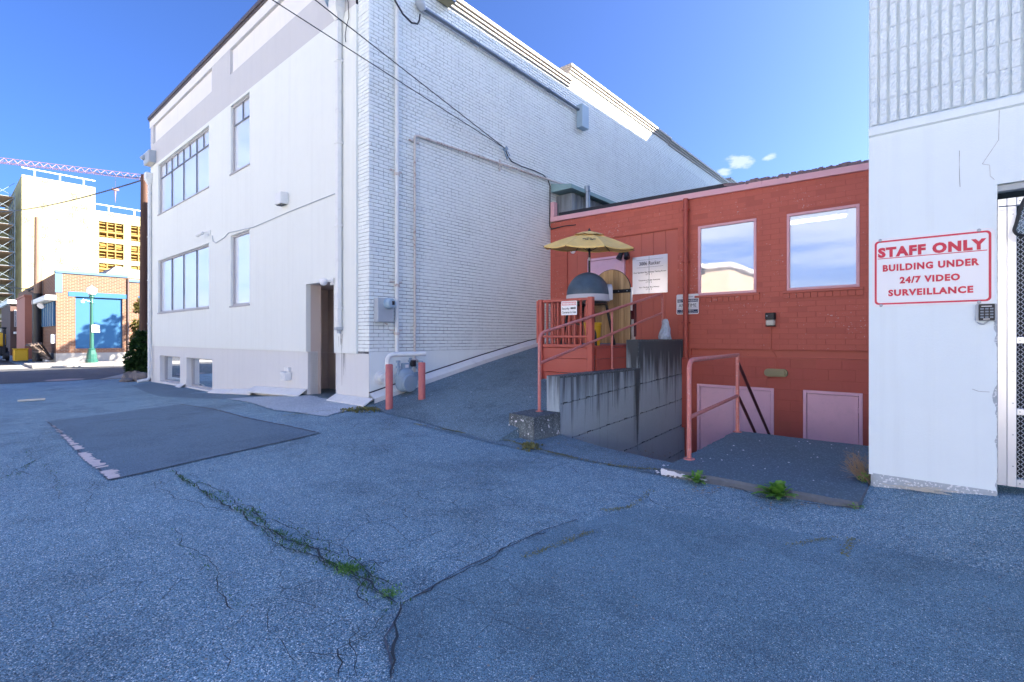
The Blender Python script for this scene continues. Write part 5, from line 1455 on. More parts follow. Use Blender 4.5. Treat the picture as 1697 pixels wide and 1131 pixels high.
for dx_, dy_, rr_ in ((0, 0, .05), (-.09, -.04, .028), (.09, -.04, .028), (-.04, -.08, .026), (.045, -.08, .026)):
    ring = []
    for k in range(13):
        q = k / 12 * 6.283; t_ = .62 - (dy_ + rr_ * .8 * math.sin(q)) * 1.0; aa = a_ + (dx_ + rr_ * math.cos(q)) / .6
        kk = int((aa / (math.pi / 4)) - .1); p = up_(aa, t_); p.z += .004; ring.append(p)
    m.tube(ring, .004, 5, False)
m.build('emblem', M['ink'], um)

# ---------------- arched gate of planks
ag = thing('arched_gate', 'honey coloured round topped plank gate with black strap behind the oven', 'gate', (-4.8, 8.62, DZ)); YA = 8.62; fa = FRONT(YA)
gl_, gr_ = -5.30, -4.46; gc, gw = (gl_ + gr_) / 2, (gr_ - gl_) / 2; zs = 1.325 - gw
NP = 7
for k in range(NP):
    a, b = gl_ + 2 * gw * k / NP + .002, gl_ + 2 * gw * (k + 1) / NP - .002; P = [(a, DZ + .03), (b, DZ + .03)]
    for j in range(6):
        x = b + (a - b) * j / 5; P.append((x, zs + math.sqrt(max(0, gw * gw - (x - gc) ** 2))))
    m = MB(); m.prism([fa.p(u, v, .015 + random.uniform(-.002, .002)) for u, v in P], fa.N * -.03); m.build('plank', M['plank'], ag)
m = MB(); pp = [fa.p(gc + (gw + .006) * math.cos(a), zs + (gw + .006) * math.sin(a), 0) for a in np.linspace(0, math.pi, 24)]; m.tube([fa.p(gr_ + .006, DZ, 0)] + pp + [fa.p(gl_ - .006, DZ, 0)], .008, 6); m.build('edge_band', M['black'], ag)
za = at(1030, 483, Y=YA).z
m = MB(); fbox(m, fa, gl_ + .28, gr_ + .02, za - .035, za + .035, .016, .026, .003); st_ = m.build('strap', M['black'], ag)
for u in (-4.9, -4.7, -4.52): m = MB(); m.lathe([(.012, 0), (.010, .006), (.003, .008)], fa.p(u, za, .026), fa.N, 8); m.build('bolt', M['steel'], st_)
m = MB(); fbox(m, fa, gr_ + .01, gr_ + .035, za - .38, za + .06, -.02, .02, .002); m.build('jamb_plate', M['alu'], ag)

# dark red post, pale pipe, yellow bin, plastic bag
m = MB(); q = at(1050, 500, Y=8.95); m.box(q.x - .045, q.x + .045, 8.9, 8.99, .02, .70, .008); pz = m.build('post_body', M['red_dark'], None, (q.x, 8.95, DZ))
pz.name = 'gate_post'; tag(pz, 'dark maroon post with a pale pipe below beside the plank gate', 'post')
m = MB(); m.tube([(q.x, 8.945, -.13), (q.x, 8.945, .019)], .04, 10); m.tube([(q.x + .012, 8.86, -.13), (q.x + .012, 8.86, .36)], .036, 10); m.build('pipe', M['rusty'], pz)
m = MB(); m.lathe([(.13, 0), (.15, .36), (.16, .365), (.16, .39), (.02, .39)], (-4.78, 7.78, DZ), n=20)
bk = m.build('bucket', M['yellow'], None, (-4.78, 7.78, DZ)); tag(bk, 'yellow plastic bucket on the deck behind the pickets', 'bucket')
m = MB(); m.lathe([(.165, 0), (.165, .03), (.02, .035)], (-4.78, 7.78, DZ + .385), n=20); m.build('lid', M['yellow'], bk)
m = MB(); bx = at(1115, 562, X=-4.26); rg = random.Random(5); P = []
nb = 14
for i, (r, z) in enumerate(((.155, 0), (.165, .05), (.15, .13), (.115, .21), (.085, .29), (.085, .36), (.06, .405), (.02, .42))):
    for k in range(nb): a = k / nb * 6.283; s = r * rg.uniform(.82, 1.15); P.append((bx.x + math.cos(a) * s * .72, 9.75 + math.sin(a) * s, ZT2 + .002 + z + (rg.uniform(-.012, .012) if 0 < i < 7 else 0)))
m.add(P, [(i * nb + k, i * nb + (k + 1) % nb, (i + 1) * nb + (k + 1) % nb, (i + 1) * nb + k) for i in range(7) for k in range(nb)] + [tuple(7 * nb + k for k in range(nb))])
bg = m.build('plastic_bag', M['bag'], None, (bx.x, 9.75, ZT2)); tag(bg, 'crumpled plastic bag standing on top of the concrete wall', 'bag')

# ---------------- metal address board
ab = thing('sign', 'brushed metal address board on the red wall beside the plank gate', 'sign', (-4.95, YR, 1.4)); fA = FRONT(YR + .04)
plate(fA, -5.37, -4.53, 1.0, 1.85, .008, .002, .014, 'panel', M['sign_metal'], ab)
m = MB(); fbox(m, fA, -4.97, -4.955, 1.01, 1.84, .014, .0152); m.build('reflecting_seam', M['grey_metal'], ab)
fT = .0152
m = MB(); fbox(m, fA, -5.27, -4.63, 1.765, 1.769, .014, fT); fbox(m, fA, -5.27, -4.63, 1.595, 1.599, .014, fT); m.build('rule', M['ink'], ab)
text('3006 Rucker', fA.p(-5.20, 1.645, fT), .51, .085, M['ink'], ab, bold=.008)
for s, u0, w_, z in (('Port Gardner Bay Winery Tasting Room', -5.34, .78, 1.47), ('S T E  1', -5.04, .14, 1.42), ('Temperance Design Associates', -5.22, .52, 1.29), ('S T E  2', -5.04, .14, 1.24), ('Port Gardner Bay Winery', -5.20, .48, 1.13), ('S T E  3', -5.04, .14, 1.08)):
    text(s, fA.p(u0, z, fT), w_, .032, M['ink'], ab, bold=.012)
# ---------------- no trespassing sign, curling behind the pipe
nt = thing('sign', 'white no trespassing sign with navy bands behind the red downpipe', 'sign', (-4.1, YR - .04, .75)); fN = FRONT(YR - .02)
q0, q1 = at(1121, 486, Y=YR - .02), at(1158, 519, Y=YR - .02); u0, u1, v1, v0 = q0.x, q1.x, q0.z, q1.z; v1 = .93; v0 = .50; ww = u1 - u0
plate(fN, u0, u1, v0, v1, .03, -.002, 0, 'panel', M['sign_white'], nt)
def band(a, b, mt): m = MB(); fbox(m, fN, u0 + .02, u1 - .02, v0 + (v1 - v0) * a, v0 + (v1 - v0) * b, 0, .001); m.build('band', mt, nt)
band(.60, .75, M['sign_navy']); band(.05, .23, M['sign_navy'])
H_ = v1 - v0
text('NO TRESPASSING', fN.p(u0 + .03, v0 + H_ * .63, .001), ww - .06, H_ * .09, M['sign_white'], nt, bold=.02)
text('ANYTIME', fN.p(u0 + .05, v0 + H_ * .36, .001), ww - .1, H_ * .17, M['ink'], nt)
text('THIS PROPERTY', fN.p(u0 + .1, v0 + H_ * .155, .001), ww - .2, H_ * .045, M['sign_white'], nt, bold=.01)
text('IS UNDER SURVEILLANCE', fN.p(u0 + .04, v0 + H_ * .075, .001), ww - .08, H_ * .05, M['sign_white'], nt, bold=.01)
m = MB(); fbox(m, fN, u0 + .12, u1 - .12, v0 + H_ * .85, v0 + H_ * .865, 0, .001); fbox(m, fN, u0 + .03, u1 - .03, v0 + H_ * .30, v0 + H_ * .31, 0, .001); m.build('rule', M['ink'], nt)

# ---------------- lamps on the red wall
fl = thing('floodlight', 'twin headed black floodlight on the red wall above the plank gate', 'lamp', (-5.5, YR, 1.72)); c = at(1035, 424, Y=YR - .05)
m = MB(); m.lathe([(.06, 0), (.06, .03), (.03, .04)], (c.x, YR + .04, c.z + .1), (0, -1, 0), 12); m.build('mount', M['black'], fl)
for s in (-1, 1):
    a = Vector((c.x + s * .05, YR - .06, c.z + .12)); d = Vector((s * .25, -.35, -.9)).normalized(); m = MB()
    m.lathe([(.035, 0), (.045, .05), (.07, .20), (.072, .22), (.055, .22)], a, d, 12); m.build('lamp_head', M['black'], fl)
cm_ = at(948, 416, Y=YR - .02); m = MB(); m.lathe([(.07, 0), (.07, .03), (.05, .07), (.02, .085)], (cm_.x, YR + .04, cm_.z), (0, -1, 0), 14)
o = m.build('dome_camera', M['sign_white'], None, (cm_.x, YR, cm_.z)); tag(o, 'small round white dome camera on the red wall under the umbrella edge', 'camera')
m = MB(); m.lathe([(.028, 0), (.015, .015)], (cm_.x, YR - .046, cm_.z), (0, -1, 0), 10); m.build('lens', M['black'], o)
wp = thing('wall_lamp', 'black box wall lamp with frosted lens below the red building windows', 'lamp', (-2.46, YR, .34))
c = at(1277, 530, Y=YR - .06); 
m = MB(); fbox(m, fr, c.x - .085, c.x + .085, c.z + .0, c.z + .13, 0, .12, .012); fbox(m, fr, c.x - .085, c.x + .085, c.z - .13, c.z - .115, 0, .11, .005); m.build('housing', M['black'], wp)
m = MB(); fbox(m, fr, c.x - .078, c.x + .078, c.z - .115, c.z, 0, .105, .02); m.build('lens', M['lens'], wp)
m = MB(); m.lathe([(.015, 0), (.015, .006), (.004, .01)], fr.p(c.x - .05, c.z + .07, .12), fr.N, 8); m.build('sensor', M['steel'], wp)
m = MB(); b = at(1286, 611, Y=YR - .02); m.tube([fr.p(c.x, c.z - .13, .02), fr.p(c.x, -.20, .022), fr.p(c.x + .02, -.26, -.03), fr.p(b.x - .01, -.36, -.03), fr.p(b.x, -.42, .014), fr.p(b.x, b.z, .018)], .011, 8); m.build('conduit', M['red_panel'], wp)
bl = thing('bulkhead_lamp', 'tan oblong bulkhead lamp above the pink basement doors', 'lamp', (-2.36, YR, -.67)); z_ = at(1286, 618, Y=YR).z
plate(fr, b.x - .2, b.x + .2, z_ - .075, z_ + .075, .07, 0, .06, 'housing', M['tan_lamp'], bl)
plate(fr, b.x - .165, b.x + .165, z_ - .05, z_ + .05, .045, .06, .095, 'cover', M['tan_lamp'], bl)
# ================================================================ THINGS ON THE WHITE BUILDING
def cam_dome(px, py, label, fr_, nm='security_camera', arm=.16, d=(-.6, 0, -.2)):
    c = at(px, py, Y=YF); t = thing(nm, label, 'camera', (c.x, YF, c.z))
    m = MB(); fbox(m, fr_, c.x - .06, c.x + .06, c.z - .07, c.z + .07, 0, .035, .006); m.build('mount', M['white_metal'], t)
    m = MB(); m.tube([fr_.p(c.x, c.z, .03), fr_.p(c.x - .03, c.z + .01, .10), fr_.p(c.x - .10, c.z + .0, .13)], .02, 8); m.build('arm', M['white_metal'], t)
    return t, c
t, c = cam_dome(348, 386, 'white bullet camera high on the stucco beside the lower windows', ff)
m = MB(); a = ff.p(c.x - .08, c.z - .01, .14); d = Vector((-.85, -.35, -.25)).normalized(); m.lathe([(.03, 0), (.045, .01), (.045, .2), (.052, .205), (.052, .25), (.04, .25)], a, d, 12); m.build('body', M['white_metal'], t)
m = MB(); m.lathe([(.034, 0), (.034, .004), (.004, .006)], a + d * .25, d, 10); m.build('lens', M['black'], t)
t, c = cam_dome(552, 467, 'white dome camera at the top corner of the recessed doorway', ff)
m = MB(); q = ff.p(c.x - .13, c.z - .0, .13); m.lathe([(.075, .045), (.08, 0), (.075, -.02), (.06, -.055), (.03, -.075), (.005, -.08)], q, n=14); m.build('dome', M['sign_white'], t)
m = MB(); m.lathe([(.03, 0), (.018, .012)], q + Vector((-.04, -.045, -.05)), (-.5, -.6, -.5), 10); m.build('lens', M['black'], t)
def wallbox(px0, py0, px1, py1, nm, label, cat, depth, mat, fr_=ff, lens=None):
    a, b = at(px0, py0, Y=YF), at(px1, py1, Y=YF); t = thing(nm, label, cat, ((a.x + b.x) / 2, YF, (a.z + b.z) / 2))
    m = MB(); fbox(m, fr_, a.x, b.x, b.z, a.z, 0, depth, .012); m.build('housing', mat, t)
    if lens: m = MB(); fbox(m, fr_, a.x + .03, b.x - .03, b.z - .012, b.z + .0, .03, depth - .02, .004); m.build('lens', lens, t)
    return t, a, b
wallbox(468, 324, 478, 339, 'wall_lamp', 'small white box lamp alone on the blank stucco wall', 'lamp', .17, M['white_metal'], lens=M['black'])
t, a, b = wallbox(471, 616, 480, 631, 'vent_hood', 'small white vent box low on the grey base wall', 'vent', .14, M['white_metal'], FRONT(YB))
m = MB(); fbox(m, FRONT(YB), a.x + .02, b.x - .03, a.z + .002, a.z + .10, 0, .06, .006); m.build('back_plate', M['white_metal'], t)
t, a, b = wallbox(250, 258, 259, 270, 'wall_lamp', 'grey flood lamp above the far downspout of the stucco wall', 'lamp', .22, M['grey_metal'], lens=M['lens'])
m = MB(); m.tube([ff.p(a.x + .1, a.z - .1, .2), ff.p(a.x + .1, a.z - .22, .3)], .07, 10); m.build('lamp_head', M['grey_metal'], t)
c = at(566, 3, Y=YF); t = thing('floodlight', 'dark twin floodlight above the near downspout head', 'lamp', (c.x, YF, c.z))
m = MB(); fbox(m, ff, c.x - .05, c.x + .05, c.z - .02, c.z + .1, 0, .05); m.build('mount', M['black'], t)
for s in (-1, 1): m = MB(); m.lathe([(.05, 0), (.07, .1), (.085, .16), (.08, .17), (.02, .165)], ff.p(c.x + s * .1, c.z + .04, .1), (s * .5, -.6, -.35), 12); m.build('lamp_head', M['blue_metal'], t)
def cable(nm, label, pts, r, mat, cat='cable', nseg=8, sag=0):
    m = MB(); m.tube(pts, r, 6, True); o = m.build(nm, mat, None, tuple(pts[0])); tag(o, label, cat); return o
P = [at(*p, Y=YF - .012) for p in ((352, 391), (353, 400), (358, 403), (372, 394), (379, 386), (420, 377), (480, 351), (530, 331), (556, 321))]
P += [at(558, 322, Y=YF - .012), at(559.5, 328, Y=YF - .012), at(560, 400, Y=YF - .012), at(560, 465, Y=YF - .012)]
cable('cable_run', 'thin white cable running across the stucco between the cameras', P, .011, M['grey_metal'])
P = [at(*p, Y=YF - .03) for p in ((572, -20), (577, 5), (578, 30), (574, 44), (572, 60), (573, 70))]
cable('lamp_cord', 'loose dark cord hanging at the near downspout head', P, .007, M['wire'])
P = [at(*p, Y=YB - .02) for p in ((589, -40), (589.5, 30), (590, 200))]
cable('ground_wire', 'thin dark wire running down the corner bricks', P, .005, M['wire'])

# ---------------- brick side services
def S_(px, py, n=.0): return at(px, py, X=XC + n)
cv = thing('conduit', 'thick white painted conduit rising up the brick wall over the meter', 'pipe', tuple(S_(655, 590)))
x = S_(655, 300).y
m = MB(); m.tube([(XC + .05, x, -.33), (XC + .05, x, 7.0)], .040, 10); m.build('tube', M['white_metal'], cv)
for z in (3.02, .95, .05): m = MB(); m.lathe([(.055, 0), (.055, .05)], (XC + .05, x, z), n=10); m.bar((XC + .02, x - .13, z + .09), (XC + .02, x + .13, z + .09), .03, .03); m.build('clamp', M['rusty'], cv)
gp = thing('gas_pipe', 'thin rust spotted gas pipe bending along the brick wall', 'pipe', tuple(S_(685, 590)))
y0 = S_(685, 400).y; zt = S_(685, 225).z; pe = S_(911, 300); yv = 12.6; sl_ = (pe.z - zt) / (pe.y - y0)
rail_pipe(gp, 'tube', [(XC + .045, y0, -.66), (XC + .045, y0, zt), (XC + .045, yv, zt + sl_ * (yv - y0))], .024, .07, M['rusty'])
for z in (.2, .95, 1.9, -.33): m = MB(); m.lathe([(.034, 0), (.034, .05)], (XC + .045, y0, z), n=8); m.build('coupling', M['rusty'], gp)
m = MB(); m.bar((XC + .02, y0 - .12, zt - .12), (XC + .02, y0 + .12, zt - .12), .03, .03); m.build('bracket', M['rusty'], gp)
q = S_(825, 273); m = MB(); m.bar((XC + .06, q.y, q.z - .16), (XC + .06, q.y, q.z + .1), .03, .03); m.build('bracket', M['rusty'], gp)
m = MB(); m.bar((XC + .06, y0 - .16, -.32), (XC + .06, y0 + .1, -.32), .025, .025); m.build('valve_handle', M['rusty'], gp)
em = thing('electric_meter', 'grey electric meter box with round glass dial on the brick corner', 'meter', tuple(S_(632, 515)))
a, b = S_(619, 492), S_(646, 535); y0_, y1_, z1_, z0_ = a.y, b.y, a.z, b.z
m = MB(); fbox(m, fs, y0_, y1_, z0_, z1_ - .02, 0, .13, .012); m.build('case', M['grey_metal'], em)
m = MB(); fbox(m, fs, y0_ + .01, y1_ - .01, z0_ + .01, z0_ + (z1_ - z0_) * .5, .13, .136, .003); m.build('door', M['grey_metal'], em)
ym, zm = y0_ + (y1_ - y0_) * .62, z0_ + (z1_ - z0_) * .74
m = MB(); m.lathe([(.10, 0), (.10, .03), (.088, .035), (.088, .11), (.075, .135), (.01, .14)], (XC + .13, ym, zm), (1, 0, 0), 20); m.build('dial', M['box_blue'], em)
m = MB(); fbox(m, fs, ym - .01, ym + .05, zm - .03, zm + .04, .262, .272, .004); m.build('display', M['black'], em)
m = MB(); m.tube([fs.p(ym - .02, z0_, .06), fs.p(ym + .03, z0_ - .04, .08)], .018, 8); m.build('latch', M['rusty'], em)
# bollards and the guard pipe
def bollard(px, py_base, py_top, label, r=.062):
    p = None
    for Xb in (None,): p = ground_at(px, py_base)
    if p.y > 4.8: 
        for _ in range(60):
            z = .6 * p.z + .4 * rz(min(max(p.x, -7.6), -4.5), max(p.y, 4.8)); p = at(px, py_base, Z=z)
        p.z = rz(min(max(p.x, -7.6), -4.5), p.y)
    f = -ST * p.x + CT * p.y; zt = (560 - py_top) / FPX * f
    m = MB(); m.lathe([(r, -.1), (r, zt - p.z - .012), (r * .86, zt - p.z), (.005, zt - p.z + .004)], p, n=18); o = m.build('bollard', M['bollard'], None, tuple(p)); tag(o, label, 'bollard', 'bollards guarding the gas meter'); return o, p, zt, f
b1, p1, zt1, f1 = bollard(645, 678, 604, 'salmon red bollard nearest the white building corner')
b2, p2, zt2, f2 = bollard(699, 662, 601, 'salmon red bollard on the uphill side of the gas meter')
gd = thing('guard_pipe', 'white painted guard pipe bent over the gas meter', 'pipe', (p1.x, p1.y, zt1))
rail_pipe(gd, 'tube', [(p1.x - .05, p1.y, zt1 - .1), (p1.x - .05, p1.y, zt1 + .16), (p2.x - .02, p2.y + .1, zt1 + .165)], .042, .12, M['white_metal'])
gm = thing('gas_meter', 'blue grey gas meter with regulator between the two red bollards', 'meter', (-7.45, 6.1, -.95))
c = at(671, 630, X=-7.42); cy, cz = c.y, c.z
def ell(m, c, r, n=2.6, nu=20, nv=12):
    P = []
    for i in range(nv + 1):
        b = -math.pi / 2 + math.pi * i / nv
        for j in range(nu):
            a = 2 * math.pi * j / nu; f = lambda v: math.copysign(abs(v) ** (2 / n), v)
            P.append((c[0] + r[0] * f(math.cos(b)) * f(math.cos(a)), c[1] + r[1] * f(math.cos(b)) * f(math.sin(a)), c[2] + r[2] * f(math.sin(b))))
    m.add(P, [(i * nu + j, i * nu + (j + 1) % nu, (i + 1) * nu + (j + 1) % nu, (i + 1) * nu + j) for i in range(nv) for j in range(nu)], 0, True)
m = MB(); ell(m, (-7.42, cy, cz), (.14, .165, .215), 3.0); m.build('body', M['blue_metal'], gm)
m = MB(); m.lathe([(.178, -.012), (.185, -.008), (.185, .008), (.178, .012)], (-7.42, cy, cz + .06), (0, 0, 1), 22)
for v in m.v: pass
m.v = [(-7.42 + (x + 7.42) * .86, y, z) for x, y, z in m.v]; m.build('flange', M['blue_metal'], gm)
m = MB(); m.lathe([(.16, 0), (.165, .012), (.15, .05), (.10, .06), (.005, .062)], (-7.29, cy - .0, cz - .05), (1, 0, 0), 20); m.build('front_cover', M['blue_metal'], gm)
for k in range(8):
    a = k * math.pi / 4; m = MB(); m.lathe([(.012, 0), (.012, .012), (.003, .014)], (-7.272, cy + .14 * math.cos(a), cz - .05 + .14 * math.sin(a)), (1, 0, 0), 6); m.build('bolt', M['blue_metal'], gm)
m = MB(); fbox(m, fs, cy - .055, cy + .07, cz + .20, cz + .31, .22, .33, .012); m.build('register', M['blue_metal'], gm)
m = MB(); fbox(m, fs, cy - .03, cy + .045, cz + .225, cz + .285, .33, .334); m.build('register_glass', M['sign_white'], gm)
for s, h in ((-.15, .36), (.12, .40)):
    m = MB(); m.tube([(-7.42, cy + s, cz + .1), (-7.42, cy + s, cz + h)], .028, 8); m.lathe([(.042, 0), (.042, .04)], (-7.42, cy + s, cz + .22), n=8); m.lathe([(.042, 0), (.042, .04)], (-7.42, cy + s, cz + .32), n=8); m.build('riser', M['blue_metal'], gm)
m = MB(); fbox(m, fs, cy + .10, cy + .20, cz + .24, cz + .36, .26, .36, .01); m.build('module', M['black'], gm)
rg_ = at(698, 607, X=-7.45); m = MB(); m.lathe([(.03, -.05), (.03, 0), (.10, .01), (.105, .04), (.06, .07), (.04, .13), (.045, .14), (.01, .15)], (-7.45, cy + .36, cz + .20), (.35, 0, 1), 16); m.build('regulator', M['blue_metal'], gm)
m = MB(); m.tube([(-7.42, cy + .12, cz + .36), (-7.43, cy + .26, cz + .36), (-7.45, cy + .36, cz + .30)], .025, 8); m.build('elbow', M['rusty'], gm)
m = MB(); fbox(m, fs, cy + .30, cy + .46, cz - .06, cz + .12, .10, .11, .004); m.build('tag_plate', M['box_blue'], gm)
sp = thing('wall_inlet', 'white round wall inlet cap low on the brick corner', 'valve', tuple(S_(631, 627)))
c = S_(630, 627); m = MB(); m.lathe([(.125, 0), (.125, .02), (.09, .035), (.07, .10), (.085, .105), (.085, .13), (.03, .14)], c, (1, 0, 0), 18); m.build('flange', M['white_metal'], sp)
m = MB(); m.tube([c + Vector((.12, -.1, 0)), c + Vector((.16, .1, .02))], .014, 6); m.tube([c + Vector((.14, 0, -.1)), c + Vector((.14, 0, .1))], .012, 6); m.build('handle', M['white_metal'], sp)
# upper conduit, box, lamp
uc_ = thing('roof_conduit', 'dark grey conduit running along the brick wall to a pale blue box', 'pipe', tuple(S_(700, 20)))
a, b = S_(697, 20), S_(955, 180); zc = (a.z + b.z) / 2
a.z, b.z = zc + .03, zc - .03
m = MB(); m.tube([(XC + .07, a.y, a.z), (XC + .07, b.y, b.z)], .042, 10); m.build('tube', M['conduit'], uc_)
for k in (.25, .5, .75): m = MB(); p = a.lerp(b, k); m.tube([(XC + .07, p.y - .05, p.z), (XC + .07, p.y + .05, p.z)], .052, 10); m.build('coupling', M['conduit'], uc_)
m = MB(); m.lathe([(.055, -.06), (.09, .02), (.09, .10), (.06, .15), (.01, .16)], (XC + .09, a.y - .04, a.z - .02), (0, -.5, .6), 12); m.build('weather_head', M['grey_metal'], uc_)
m = MB(); fbox(m, fs, b.y, b.y + .34, b.z - .5, b.z + .14, 0, .2, .012); m.build('junction_box', M['box_blue'], uc_)
P = [S_(*p, n=.12) for p in ((640, -40), (655, 2), (668, 24), (682, 38), (692, 40), (695, 34), (696, 24))]
cable('service_cable', 'thick black cable looping into the weather head high on the brick', P, .017, M['wire'])
c = S_(732, 6); t = thing('wall_lamp', 'grey box lamp hanging under the brick wall coping', 'lamp', tuple(c))
m = MB(); fbox(m, fs, c.y - .16, c.y + .16, c.z - .02, c.z + .4, 0, .26, .01); m.build('housing', M['conduit'], t)
m = MB(); fbox(m, fs, c.y - .14, c.y + .14, c.z - .032, c.z - .015, .03, .24, .003); m.build('lens', M['tan_lamp'], t)
# drop wires from the pole across the yard to the wall knob
knob = S_(838, 247, .06)
def droop(a, b, s, n=18): return [a.lerp(b, i / n) - Vector((0, 0, s * 4 * (i / n) * (1 - i / n))) for i in range(n + 1)]
def ray(px, py, f): return Vector(((px - 848.5) / FPX * f * CT - f * ST, (px - 848.5) / FPX * f * ST + f * CT, (560 - py) / FPX * f))
A1 = ray(459, 0, 7.3); A2 = ray(528, 0, 7.7)
wa = knob + (A1 - knob) * 2.9; wb = knob + (A2 - knob) * 2.9
PB = Vector(((wa.x + wb.x) / 2, (wa.y + wb.y) / 2 - .1, max(wa.z, wb.z) + .5))
cable('drop_wire', 'lower drop wire crossing the stucco front to the brick wall knob', droop(knob, wa, .05), .008, M['wire'])
cable('drop_wire', 'upper drop wire crossing the sky and stucco top to the brick wall knob', droop(knob, wb, .05), .009, M['wire'])
kn = thing('wire_knob', 'small blue insulator holding the drop wires on the brick wall', 'insulator', tuple(knob))
m = MB(); m.lathe([(.02, -.06), (.045, -.05), (.03, 0), (.05, .04), (.02, .05)], knob, (1, 0, .2), 10); m.tube([knob, knob + Vector((.02, .12, -.12)), knob + Vector((0, .05, -.22)), knob + Vector((.02, -.05, -.1)), knob], .012, 6); m.build('insulator', M['blue_metal'], kn)
P = [S_(*p, n=.025) for p in ((838, 250), (842, 260), (848, 268), (864, 276), (885, 283), (900, 290), (908, 298), (911.5, 309), (911.5, 340), (911, 375))] + [at(914, 380, Y=YR - .015), at(935, 375, Y=YR - .015), at(954, 373, Y=YR - .015)]
cable('wall_cable', 'black cable winding down the brick wall to the red building', P, .013, M['wire'])

# ================================================================ FAR SIDE OF THE STREET
SH = -1.50
bs = thing('brick_shop', 'low orange brick shop with blue painted panel beside the street lamp', 'building', (-48, 12, SH))
XS = -40.5; YS = at(93, 560, X=XS).y; fS = SIDE(XS); fSy = FRONT(YS)
def zS(px, py): return at(px, py, X=XS).z
def yS(px): return at(px, 560, X=XS).y
tp = zS(93, 452); YE = YS + 24
t_ = NT('orange_brick')
bk_ = t_.n.new("ShaderNodeTexBrick"); bk_.inputs['Scale'].default_value = 1.0; bk_.inputs['Color1'].default_value = (.20, .085, .042, 1); bk_.inputs['Color2'].default_value = (.14, .055, .030, 1); bk_.inputs['Mortar'].default_value = (.26, .20, .15, 1)
bk_.inputs['Mortar Size'].default_value = .012; bk_.inputs['Brick Width'].default_value = .26; bk_.inputs['Row Height'].default_value = .09
cx_ = t_.n.new("ShaderNodeCombineXYZ"); s_ = t_.sep(); t_.l.new(t_.math('ADD', s_[1], s_[0]), cx_.inputs[0]); t_.l.new(s_[2], cx_.inputs[1]); t_.l.new(cx_.outputs[0], bk_.inputs['Vector'])
col = t_.mix(t_.noise(6, 5), sc((.8, .8, .8), 1), (1, 1, 1)); M['orange_brick'] = t_.done(t_.mix(1, bk_.outputs['Color'], col, 'MULTIPLY'), .85, t_.bump(bk_.outputs['Fac'], -.4, .01))
M['blue_wall'] = paint('bright_blue_wall_paint', (.022, .105, .22), rough=.7, var=.06, bs=12, bd=.01)
M['blue_trim'] = paint('slate_blue_trim', (.07, .14, .22), rough=.6)
p0, p1 = yS(125), yS(203); zb_, zt_ = zS(125, 578), zS(125, 492)
m = MB(); holed(m, fS, YS, YE, SH + .55, tp, [(p0, p1, zb_, zt_)], 0, .12)
m.quad((XS, YS, SH + .55), (XS, YS, tp), (XS - 22, YS, tp), (XS - 22, YS, SH + .55)); m.build('brick_wall', M['orange_brick'], bs)
m = MB(); fbox(m, fS, p0 - .03, p1 + .03, zb_ - .03, zt_ + .03, -.2, -.10); m.build('blue_panel', M['blue_wall'], bs)
m = MB(); fbox(m, fS, yS(113), yS(211), zS(125, 492), zS(125, 484), -.05, .03, .01); m.build('blue_lintel', M['blue_wall'], bs)
m = MB(); fbox(m, fS, YS - .02, YE, SH - .4, SH + .55, -.2, .04, .01); fbox(m, fSy, XS - 22, XS - .2, SH - .4, SH + .55, -.2, .04, .01); m.build('plinth', M['concrete'], bs)
m = MB(); fbox(m, fS, YS - .06, yS(212), tp - .02, tp + .16, -.3, .08, .02); fbox(m, fS, YS - .05, YS + .28, tp - 1.2, tp - .02, -.02, .03, .005); m.build('coping', M['blue_trim'], bs)
m = MB(); fbox(m, fS, yS(213), YE, tp - .28, tp - .10, -.3, .08, .02); m.build('coping', M['blue_trim'], bs)
m = MB(); m.tube([(XS + .06, yS(212), SH), (XS + .06, yS(212), tp - .05)], .05, 8); m.build('downpipe', M['coping_dark'], bs)
m = MB(); fbox(m, fS, yS(229), yS(229) + 1.6, zS(229, 497), zS(229, 491), -.05, .03, .01); m.build('blue_lintel', M['blue_wall'], bs)
m = MB(); m.box(XS - 22, XS - .3, YS + .2, YE, tp - .5, tp - .4); m.build('roof', M['black_flash'], bs)
# gable of the roof behind
m = MB(); q0, q1, q2 = at(165, 461, X=XS - 6), at(193, 441, X=XS - 6), at(240, 450, X=XS - 6); m.prism([q0, q1, q2, Vector((q2.x, q2.y, q0.z - 1)), Vector((q0.x, q0.y, q0.z - 1))], (-6, 0, 0)); m.build('roof_ridge', M['sidewalk'], bs)
# shaded flank of that shop: blue and pale boards, small lamp
def xS(px): return at(px, 560, Y=YS).x
ZA_, ZB_ = at(85, 502, Y=YS).z, at(85, 541, Y=YS).z
xa, xb = xS(92), xS(69)
for k in range(13):
    a, b = xa + (xb - xa) * k / 13, xa + (xb - xa) * (k + 1) / 13
    m = MB(); fbox(m, fSy, b, a, ZB_, ZA_, 0, .05 if k % 2 else .09); m.build('board', M['blue_wall'] if k % 2 == 0 else M['white_metal'], bs)
m = MB(); fbox(m, fSy, xb, xa + .4, ZA_ + .05, ZA_ + .35, 0, .5, .02); m.build('eave', M['white_metal'], bs)
q = at(71, 505, Y=YS - .2); m = MB(); m.lathe([(.02, 0), (.2, .12), (.2, .22)], q + Vector((0, 0, 0)), (.6, -.6, -.5), 10); m.build('lamp', M['sign_white'], bs)
q = at(88, 560, Y=YS - .1); m = MB(); m.box(q.x - .2, q.x + .2, YS - .2, YS - .01, q.z - .35, q.z + .2, .02); m.build('meter_box', M['sign_white'], bs)
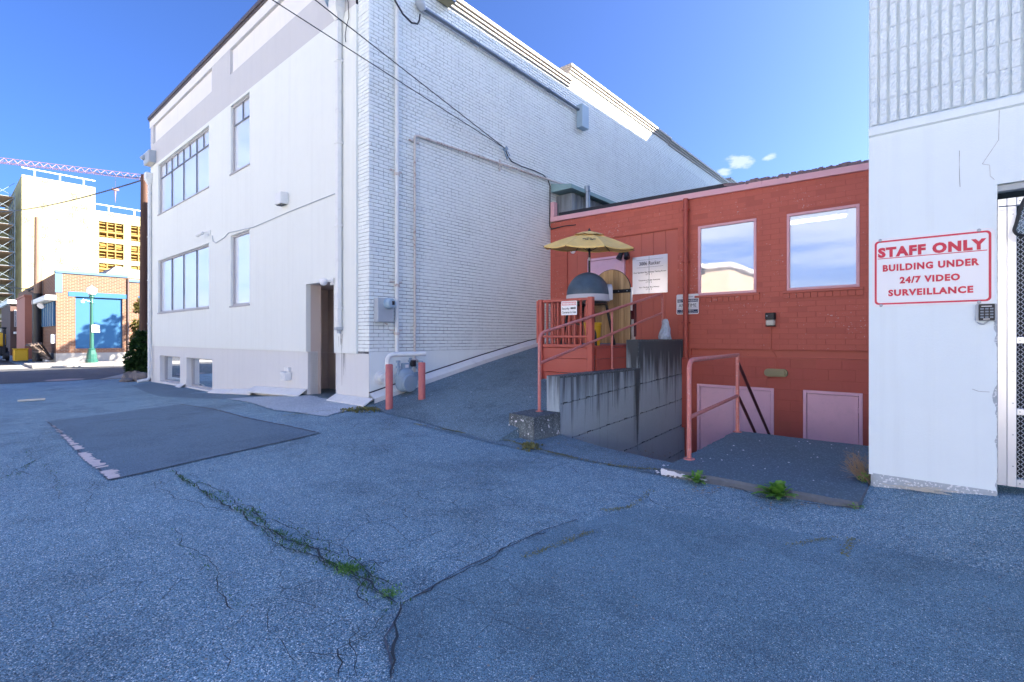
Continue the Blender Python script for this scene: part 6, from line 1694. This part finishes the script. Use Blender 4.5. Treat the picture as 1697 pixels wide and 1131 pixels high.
# neighbouring shaded row
sp_ = thing('salmon_shed', 'flat salmon coloured narrow building beyond the leaning pallets', 'building', (-52, 3.5, SH))
a, b = at(41, 560, X=-52), at(52, 560, X=-52); zt = at(45, 492, X=-52).z
M['salmon'] = paint('salmon_wall_paint', (.40, .17, .12), rough=.7)
m = MB(); m.box(-58, -52, a.y, b.y + 2.5, SH - .2, zt, .01); m.build('wall', M['salmon'], sp_)
m = MB(); m.box(-58.1, -51.9, a.y - .06, b.y + 2.5, zt, zt + .15, .02); m.build('coping', M['salmon'], sp_)
dkb = thing('timber_building', 'dark brown building with tall windows at the back of the side lane', 'building', (-66, 3, SH))
M['brown_wall'] = paint('dark_brown_wall', (.10, .06, .05), rough=.8); M['pane_grey'] = glass('far_window_glass', .5, (.3, .34, .36))
a, b = at(17, 560, X=-64), at(40, 560, X=-64); zt = at(20, 504, X=-64).z; fd = SIDE(-64)
m = MB(); m.box(-74, -64, a.y, b.y + 6, SH - .2, zt); m.build('wall', M['brown_wall'], dkb)
m = MB(); m.box(-74.2, -63.7, a.y - .2, b.y + 6, zt, zt + .35, .02); m.build('roof', M['white_metal'], dkb)
wd = (b.y - a.y) / 3.4
for k in range(3):
    u = a.y + .25 + wd * 1.08 * k; m = MB(); z0, z1 = at(25, 542, X=-64).z, at(25, 514, X=-64).z
    fbox(m, fd, u, u + wd * .6, z0, z1, 0, .06); w_ = m.build('window', M['frame_grey'], dkb)
    for j in range(3):
        m = MB(); fbox(m, fd, u + .06, u + wd * .6 - .06, z0 + .06 + (z1 - z0) * j / 3, z0 - .03 + (z1 - z0) * (j + 1) / 3, .06, .07); m.build('pane', M['pane_grey'], w_)
m = MB(); fbox(m, fd, a.y + .2, b.y - .2, at(25, 552, X=-64).z - .1, at(25, 552, X=-64).z + .1, 0, 1.0, .02); m.build('canopy', M['white_metal'], dkb)
m = MB(); fbox(m, fd, a.y + .9, a.y + 2.0, SH, SH + 2.4, 0, .05); m.build('door', M['white_metal'], dkb)

# construction building with yellow sheathing
cb_ = thing('construction_building', 'tall unfinished building sheathed in pale yellow boards with open window bays', 'building', (-110, 16, -1.6))
t_ = NT('yellow_sheathing'); n1 = t_.voro(.62, 'F1', t_.mapping((1, 1, 1)), .55); n2 = t_.noise(9, 3)
msk = t_.math('MULTIPLY', t_.math('LESS_THAN', n1.outputs['Distance'], .30), t_.math('GREATER_THAN', n2, .54))
col = t_.mix(t_.noise(.4, 4), (.33, .285, .14), (.40, .355, .18)); col = t_.mix(msk, col, (.10, .055, .01)); M['sheath'] = t_.done(col, .8)
M['timber'] = paint('raw_yellow_timber', (.30, .17, .035), rough=.7, var=.15, bst=0)
M['dark_in'] = paint('dark_interior', (.10, .06, .02), rough=.9, bst=0)
XB_ = -100; fB = SIDE(XB_)
def yB(px): return at(px, 560, X=XB_).y
zt1 = at(35, 289, X=XB_).z; zt2 = at(200, 355, X=XB_).z; y_a, y_b = yB(36), yB(158); y_c = y_b + 42
nP = 10
for i in range(6):
    for j in range(7):
        a, b = y_a + (y_b - y_a) * i / 6, y_a + (y_b - y_a) * (i + 1) / 6; c0, c1 = -1.6 + (zt1 + 1.6) * j / 7, -1.6 + (zt1 + 1.6) * (j + 1) / 7
        m = MB(); fbox(m, fB, a + .012, b - .012, c0 + .012, c1 - .012, -.2, .0 + random.uniform(0, .012)); m.build('sheathing_panel', M['sheath'], cb_)
m = MB(); m.box(XB_ - 30, XB_ - .15, y_a + .01, y_b - .01, -1.8, zt1 - .02); m.build('core', M['sheath'], cb_)
WB = []
for k in range(4):
    u0 = yB(164) + k * (yB(217) - yB(164)); u1 = u0 + (yB(205) - yB(164))
    for r in range(7):
        z1 = at(190, 370, X=XB_).z - r * (at(190, 370, X=XB_).z - at(190, 404, X=XB_).z); z0 = z1 - (at(190, 370, X=XB_).z - at(190, 396, X=XB_).z)
        if z0 > 1: WB.append((u0, u1, z0, z1))
m = MB(); holed(m, fB, y_b, y_c, -1.8, zt2, WB, 0, .4); m.quad((XB_, y_c, -1.8), (XB_ - 30, y_c, -1.8), (XB_ - 30, y_c, zt2), (XB_, y_c, zt2)); m.build('sheathed_wall', M['sheath'], cb_)
m = MB(); m.quad((XB_ - 2.2, y_b, -1.8), (XB_ - 2.2, y_c, -1.8), (XB_ - 2.2, y_c, zt2), (XB_ - 2.2, y_b, zt2)); m.build('interior', M['timber'], cb_)
m = MB(); 
for z in np.arange(zt2, 0, -2.95): m.box(XB_ - 2.2, XB_ - .02, y_b + .1, y_c - .1, z - .35, z - .1)
m.build('floor_slab', M['timber'], cb_)
for (u0, u1, z0, z1) in WB[:21]:
    m = MB()
    for k in range(1, 3): u = u0 + (u1 - u0) * k / 3; fbox(m, fB, u - .07, u + .07, z0, z1, -.25, -.06)
    for k in range(5): z = z0 + (z1 - z0) * (k + .5) / 5; fbox(m, fB, u0, u1, z - .06, z + .06, -.35, -.26)
    m.build('window_framing', M['timber'], cb_)
def guard(y0, y1, z, n):
    m = MB(); m.bar((XB_ - .2, y0, z + 1.05), (XB_ - .2, y1, z + 1.05), .1, .14)
    for k in range(n): y = y0 + (y1 - y0) * (k + .5) / n; m.bar((XB_ - .1, y, z - 1.6), (XB_ - .1, y, z + 1.05), .16, .1)
    m.build('guard_rail', M['sign_white'], cb_)
guard(y_a, y_b, zt1, 3); guard(y_b, y_b + 20, zt2, 6)
# scaffold against the shaded flank
sf = thing('scaffold', 'steel scaffold tower climbing beside the yellow sheathed building', 'scaffold', (-104, y_a - 2, -1.6))
ys0, ys1 = y_a - 2.6, y_a - .6; zt = at(20, 322, X=-103).z
bk2 = MB(); bk2.box(-132, -112, y_a - 5.5, y_a - .02, -1.8, zt - 1.5); bk2.build('flank_wall', M['sheath'], cb_)
M['scaf'] = paint('scaffold_steel', (.20, .24, .27), rough=.5, metal=.3, bst=0); M['scaf_deck'] = paint('scaffold_planks', (.36, .22, .13), rough=.8, bst=0)
for x in (-101.5, -104.5, -107.5, -110.5):
    for y in (ys0 - 1.4, ys0, ys1): m = MB(); m.tube([(x, y, -1.6), (x, y, zt)], .06, 5); m.build('standard', M['scaf'], sf)
for k in range(12):
    z = -1.6 + k * 2.0
    if z > zt: break
    for y in (ys0 - 1.4, ys0, ys1): m = MB(); m.tube([(-101.5, y, z), (-110.5, y, z)], .045, 5); m.tube([(-101.5, y, z + 1), (-110.5, y, z + 1)], .035, 5); m.build('ledger', M['scaf'], sf)
    m = MB(); m.box(-110.5, -101.5, ys0 + .1, ys1 - .1, z - .06, z); m.build('deck_plank', M['scaf_deck'], sf)
    m = MB(); m.tube([(-101.5, ys0, z), (-101.5, ys1, z + 2)], .035, 5); m.tube([(-101.5, ys1, z), (-101.5, ys0 - 1.4, z + 2)], .035, 5); m.tube([(-101.5, ys0 - 1.4, z), (-101.5, ys1, z)], .045, 5); m.build('brace', M['scaf'], sf)
# tower crane
cr = thing('tower_crane', 'pale tower crane whose long lattice jib crosses the sky with a hanging hook', 'crane', (-150, -20, -1.6))
M['crane'] = paint('crane_lattice_paint', (.26, .13, .11), rough=.5, bst=0)
J0, J1 = ray(-60, 264.5, 152), ray(243, 298, 170); J1.z = J0.z = 52.5
# solve depth so the level jib lies on the photographed line
def lvl(px, py, z): f = z * FPX / (560 - py); return ray(px, py, f)
J0, J1 = lvl(-30, 266, 52.5), lvl(243, 298, 52.5)
dj = (J1 - J0).normalized(); sj = Vector((-dj.y, dj.x, 0)); L_ = (J1 - J0).length; nb = int(L_ / 1.9)
def ch(o): return [J0 + o, J1 + o]
o1, o2, o3 = sj * .75, -sj * .75, Vector((0, 0, 1.45))
m = MB()
for o in (o1, o2, o3): m.tube(ch(o), .085, 5)
mj = m.build('jib_chord', M['crane'], cr)
m = MB()
for k in range(nb):
    a, b, c = J0 + dj * L_ * k / nb, J0 + dj * L_ * (k + .5) / nb, J0 + dj * L_ * (k + 1) / nb
    for o in (o1, o2): m.tube([a + o, b + o3], .055, 4, False); m.tube([b + o3, c + o], .055, 4, False)
    m.tube([a + o1, c + o2], .05, 4, False)
m.build('jib_lattice', M['crane'], cr)
tw = J0 - dj * 14
m = MB()
for sx in (-.9, .9):
    for sy in (-.9, .9): m.tube([(tw.x + sx, tw.y + sy, -1.6), (tw.x + sx, tw.y + sy, 54)], .12, 4)
for k in range(28):
    z = -1.6 + k * 2; s = 1 if k % 2 else -1
    for d in (((-.9, -.9), (.9, -.9)), ((.9, -.9), (.9, .9)), ((.9, .9), (-.9, .9)), ((-.9, .9), (-.9, -.9))): m.tube([(tw.x + d[0][0], tw.y + d[0][1], z), (tw.x + d[1][0], tw.y + d[1][1], z + 2)], .06, 4, False)
m.build('mast', M['crane'], cr)
m = MB(); top = Vector((tw.x, tw.y, 61)); m.tube([Vector((tw.x, tw.y, 53)), top], .3, 5); m.tube([top, tw - dj * 14 + Vector((0, 0, 1))], .05, 4); m.tube([tw, J0], .3, 5); m.tube([tw, tw - dj * 14], .4, 5); m.build('apex', M['crane'], cr)
hk = J0 + dj * ((191 + 30) / 273.0 * L_); hk = lvl(191, 292, 52.5)
m = MB(); m.tube([hk, Vector((hk.x, hk.y, hk.z - 4.2))], .05, 4); m.tube([hk + sj * .3, Vector((hk.x, hk.y, hk.z - 4.2)) + sj * .3], .05, 4); m.build('hoist_rope', M['wire'], cr)
m = MB(); m.box(hk.x - .5, hk.x + .5, hk.y - .9, hk.y + .9, hk.z - 4.8, hk.z - 4.1, .1); m.lathe([(.25, 0), (.2, -1.2), (.1, -2.4), (.02, -4)], (hk.x, hk.y, hk.z - 4.8), n=8); m.build('hook_block', M['crane'], cr)

# ---------------- street furniture and poles
lp = ray(152, 560, 29.6); lp.z = g1(-38.5, lp.y) + .13; lamp = thing('street_lamp', 'green ornamental street lamp before the blue wall panel', 'street lamp', tuple(lp)); f = -ST * lp.x + CT * lp.y; hl = 128 * f / FPX; k_ = hl / 4.6
m = MB(); m.lathe([(.30 * k_, 0), (.30 * k_, .16 * k_), (.26 * k_, .2 * k_), (.24 * k_, .5 * k_), (.17 * k_, .75 * k_), (.19 * k_, .8 * k_), (.11 * k_, .86 * k_)], lp, n=12, sm=False); m.build('base', M['green_lamp'], lamp)
m = MB(); m.lathe([(.105 * k_, .86 * k_), (.085 * k_, 3.5 * k_), (.11 * k_, 3.52 * k_), (.11 * k_, 3.58 * k_), (.08 * k_, 3.62 * k_), (.08 * k_, 3.85 * k_), (.14 * k_, 3.9 * k_), (.10 * k_, 4.0 * k_), (.17 * k_, 4.05 * k_)], lp, n=12); m.build('post', M['green_lamp'], lamp)
m = MB(); m.lathe([(.15 * k_, 4.05 * k_), (.24 * k_, 4.18 * k_), (.25 * k_, 4.36 * k_), (.16 * k_, 4.42 * k_)], lp, n=14); m.build('lamp_globe', M['lamp_glass'], lamp)
m = MB(); m.lathe([(.27 * k_, 4.36 * k_), (.26 * k_, 4.40 * k_), (.14 * k_, 4.5 * k_), (.05 * k_, 4.54 * k_), (.04 * k_, 4.6 * k_), (.01, 4.63 * k_)], lp, n=14); m.build('lamp_cap', M['grey_metal'], lamp)
m = MB(); m.box(lp.x + .1, lp.x + .14, lp.y - .02, lp.y + .36, lp.z + 1.8 * k_, lp.z + 2.25 * k_, .01); m.build('notice_plate', M['sign_white'], lamp)
m = MB(); m.lathe([(.09, 0), (.09, .12), (.02, .15)], (lp.x + .05, lp.y - .42, lp.z + 3.55 * k_), n=8); m.tube([(lp.x, lp.y, lp.z + 3.6 * k_), (lp.x + .04, lp.y - .42, lp.z + 3.75 * k_)], .02, 6); m.build('camera', M['sign_white'], lamp)
def pole(px, py_top, f, r, mat, label, base_z):
    p = ray(px, 560, f); zt = (560 - py_top) / FPX * f; m = MB()
    m.tube([(p.x, p.y, base_z), (p.x + .02, p.y + .02, (base_z + zt) / 2), (p.x + .05, p.y + .02, zt)], [r * 1.08, r * .98, r * .84], 14); o = m.build('utility_pole', mat, None, (p.x, p.y, base_z)); tag(o, label, 'utility pole'); return o, Vector((p.x + .05, p.y + .02, zt))
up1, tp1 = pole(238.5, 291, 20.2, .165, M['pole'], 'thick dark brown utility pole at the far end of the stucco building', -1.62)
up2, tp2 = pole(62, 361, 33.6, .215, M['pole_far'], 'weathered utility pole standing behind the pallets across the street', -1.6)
m = MB(); q = up2.location; m.tube([(q.x, q.y, q.z), (q.x, q.y, q.z + 4.6)], .26, 12); m.build('pole_shade', M['black'], up2)  # black tube paints the shadow over the pole's lower half
up3 = MB(); up3.tube([(PB.x, PB.y, -1.6), (PB.x, PB.y, PB.z)], [.17, .13], 12); o3_ = up3.build('utility_pole', M['pole'], None, (PB.x, PB.y, -1.6)); tag(o3_, 'utility pole across the yard carrying the drop wires', 'utility pole')
cable('street_wire', 'dark wire from the near pole top running out over the yellow building', droop(tp1 + Vector((-.1, 0, -.15)), ray(-20, 352, 40), .35), .03, M['wire'])
cable('street_wire', 'thin wire rising from the near pole top behind the crane jib', droop(tp1 + Vector((-.1, 0, -.1)), ray(140, 282, 60), .1), .02, M['wire'])
cable('street_wire', 'cable sagging past the far pole towards the brick shop corner', droop(ray(-10, 470, 37), ray(93, 482, 35), .15), .04, M['wire'])
m = MB(); a = ray(47, 483, 36); b = ray(63, 474, 36.3); m.tube([a, b], .04, 5); c = ray(56, 487, 36); m.tube([a, c, b], .03, 5); o = m.build('pole_bracket', M['wire'], None, tuple(a)); tag(o, 'dark crossed bracket on the weathered pole across the street', 'bracket')
# overhead lines along the alley (behind the camera, mirrored by the windows)
for k in range(3):
    cable('overhead_line', ('top', 'middle', 'bottom')[k] + ' overhead line strung along the alley, mirrored in the windows', droop(Vector((-60, -9, 9.3 - k * .6)), Vector((PB.x, PB.y - .2 * k, PB.z - .3 - k * .55)), .4), .02, M['wire'])
    cable('overhead_line', ('top', 'middle', 'bottom')[k] + ' overhead line running on from the yard pole past the white wall', droop(Vector((PB.x, PB.y - .2 * k, PB.z - .3 - k * .55)), Vector((40, -6, 9.3 - k * .6)), .4), .02, M['wire'])
# tan tower as mirrored; unseen pale shops added behind the camera to bounce sunlight
M['tan_store'] = paint('tan_store_render', (.34, .26, .18), rough=.8, bst=0); M['pale_bounce'] = paint('pale_bounce_render', (.80, .75, .66), rough=.8, bst=0)
for (x0, x1, y0, h, lab, mt) in ((-19.2, -16.2, -33, 7.3, 'tan shop tower with a dark cornice mirrored in the red building window', 'tan_store'), (-16, -2, -34, 1.6, 'low pale wing of the added store across the sunlit lot', 'pale_bounce'),
        (-1.8, 34, -31, 8.0, 'long pale store added across the sunlit lot to bounce light', 'pale_bounce'), (-62, -19.6, -32, 7.6, 'pale warehouse added at the far end of the lot to bounce light', 'pale_bounce')):
    t = thing('shop_building', lab, 'building', ((x0 + x1) / 2, y0, -1.5)); m = MB(); m.box(x0, x1, y0 - 12, y0, -1.8, h); m.build('wall', M[mt], t)
    m = MB(); m.box(x0 - .4, x1 + .4, y0 - 12.4, y0 + .4, h, h + .5, .05); m.build('cornice', M['frame_grey'], t)
    for k in range(int((x1 - x0) / 4)): m = MB(); m.box(x0 + 1 + k * 4, x0 + 3.6 + k * 4, y0, y0 + .08, -.8, 1.5); m.build('window', M['pane_grey'], t)
# pallets, bin, truck, pipe
def pallet(p, lab, yaw, tilt):
    t = thing('pallet', lab, 'pallet', p, 'pallets leaning by the far pole')
    for k in range(8): m = MB(); y = -.5 + k * .14; m.box(p[0] - .6, p[0] + .6, p[1] + y, p[1] + y + .09, p[2] + .10, p[2] + .125); m.build('slat', M['pallet'], t)
    for k in range(3): m = MB(); x = -.56 + k * .52; m.box(p[0] + x, p[0] + x + .08, p[1] - .5, p[1] + .57, p[2], p[2] + .098); m.build('stringer', M['pallet'], t)
    t.rotation_euler = (0, tilt, yaw); return t
pb = at(30, 602, Z=-1.5)
for k, lab in enumerate(('outermost pallet leaning against the far utility pole', 'second pallet in the stack leaning on the far pole', 'third pallet, half hidden behind two others by the far pole', 'innermost pallet of the leaning stack, tight to the far pole')):
    t = pallet((pb.x - .25 * k + .2, pb.y + .75 + .12 * k, pb.z + .62), lab, math.radians(90 - YAW * 0 + 8), math.radians(48 + 5 * k))
q = at(34, 598, Z=-1.55); bn = thing('bin', 'yellow bin with dark lid beside the pallets', 'bin', tuple(q))
m = MB(); m.box(q.x - .45, q.x + .45, q.y - .35, q.y + .35, q.z, q.z + .75, .04); m.build('body', M['yellow'], bn); m = MB(); m.box(q.x - .48, q.x + .48, q.y - .38, q.y + .38, q.z + .752, q.z + .83, .03); m.build('lid', M['yellow'], bn)
q = at(8, 598, Z=-1.58); tr = thing('forklift', 'yellow and black forklift parked at the lane mouth, partly cut off', 'forklift', tuple(q))
X_, Y_, Z_ = q.x, q.y - .5, q.z
m = MB(); m.box(X_ - 1.1, X_ + .9, Y_ - .6, Y_ + .6, Z_ + .35, Z_ + 1.0, .12); m.build('chassis', M['black'], tr)
m = MB(); m.box(X_ - 1.1, X_ - .2, Y_ - .55, Y_ + .55, Z_ + 1.0, Z_ + 1.45, .15); m.box(X_ + .3, X_ + .85, Y_ - .5, Y_ + .5, Z_ + 1.0, Z_ + 1.9, .1); m.build('bodywork', M['yellow'], tr)
for sx, sy in ((-.8, -.55), (-.8, .55), (.6, -.55), (.6, .55)): m = MB(); m.tube([(X_ + sx, Y_ + sy - .12, Z_ + .36), (X_ + sx, Y_ + sy + .12, Z_ + .36)], .36, 16); m.build('wheel', M['black'], tr)
for sx, sy in ((-.7, -.5), (-.7, .5), (.55, -.5), (.55, .5)): m = MB(); m.bar((X_ + sx, Y_ + sy, Z_ + 1), (X_ + sx * .9, Y_ + sy, Z_ + 2.2), .07, .07); m.build('roll_post', M['black'], tr)
m = MB(); m.box(X_ - .75, X_ + .6, Y_ - .56, Y_ + .56, Z_ + 2.2, Z_ + 2.28, .02); m.build('roof_guard', M['black'], tr)
m = MB(); m.box(X_ + .95, X_ + 1.05, Y_ - .45, Y_ - .35, Z_ + .1, Z_ + 2.1); m.box(X_ + .95, X_ + 1.05, Y_ + .35, Y_ + .45, Z_ + .1, Z_ + 2.1); m.build('mast', M['black'], tr)
for s in (-.4, .3): m = MB(); m.box(X_ + 1.05, X_ + 1.95, Y_ + s, Y_ + s + .12, Z_ + .08, Z_ + .13); m.build('fork', M['steel'], tr)
q = at(80, 599, Z=-1.5); m = MB(); m.tube([q, q + Vector((-.2, .45, 1.0))], .09, 8); m.lathe([(.14, 0), (.14, .12)], q, n=8); o = m.build('pipe_stub', M['sign_white'], None, tuple(q)); tag(o, 'white pipe stub leaning near the shop foot across the street', 'pipe')
# manhole, board on the asphalt, rocks
q = at(108, 630, Z=-1.6); q.z = g1(q.x, q.y) + .012; M['manhole'] = paint('rusty_iron_cover', (.33, .23, .20), rough=.6, var=.2)
m = MB(); m.lathe([(.56, 0), (.56, .012), (.50, .014)], q, n=24); o = m.build('manhole_cover', M['manhole'], None, tuple(q)); tag(o, 'round rusty manhole cover in the road', 'manhole cover')
m = MB(); m.lathe([(.62, 0), (.62, .008), (.565, .008)], q, n=24); m.build('rim', M['slab_edge'], o)
a, b = ground_at(30, 666.5), ground_at(75, 664); m = MB(); m.bar(a + Vector((0, 0, .03)), b + Vector((0, 0, .03)), .16, .035, b=.004); o = m.build('board', M['lens'], None, tuple(a)); tag(o, 'pale loose board lying flat on the asphalt', 'board')
def rock(px, py, r, lab, sd):
    p = ground_at(px, py); rg = random.Random(sd); bm = bmesh.new(); bmesh.ops.create_icosphere(bm, subdivisions=3, radius=1)
    ph = [rg.uniform(0, 6) for _ in range(9)]
    for v in bm.verts:
        n = v.co.copy(); d = 1 + .16 * math.sin(n.x * 3 + ph[0]) * math.cos(n.y * 4 + ph[1]) + .10 * math.sin(n.z * 7 + ph[2] + n.x * 5) + .05 * math.sin(n.y * 15 + ph[3])
        v.co = Vector((n.x * r[0], n.y * r[1], n.z * r[2])) * d
    me = bpy.data.meshes.new('rock'); bm.to_mesh(me); bm.free(); me.materials.append(M['rock']); o = bpy.data.objects.new('rock', me); COL.objects.link(o); o.location = p + Vector((0, 0, r[2] * .45)); tag(o, lab, 'rock', 'rocks at the far downspout')
rock(222, 630, (.42, .34, .24), 'largest grey rock at the foot of the shrub', 1); rock(236, 632, (.30, .28, .22), 'rounded rock tight against the far downspout', 2); rock(211, 633, (.24, .2, .10), 'small flat rock lying nearest the road', 3)

# ================================================================ PLANTS
def leafball(m, c, r, n, size, rg, flat=.0):
    for _ in range(n):
        u = Vector((rg.gauss(0, 1), rg.gauss(0, 1), rg.gauss(0, 1))).normalized(); k = rg.uniform(.55, 1.05)
        p = Vector(c) + Vector((u.x * r[0], u.y * r[1], u.z * r[2])) * k
        d = (u + Vector((rg.uniform(-.8, .8), rg.uniform(-.8, .8), rg.uniform(-.9, .5)))).normalized(); s = d.cross(Vector((rg.uniform(-1, 1), rg.uniform(-1, 1), 1))).normalized(); L = size * rg.uniform(.6, 1.3); w = L * .32
        up = d.cross(s) * w * .3
        m.add([p, p + d * L * .45 + s * w + up, p + d * L, p + d * L * .45 - s * w + up], [(0, 1, 2), (0, 2, 3)])
rg = random.Random(21)
def shrub(nm, lab, cat, base, clumps, n, size, mat, group=None, stems=5):
    t = thing(nm, lab, cat, base, group); m = MB()
    for (dx, dy, dz, r) in clumps: leafball(m, Vector(base) + Vector((dx, dy, dz)), (r, r, r * .9), n, size, rg)
    o = m.build('foliage' if cat != 'tree' else 'crown', mat, t); m = MB()
    for (dx, dy, dz, r) in clumps[:stems]:
        m.tube([Vector(base), Vector(base) + Vector((dx * .4, dy * .4, dz * .5)), Vector(base) + Vector((dx, dy, dz + r * .6))], [.04, .025, .008], 6)
    m.build('stem' if cat != 'tree' else 'trunk', M['bark'], t); return t
bp = ground_at(232, 629)
def off(px, py, r, f=None):
    f = f or (-ST * bp.x + CT * bp.y); p = ray(px, py, f); return (p.x - bp.x, p.y - bp.y, p.z - bp.z, r * f / FPX)
cl_ = [off(225, 612, 13), off(236, 616, 12), off(222, 594, 12), off(234, 597, 13), off(240, 585, 11), off(229, 580, 12), off(226, 570, 8), off(239, 567, 9), off(243, 606, 12), off(219, 603, 8), off(235, 556, 6)]
shrub('shrub', 'dense dark green shrub at the far corner of the stucco building', 'shrub', tuple(bp), cl_, 420, .13, M['shrub'], None, 8)
def tree_at(px, f, base, lab, clumps, n, size, mat, trunk_r):
    p = ray(px, 560, f); b = Vector((p.x, p.y, base)); t = thing('street_tree', lab, 'tree', tuple(b)); m = MB(); mt = MB(); 
    for (cx, cy, rr) in clumps:
        q = ray(cx, cy, f + rg.uniform(-.4, .4)); r = rr * f / FPX; leafball(m, q, (r, r, r * .8), n, size, rg); mt.tube([b + Vector((0, 0, (q.z - base) * .35)), b.lerp(q, .7), q], [trunk_r * .5, trunk_r * .3, .01], 6)
    top = max((ray(c_[0], c_[1], f).z for c_ in clumps)); mt.tube([b, b + Vector((.02, 0, (top - base) * .4))], [trunk_r, trunk_r * .6], 8)
    m.build('crown', mat, t); mt.build('trunk', M['bark'], t)
tree_at(238, 27.0, -1.5, 'young sunlit yellow green tree between the dark pole and the brick shop', [(230, 507, 5), (236, 500, 5), (229, 514, 4), (228, 536, 6), (224, 541, 5), (232, 546, 7), (238, 540, 7), (226, 552, 5), (234, 558, 7), (240, 552, 8), (222, 560, 4)], 110, .16, M['tree'], .06)
# street tree hidden behind the building; its shadow falls on the blue panel
tz = Vector((-30.5, 14.9, -1.5)); t = thing('street_tree', 'round headed street tree beyond the stucco building whose shadow dapples the blue panel', 'tree', tuple(tz)); m = MB(); mt = MB()
for (dx, dy, dz, r) in ((0, 0, 8.7, .55), (.3, .5, 9.0, .5), (-.2, -.6, 8.5, .45), (.1, .9, 8.4, .5), (0, -1.1, 8.2, .4), (.3, .2, 8.1, .7), (-.3, .6, 9.7, .3), (0, 1.1, 9.2, .35), (0, -.2, 9.4, .3), (.1, .7, 7.8, .5), (0, -1.7, 7.9, .25)):
    leafball(m, tz + Vector((dx, dy, dz)), (r, r, r * .85), 130, .26, rg); mt.tube([tz + Vector((0, 0, 4.5)), tz + Vector((dx * .6, dy * .6, dz * .85)), tz + Vector((dx, dy, dz))], [.08, .05, .015], 6)
mt.tube([tz, tz + Vector((.05, 0, 4.6))], [.16, .1], 10); m.build('crown', M['shrub'], t); mt.build('trunk', M['bark'], t)
def weed(px, py, hgt, n, lab, mat, zbase=None, spread=1.0, flower=False, L=None, cat='weed'):
    p = ground_at(px, py) if zbase is None else at(px, py, Z=zbase); t = thing('weed', lab, cat, tuple(p)); m = MB()
    for k in range(n):
        a = rg.uniform(0, 6.283); el = rg.uniform(.55, 1.5); Ln = hgt * rg.uniform(.7, 1.25); d = Vector((math.cos(a), math.sin(a), 0)); s = Vector((-d.y, d.x, 0)); P = []; w = Ln * rg.uniform(.13, .20)
        for i in range(7):
            u = i / 6; q = p + d * (Ln * spread * math.cos(el) * u + .01) + Vector((0, 0, Ln * (math.sin(el) * u - .42 * u * u))); tooth = (1.0 if i % 2 else .45); ww = w * math.sin(math.pi * min(.97, u * .85 + .12)) * tooth
            P += [q - s * ww, q + Vector((0, 0, -.004)), q + s * ww]
        m.add(P, [(i * 3 + j, i * 3 + j + 1, i * 3 + j + 4, i * 3 + j + 3) for i in range(6) for j in range(2)])
    m.build('leaves', mat, t)
    if flower:
        m = MB(); q = p + Vector((.03, 0, hgt * 1.75)); m.tube([p, p + Vector((.005, 0, hgt)), q], .0035, 5); m.lathe([(.003, 0), (.013, .01), (.012, .03), (.003, .036)], q, n=7); m.build('seed_head', M['dry'], t)
    return t
weed(1155, 800, .17, 46, 'leafy green weed at the broken white corner of the landing', M['weed'])
weed(1207, 803, .10, 26, 'smallest weed tuft, midway along the landing edge', M['weed'])
weed(1290, 825, .21, 60, 'largest bright dandelion clump against the landing edge', M['weed'])
weed(1416, 842, .07, 20, 'tiny green sprig where the landing meets the white wall', M['weed'])
weed(1538, 808, .14, 24, 'weed with a tall seed stalk at the foot of the white wall', M['weed'], flower=True)
weed(851, 706, .13, 20, 'grassy weed beside the lichen spotted concrete block', M['weed'])
p = ground_at(1518, 812); m = MB()
for _ in range(70):
    q = p + Vector((rg.gauss(0, .10), rg.gauss(0, .035), .012)); a = rg.uniform(-.6, .6); d = Vector((math.cos(a), math.sin(a), rg.uniform(-.1, .25))); m.tube([q, q + d * rg.uniform(.04, .12), q + d * rg.uniform(.12, .18) + Vector((0, 0, rg.uniform(-.02, .03)))], .003, 4)
kind(m.build('dead_weeds', M['lens'], None), 'stuff')
p = ground_at(1494, 803); tufts('moss_clump', [[p + Vector((rg.gauss(0, .05), rg.gauss(0, .02), 0)) for _ in range(60)]], 6, .018, .01, M['moss_dry'], None, .035)
bz = at(1433, 800, Z=-1.30); t = thing('dry_bush', 'dry twiggy brown bush in the corner of the landing by the white wall', 'bush', tuple(bz)); m = MB()
for _ in range(75):
    a = rg.uniform(1.6, 5.2); d = Vector((math.cos(a) * .6, math.sin(a) * .5, rg.uniform(.4, 1.3))).normalized(); L = rg.uniform(.1, .26); q1 = bz + Vector((rg.gauss(0, .02), .12 + rg.gauss(0, .05), 0)); q2 = q1 + d * L; m.tube([q1, q1 + d * L * .5 + Vector((rg.gauss(0, .015), rg.gauss(0, .015), 0)), q2], [.0025, .002, .001], 4)
    for _ in range(3): s = q1.lerp(q2, rg.uniform(.4, 1)); m.tube([s, s + (d + Vector((rg.gauss(0, .7), rg.gauss(0, .7), rg.gauss(0, .4)))) * .045], .0012, 3)
m.build('twigs', M['dry'], t); m = MB(); leafball(m, bz + Vector((0, .02, .03)), (.05, .05, .04), 60, .03, rg); m.build('leaves', M['weed'], t)
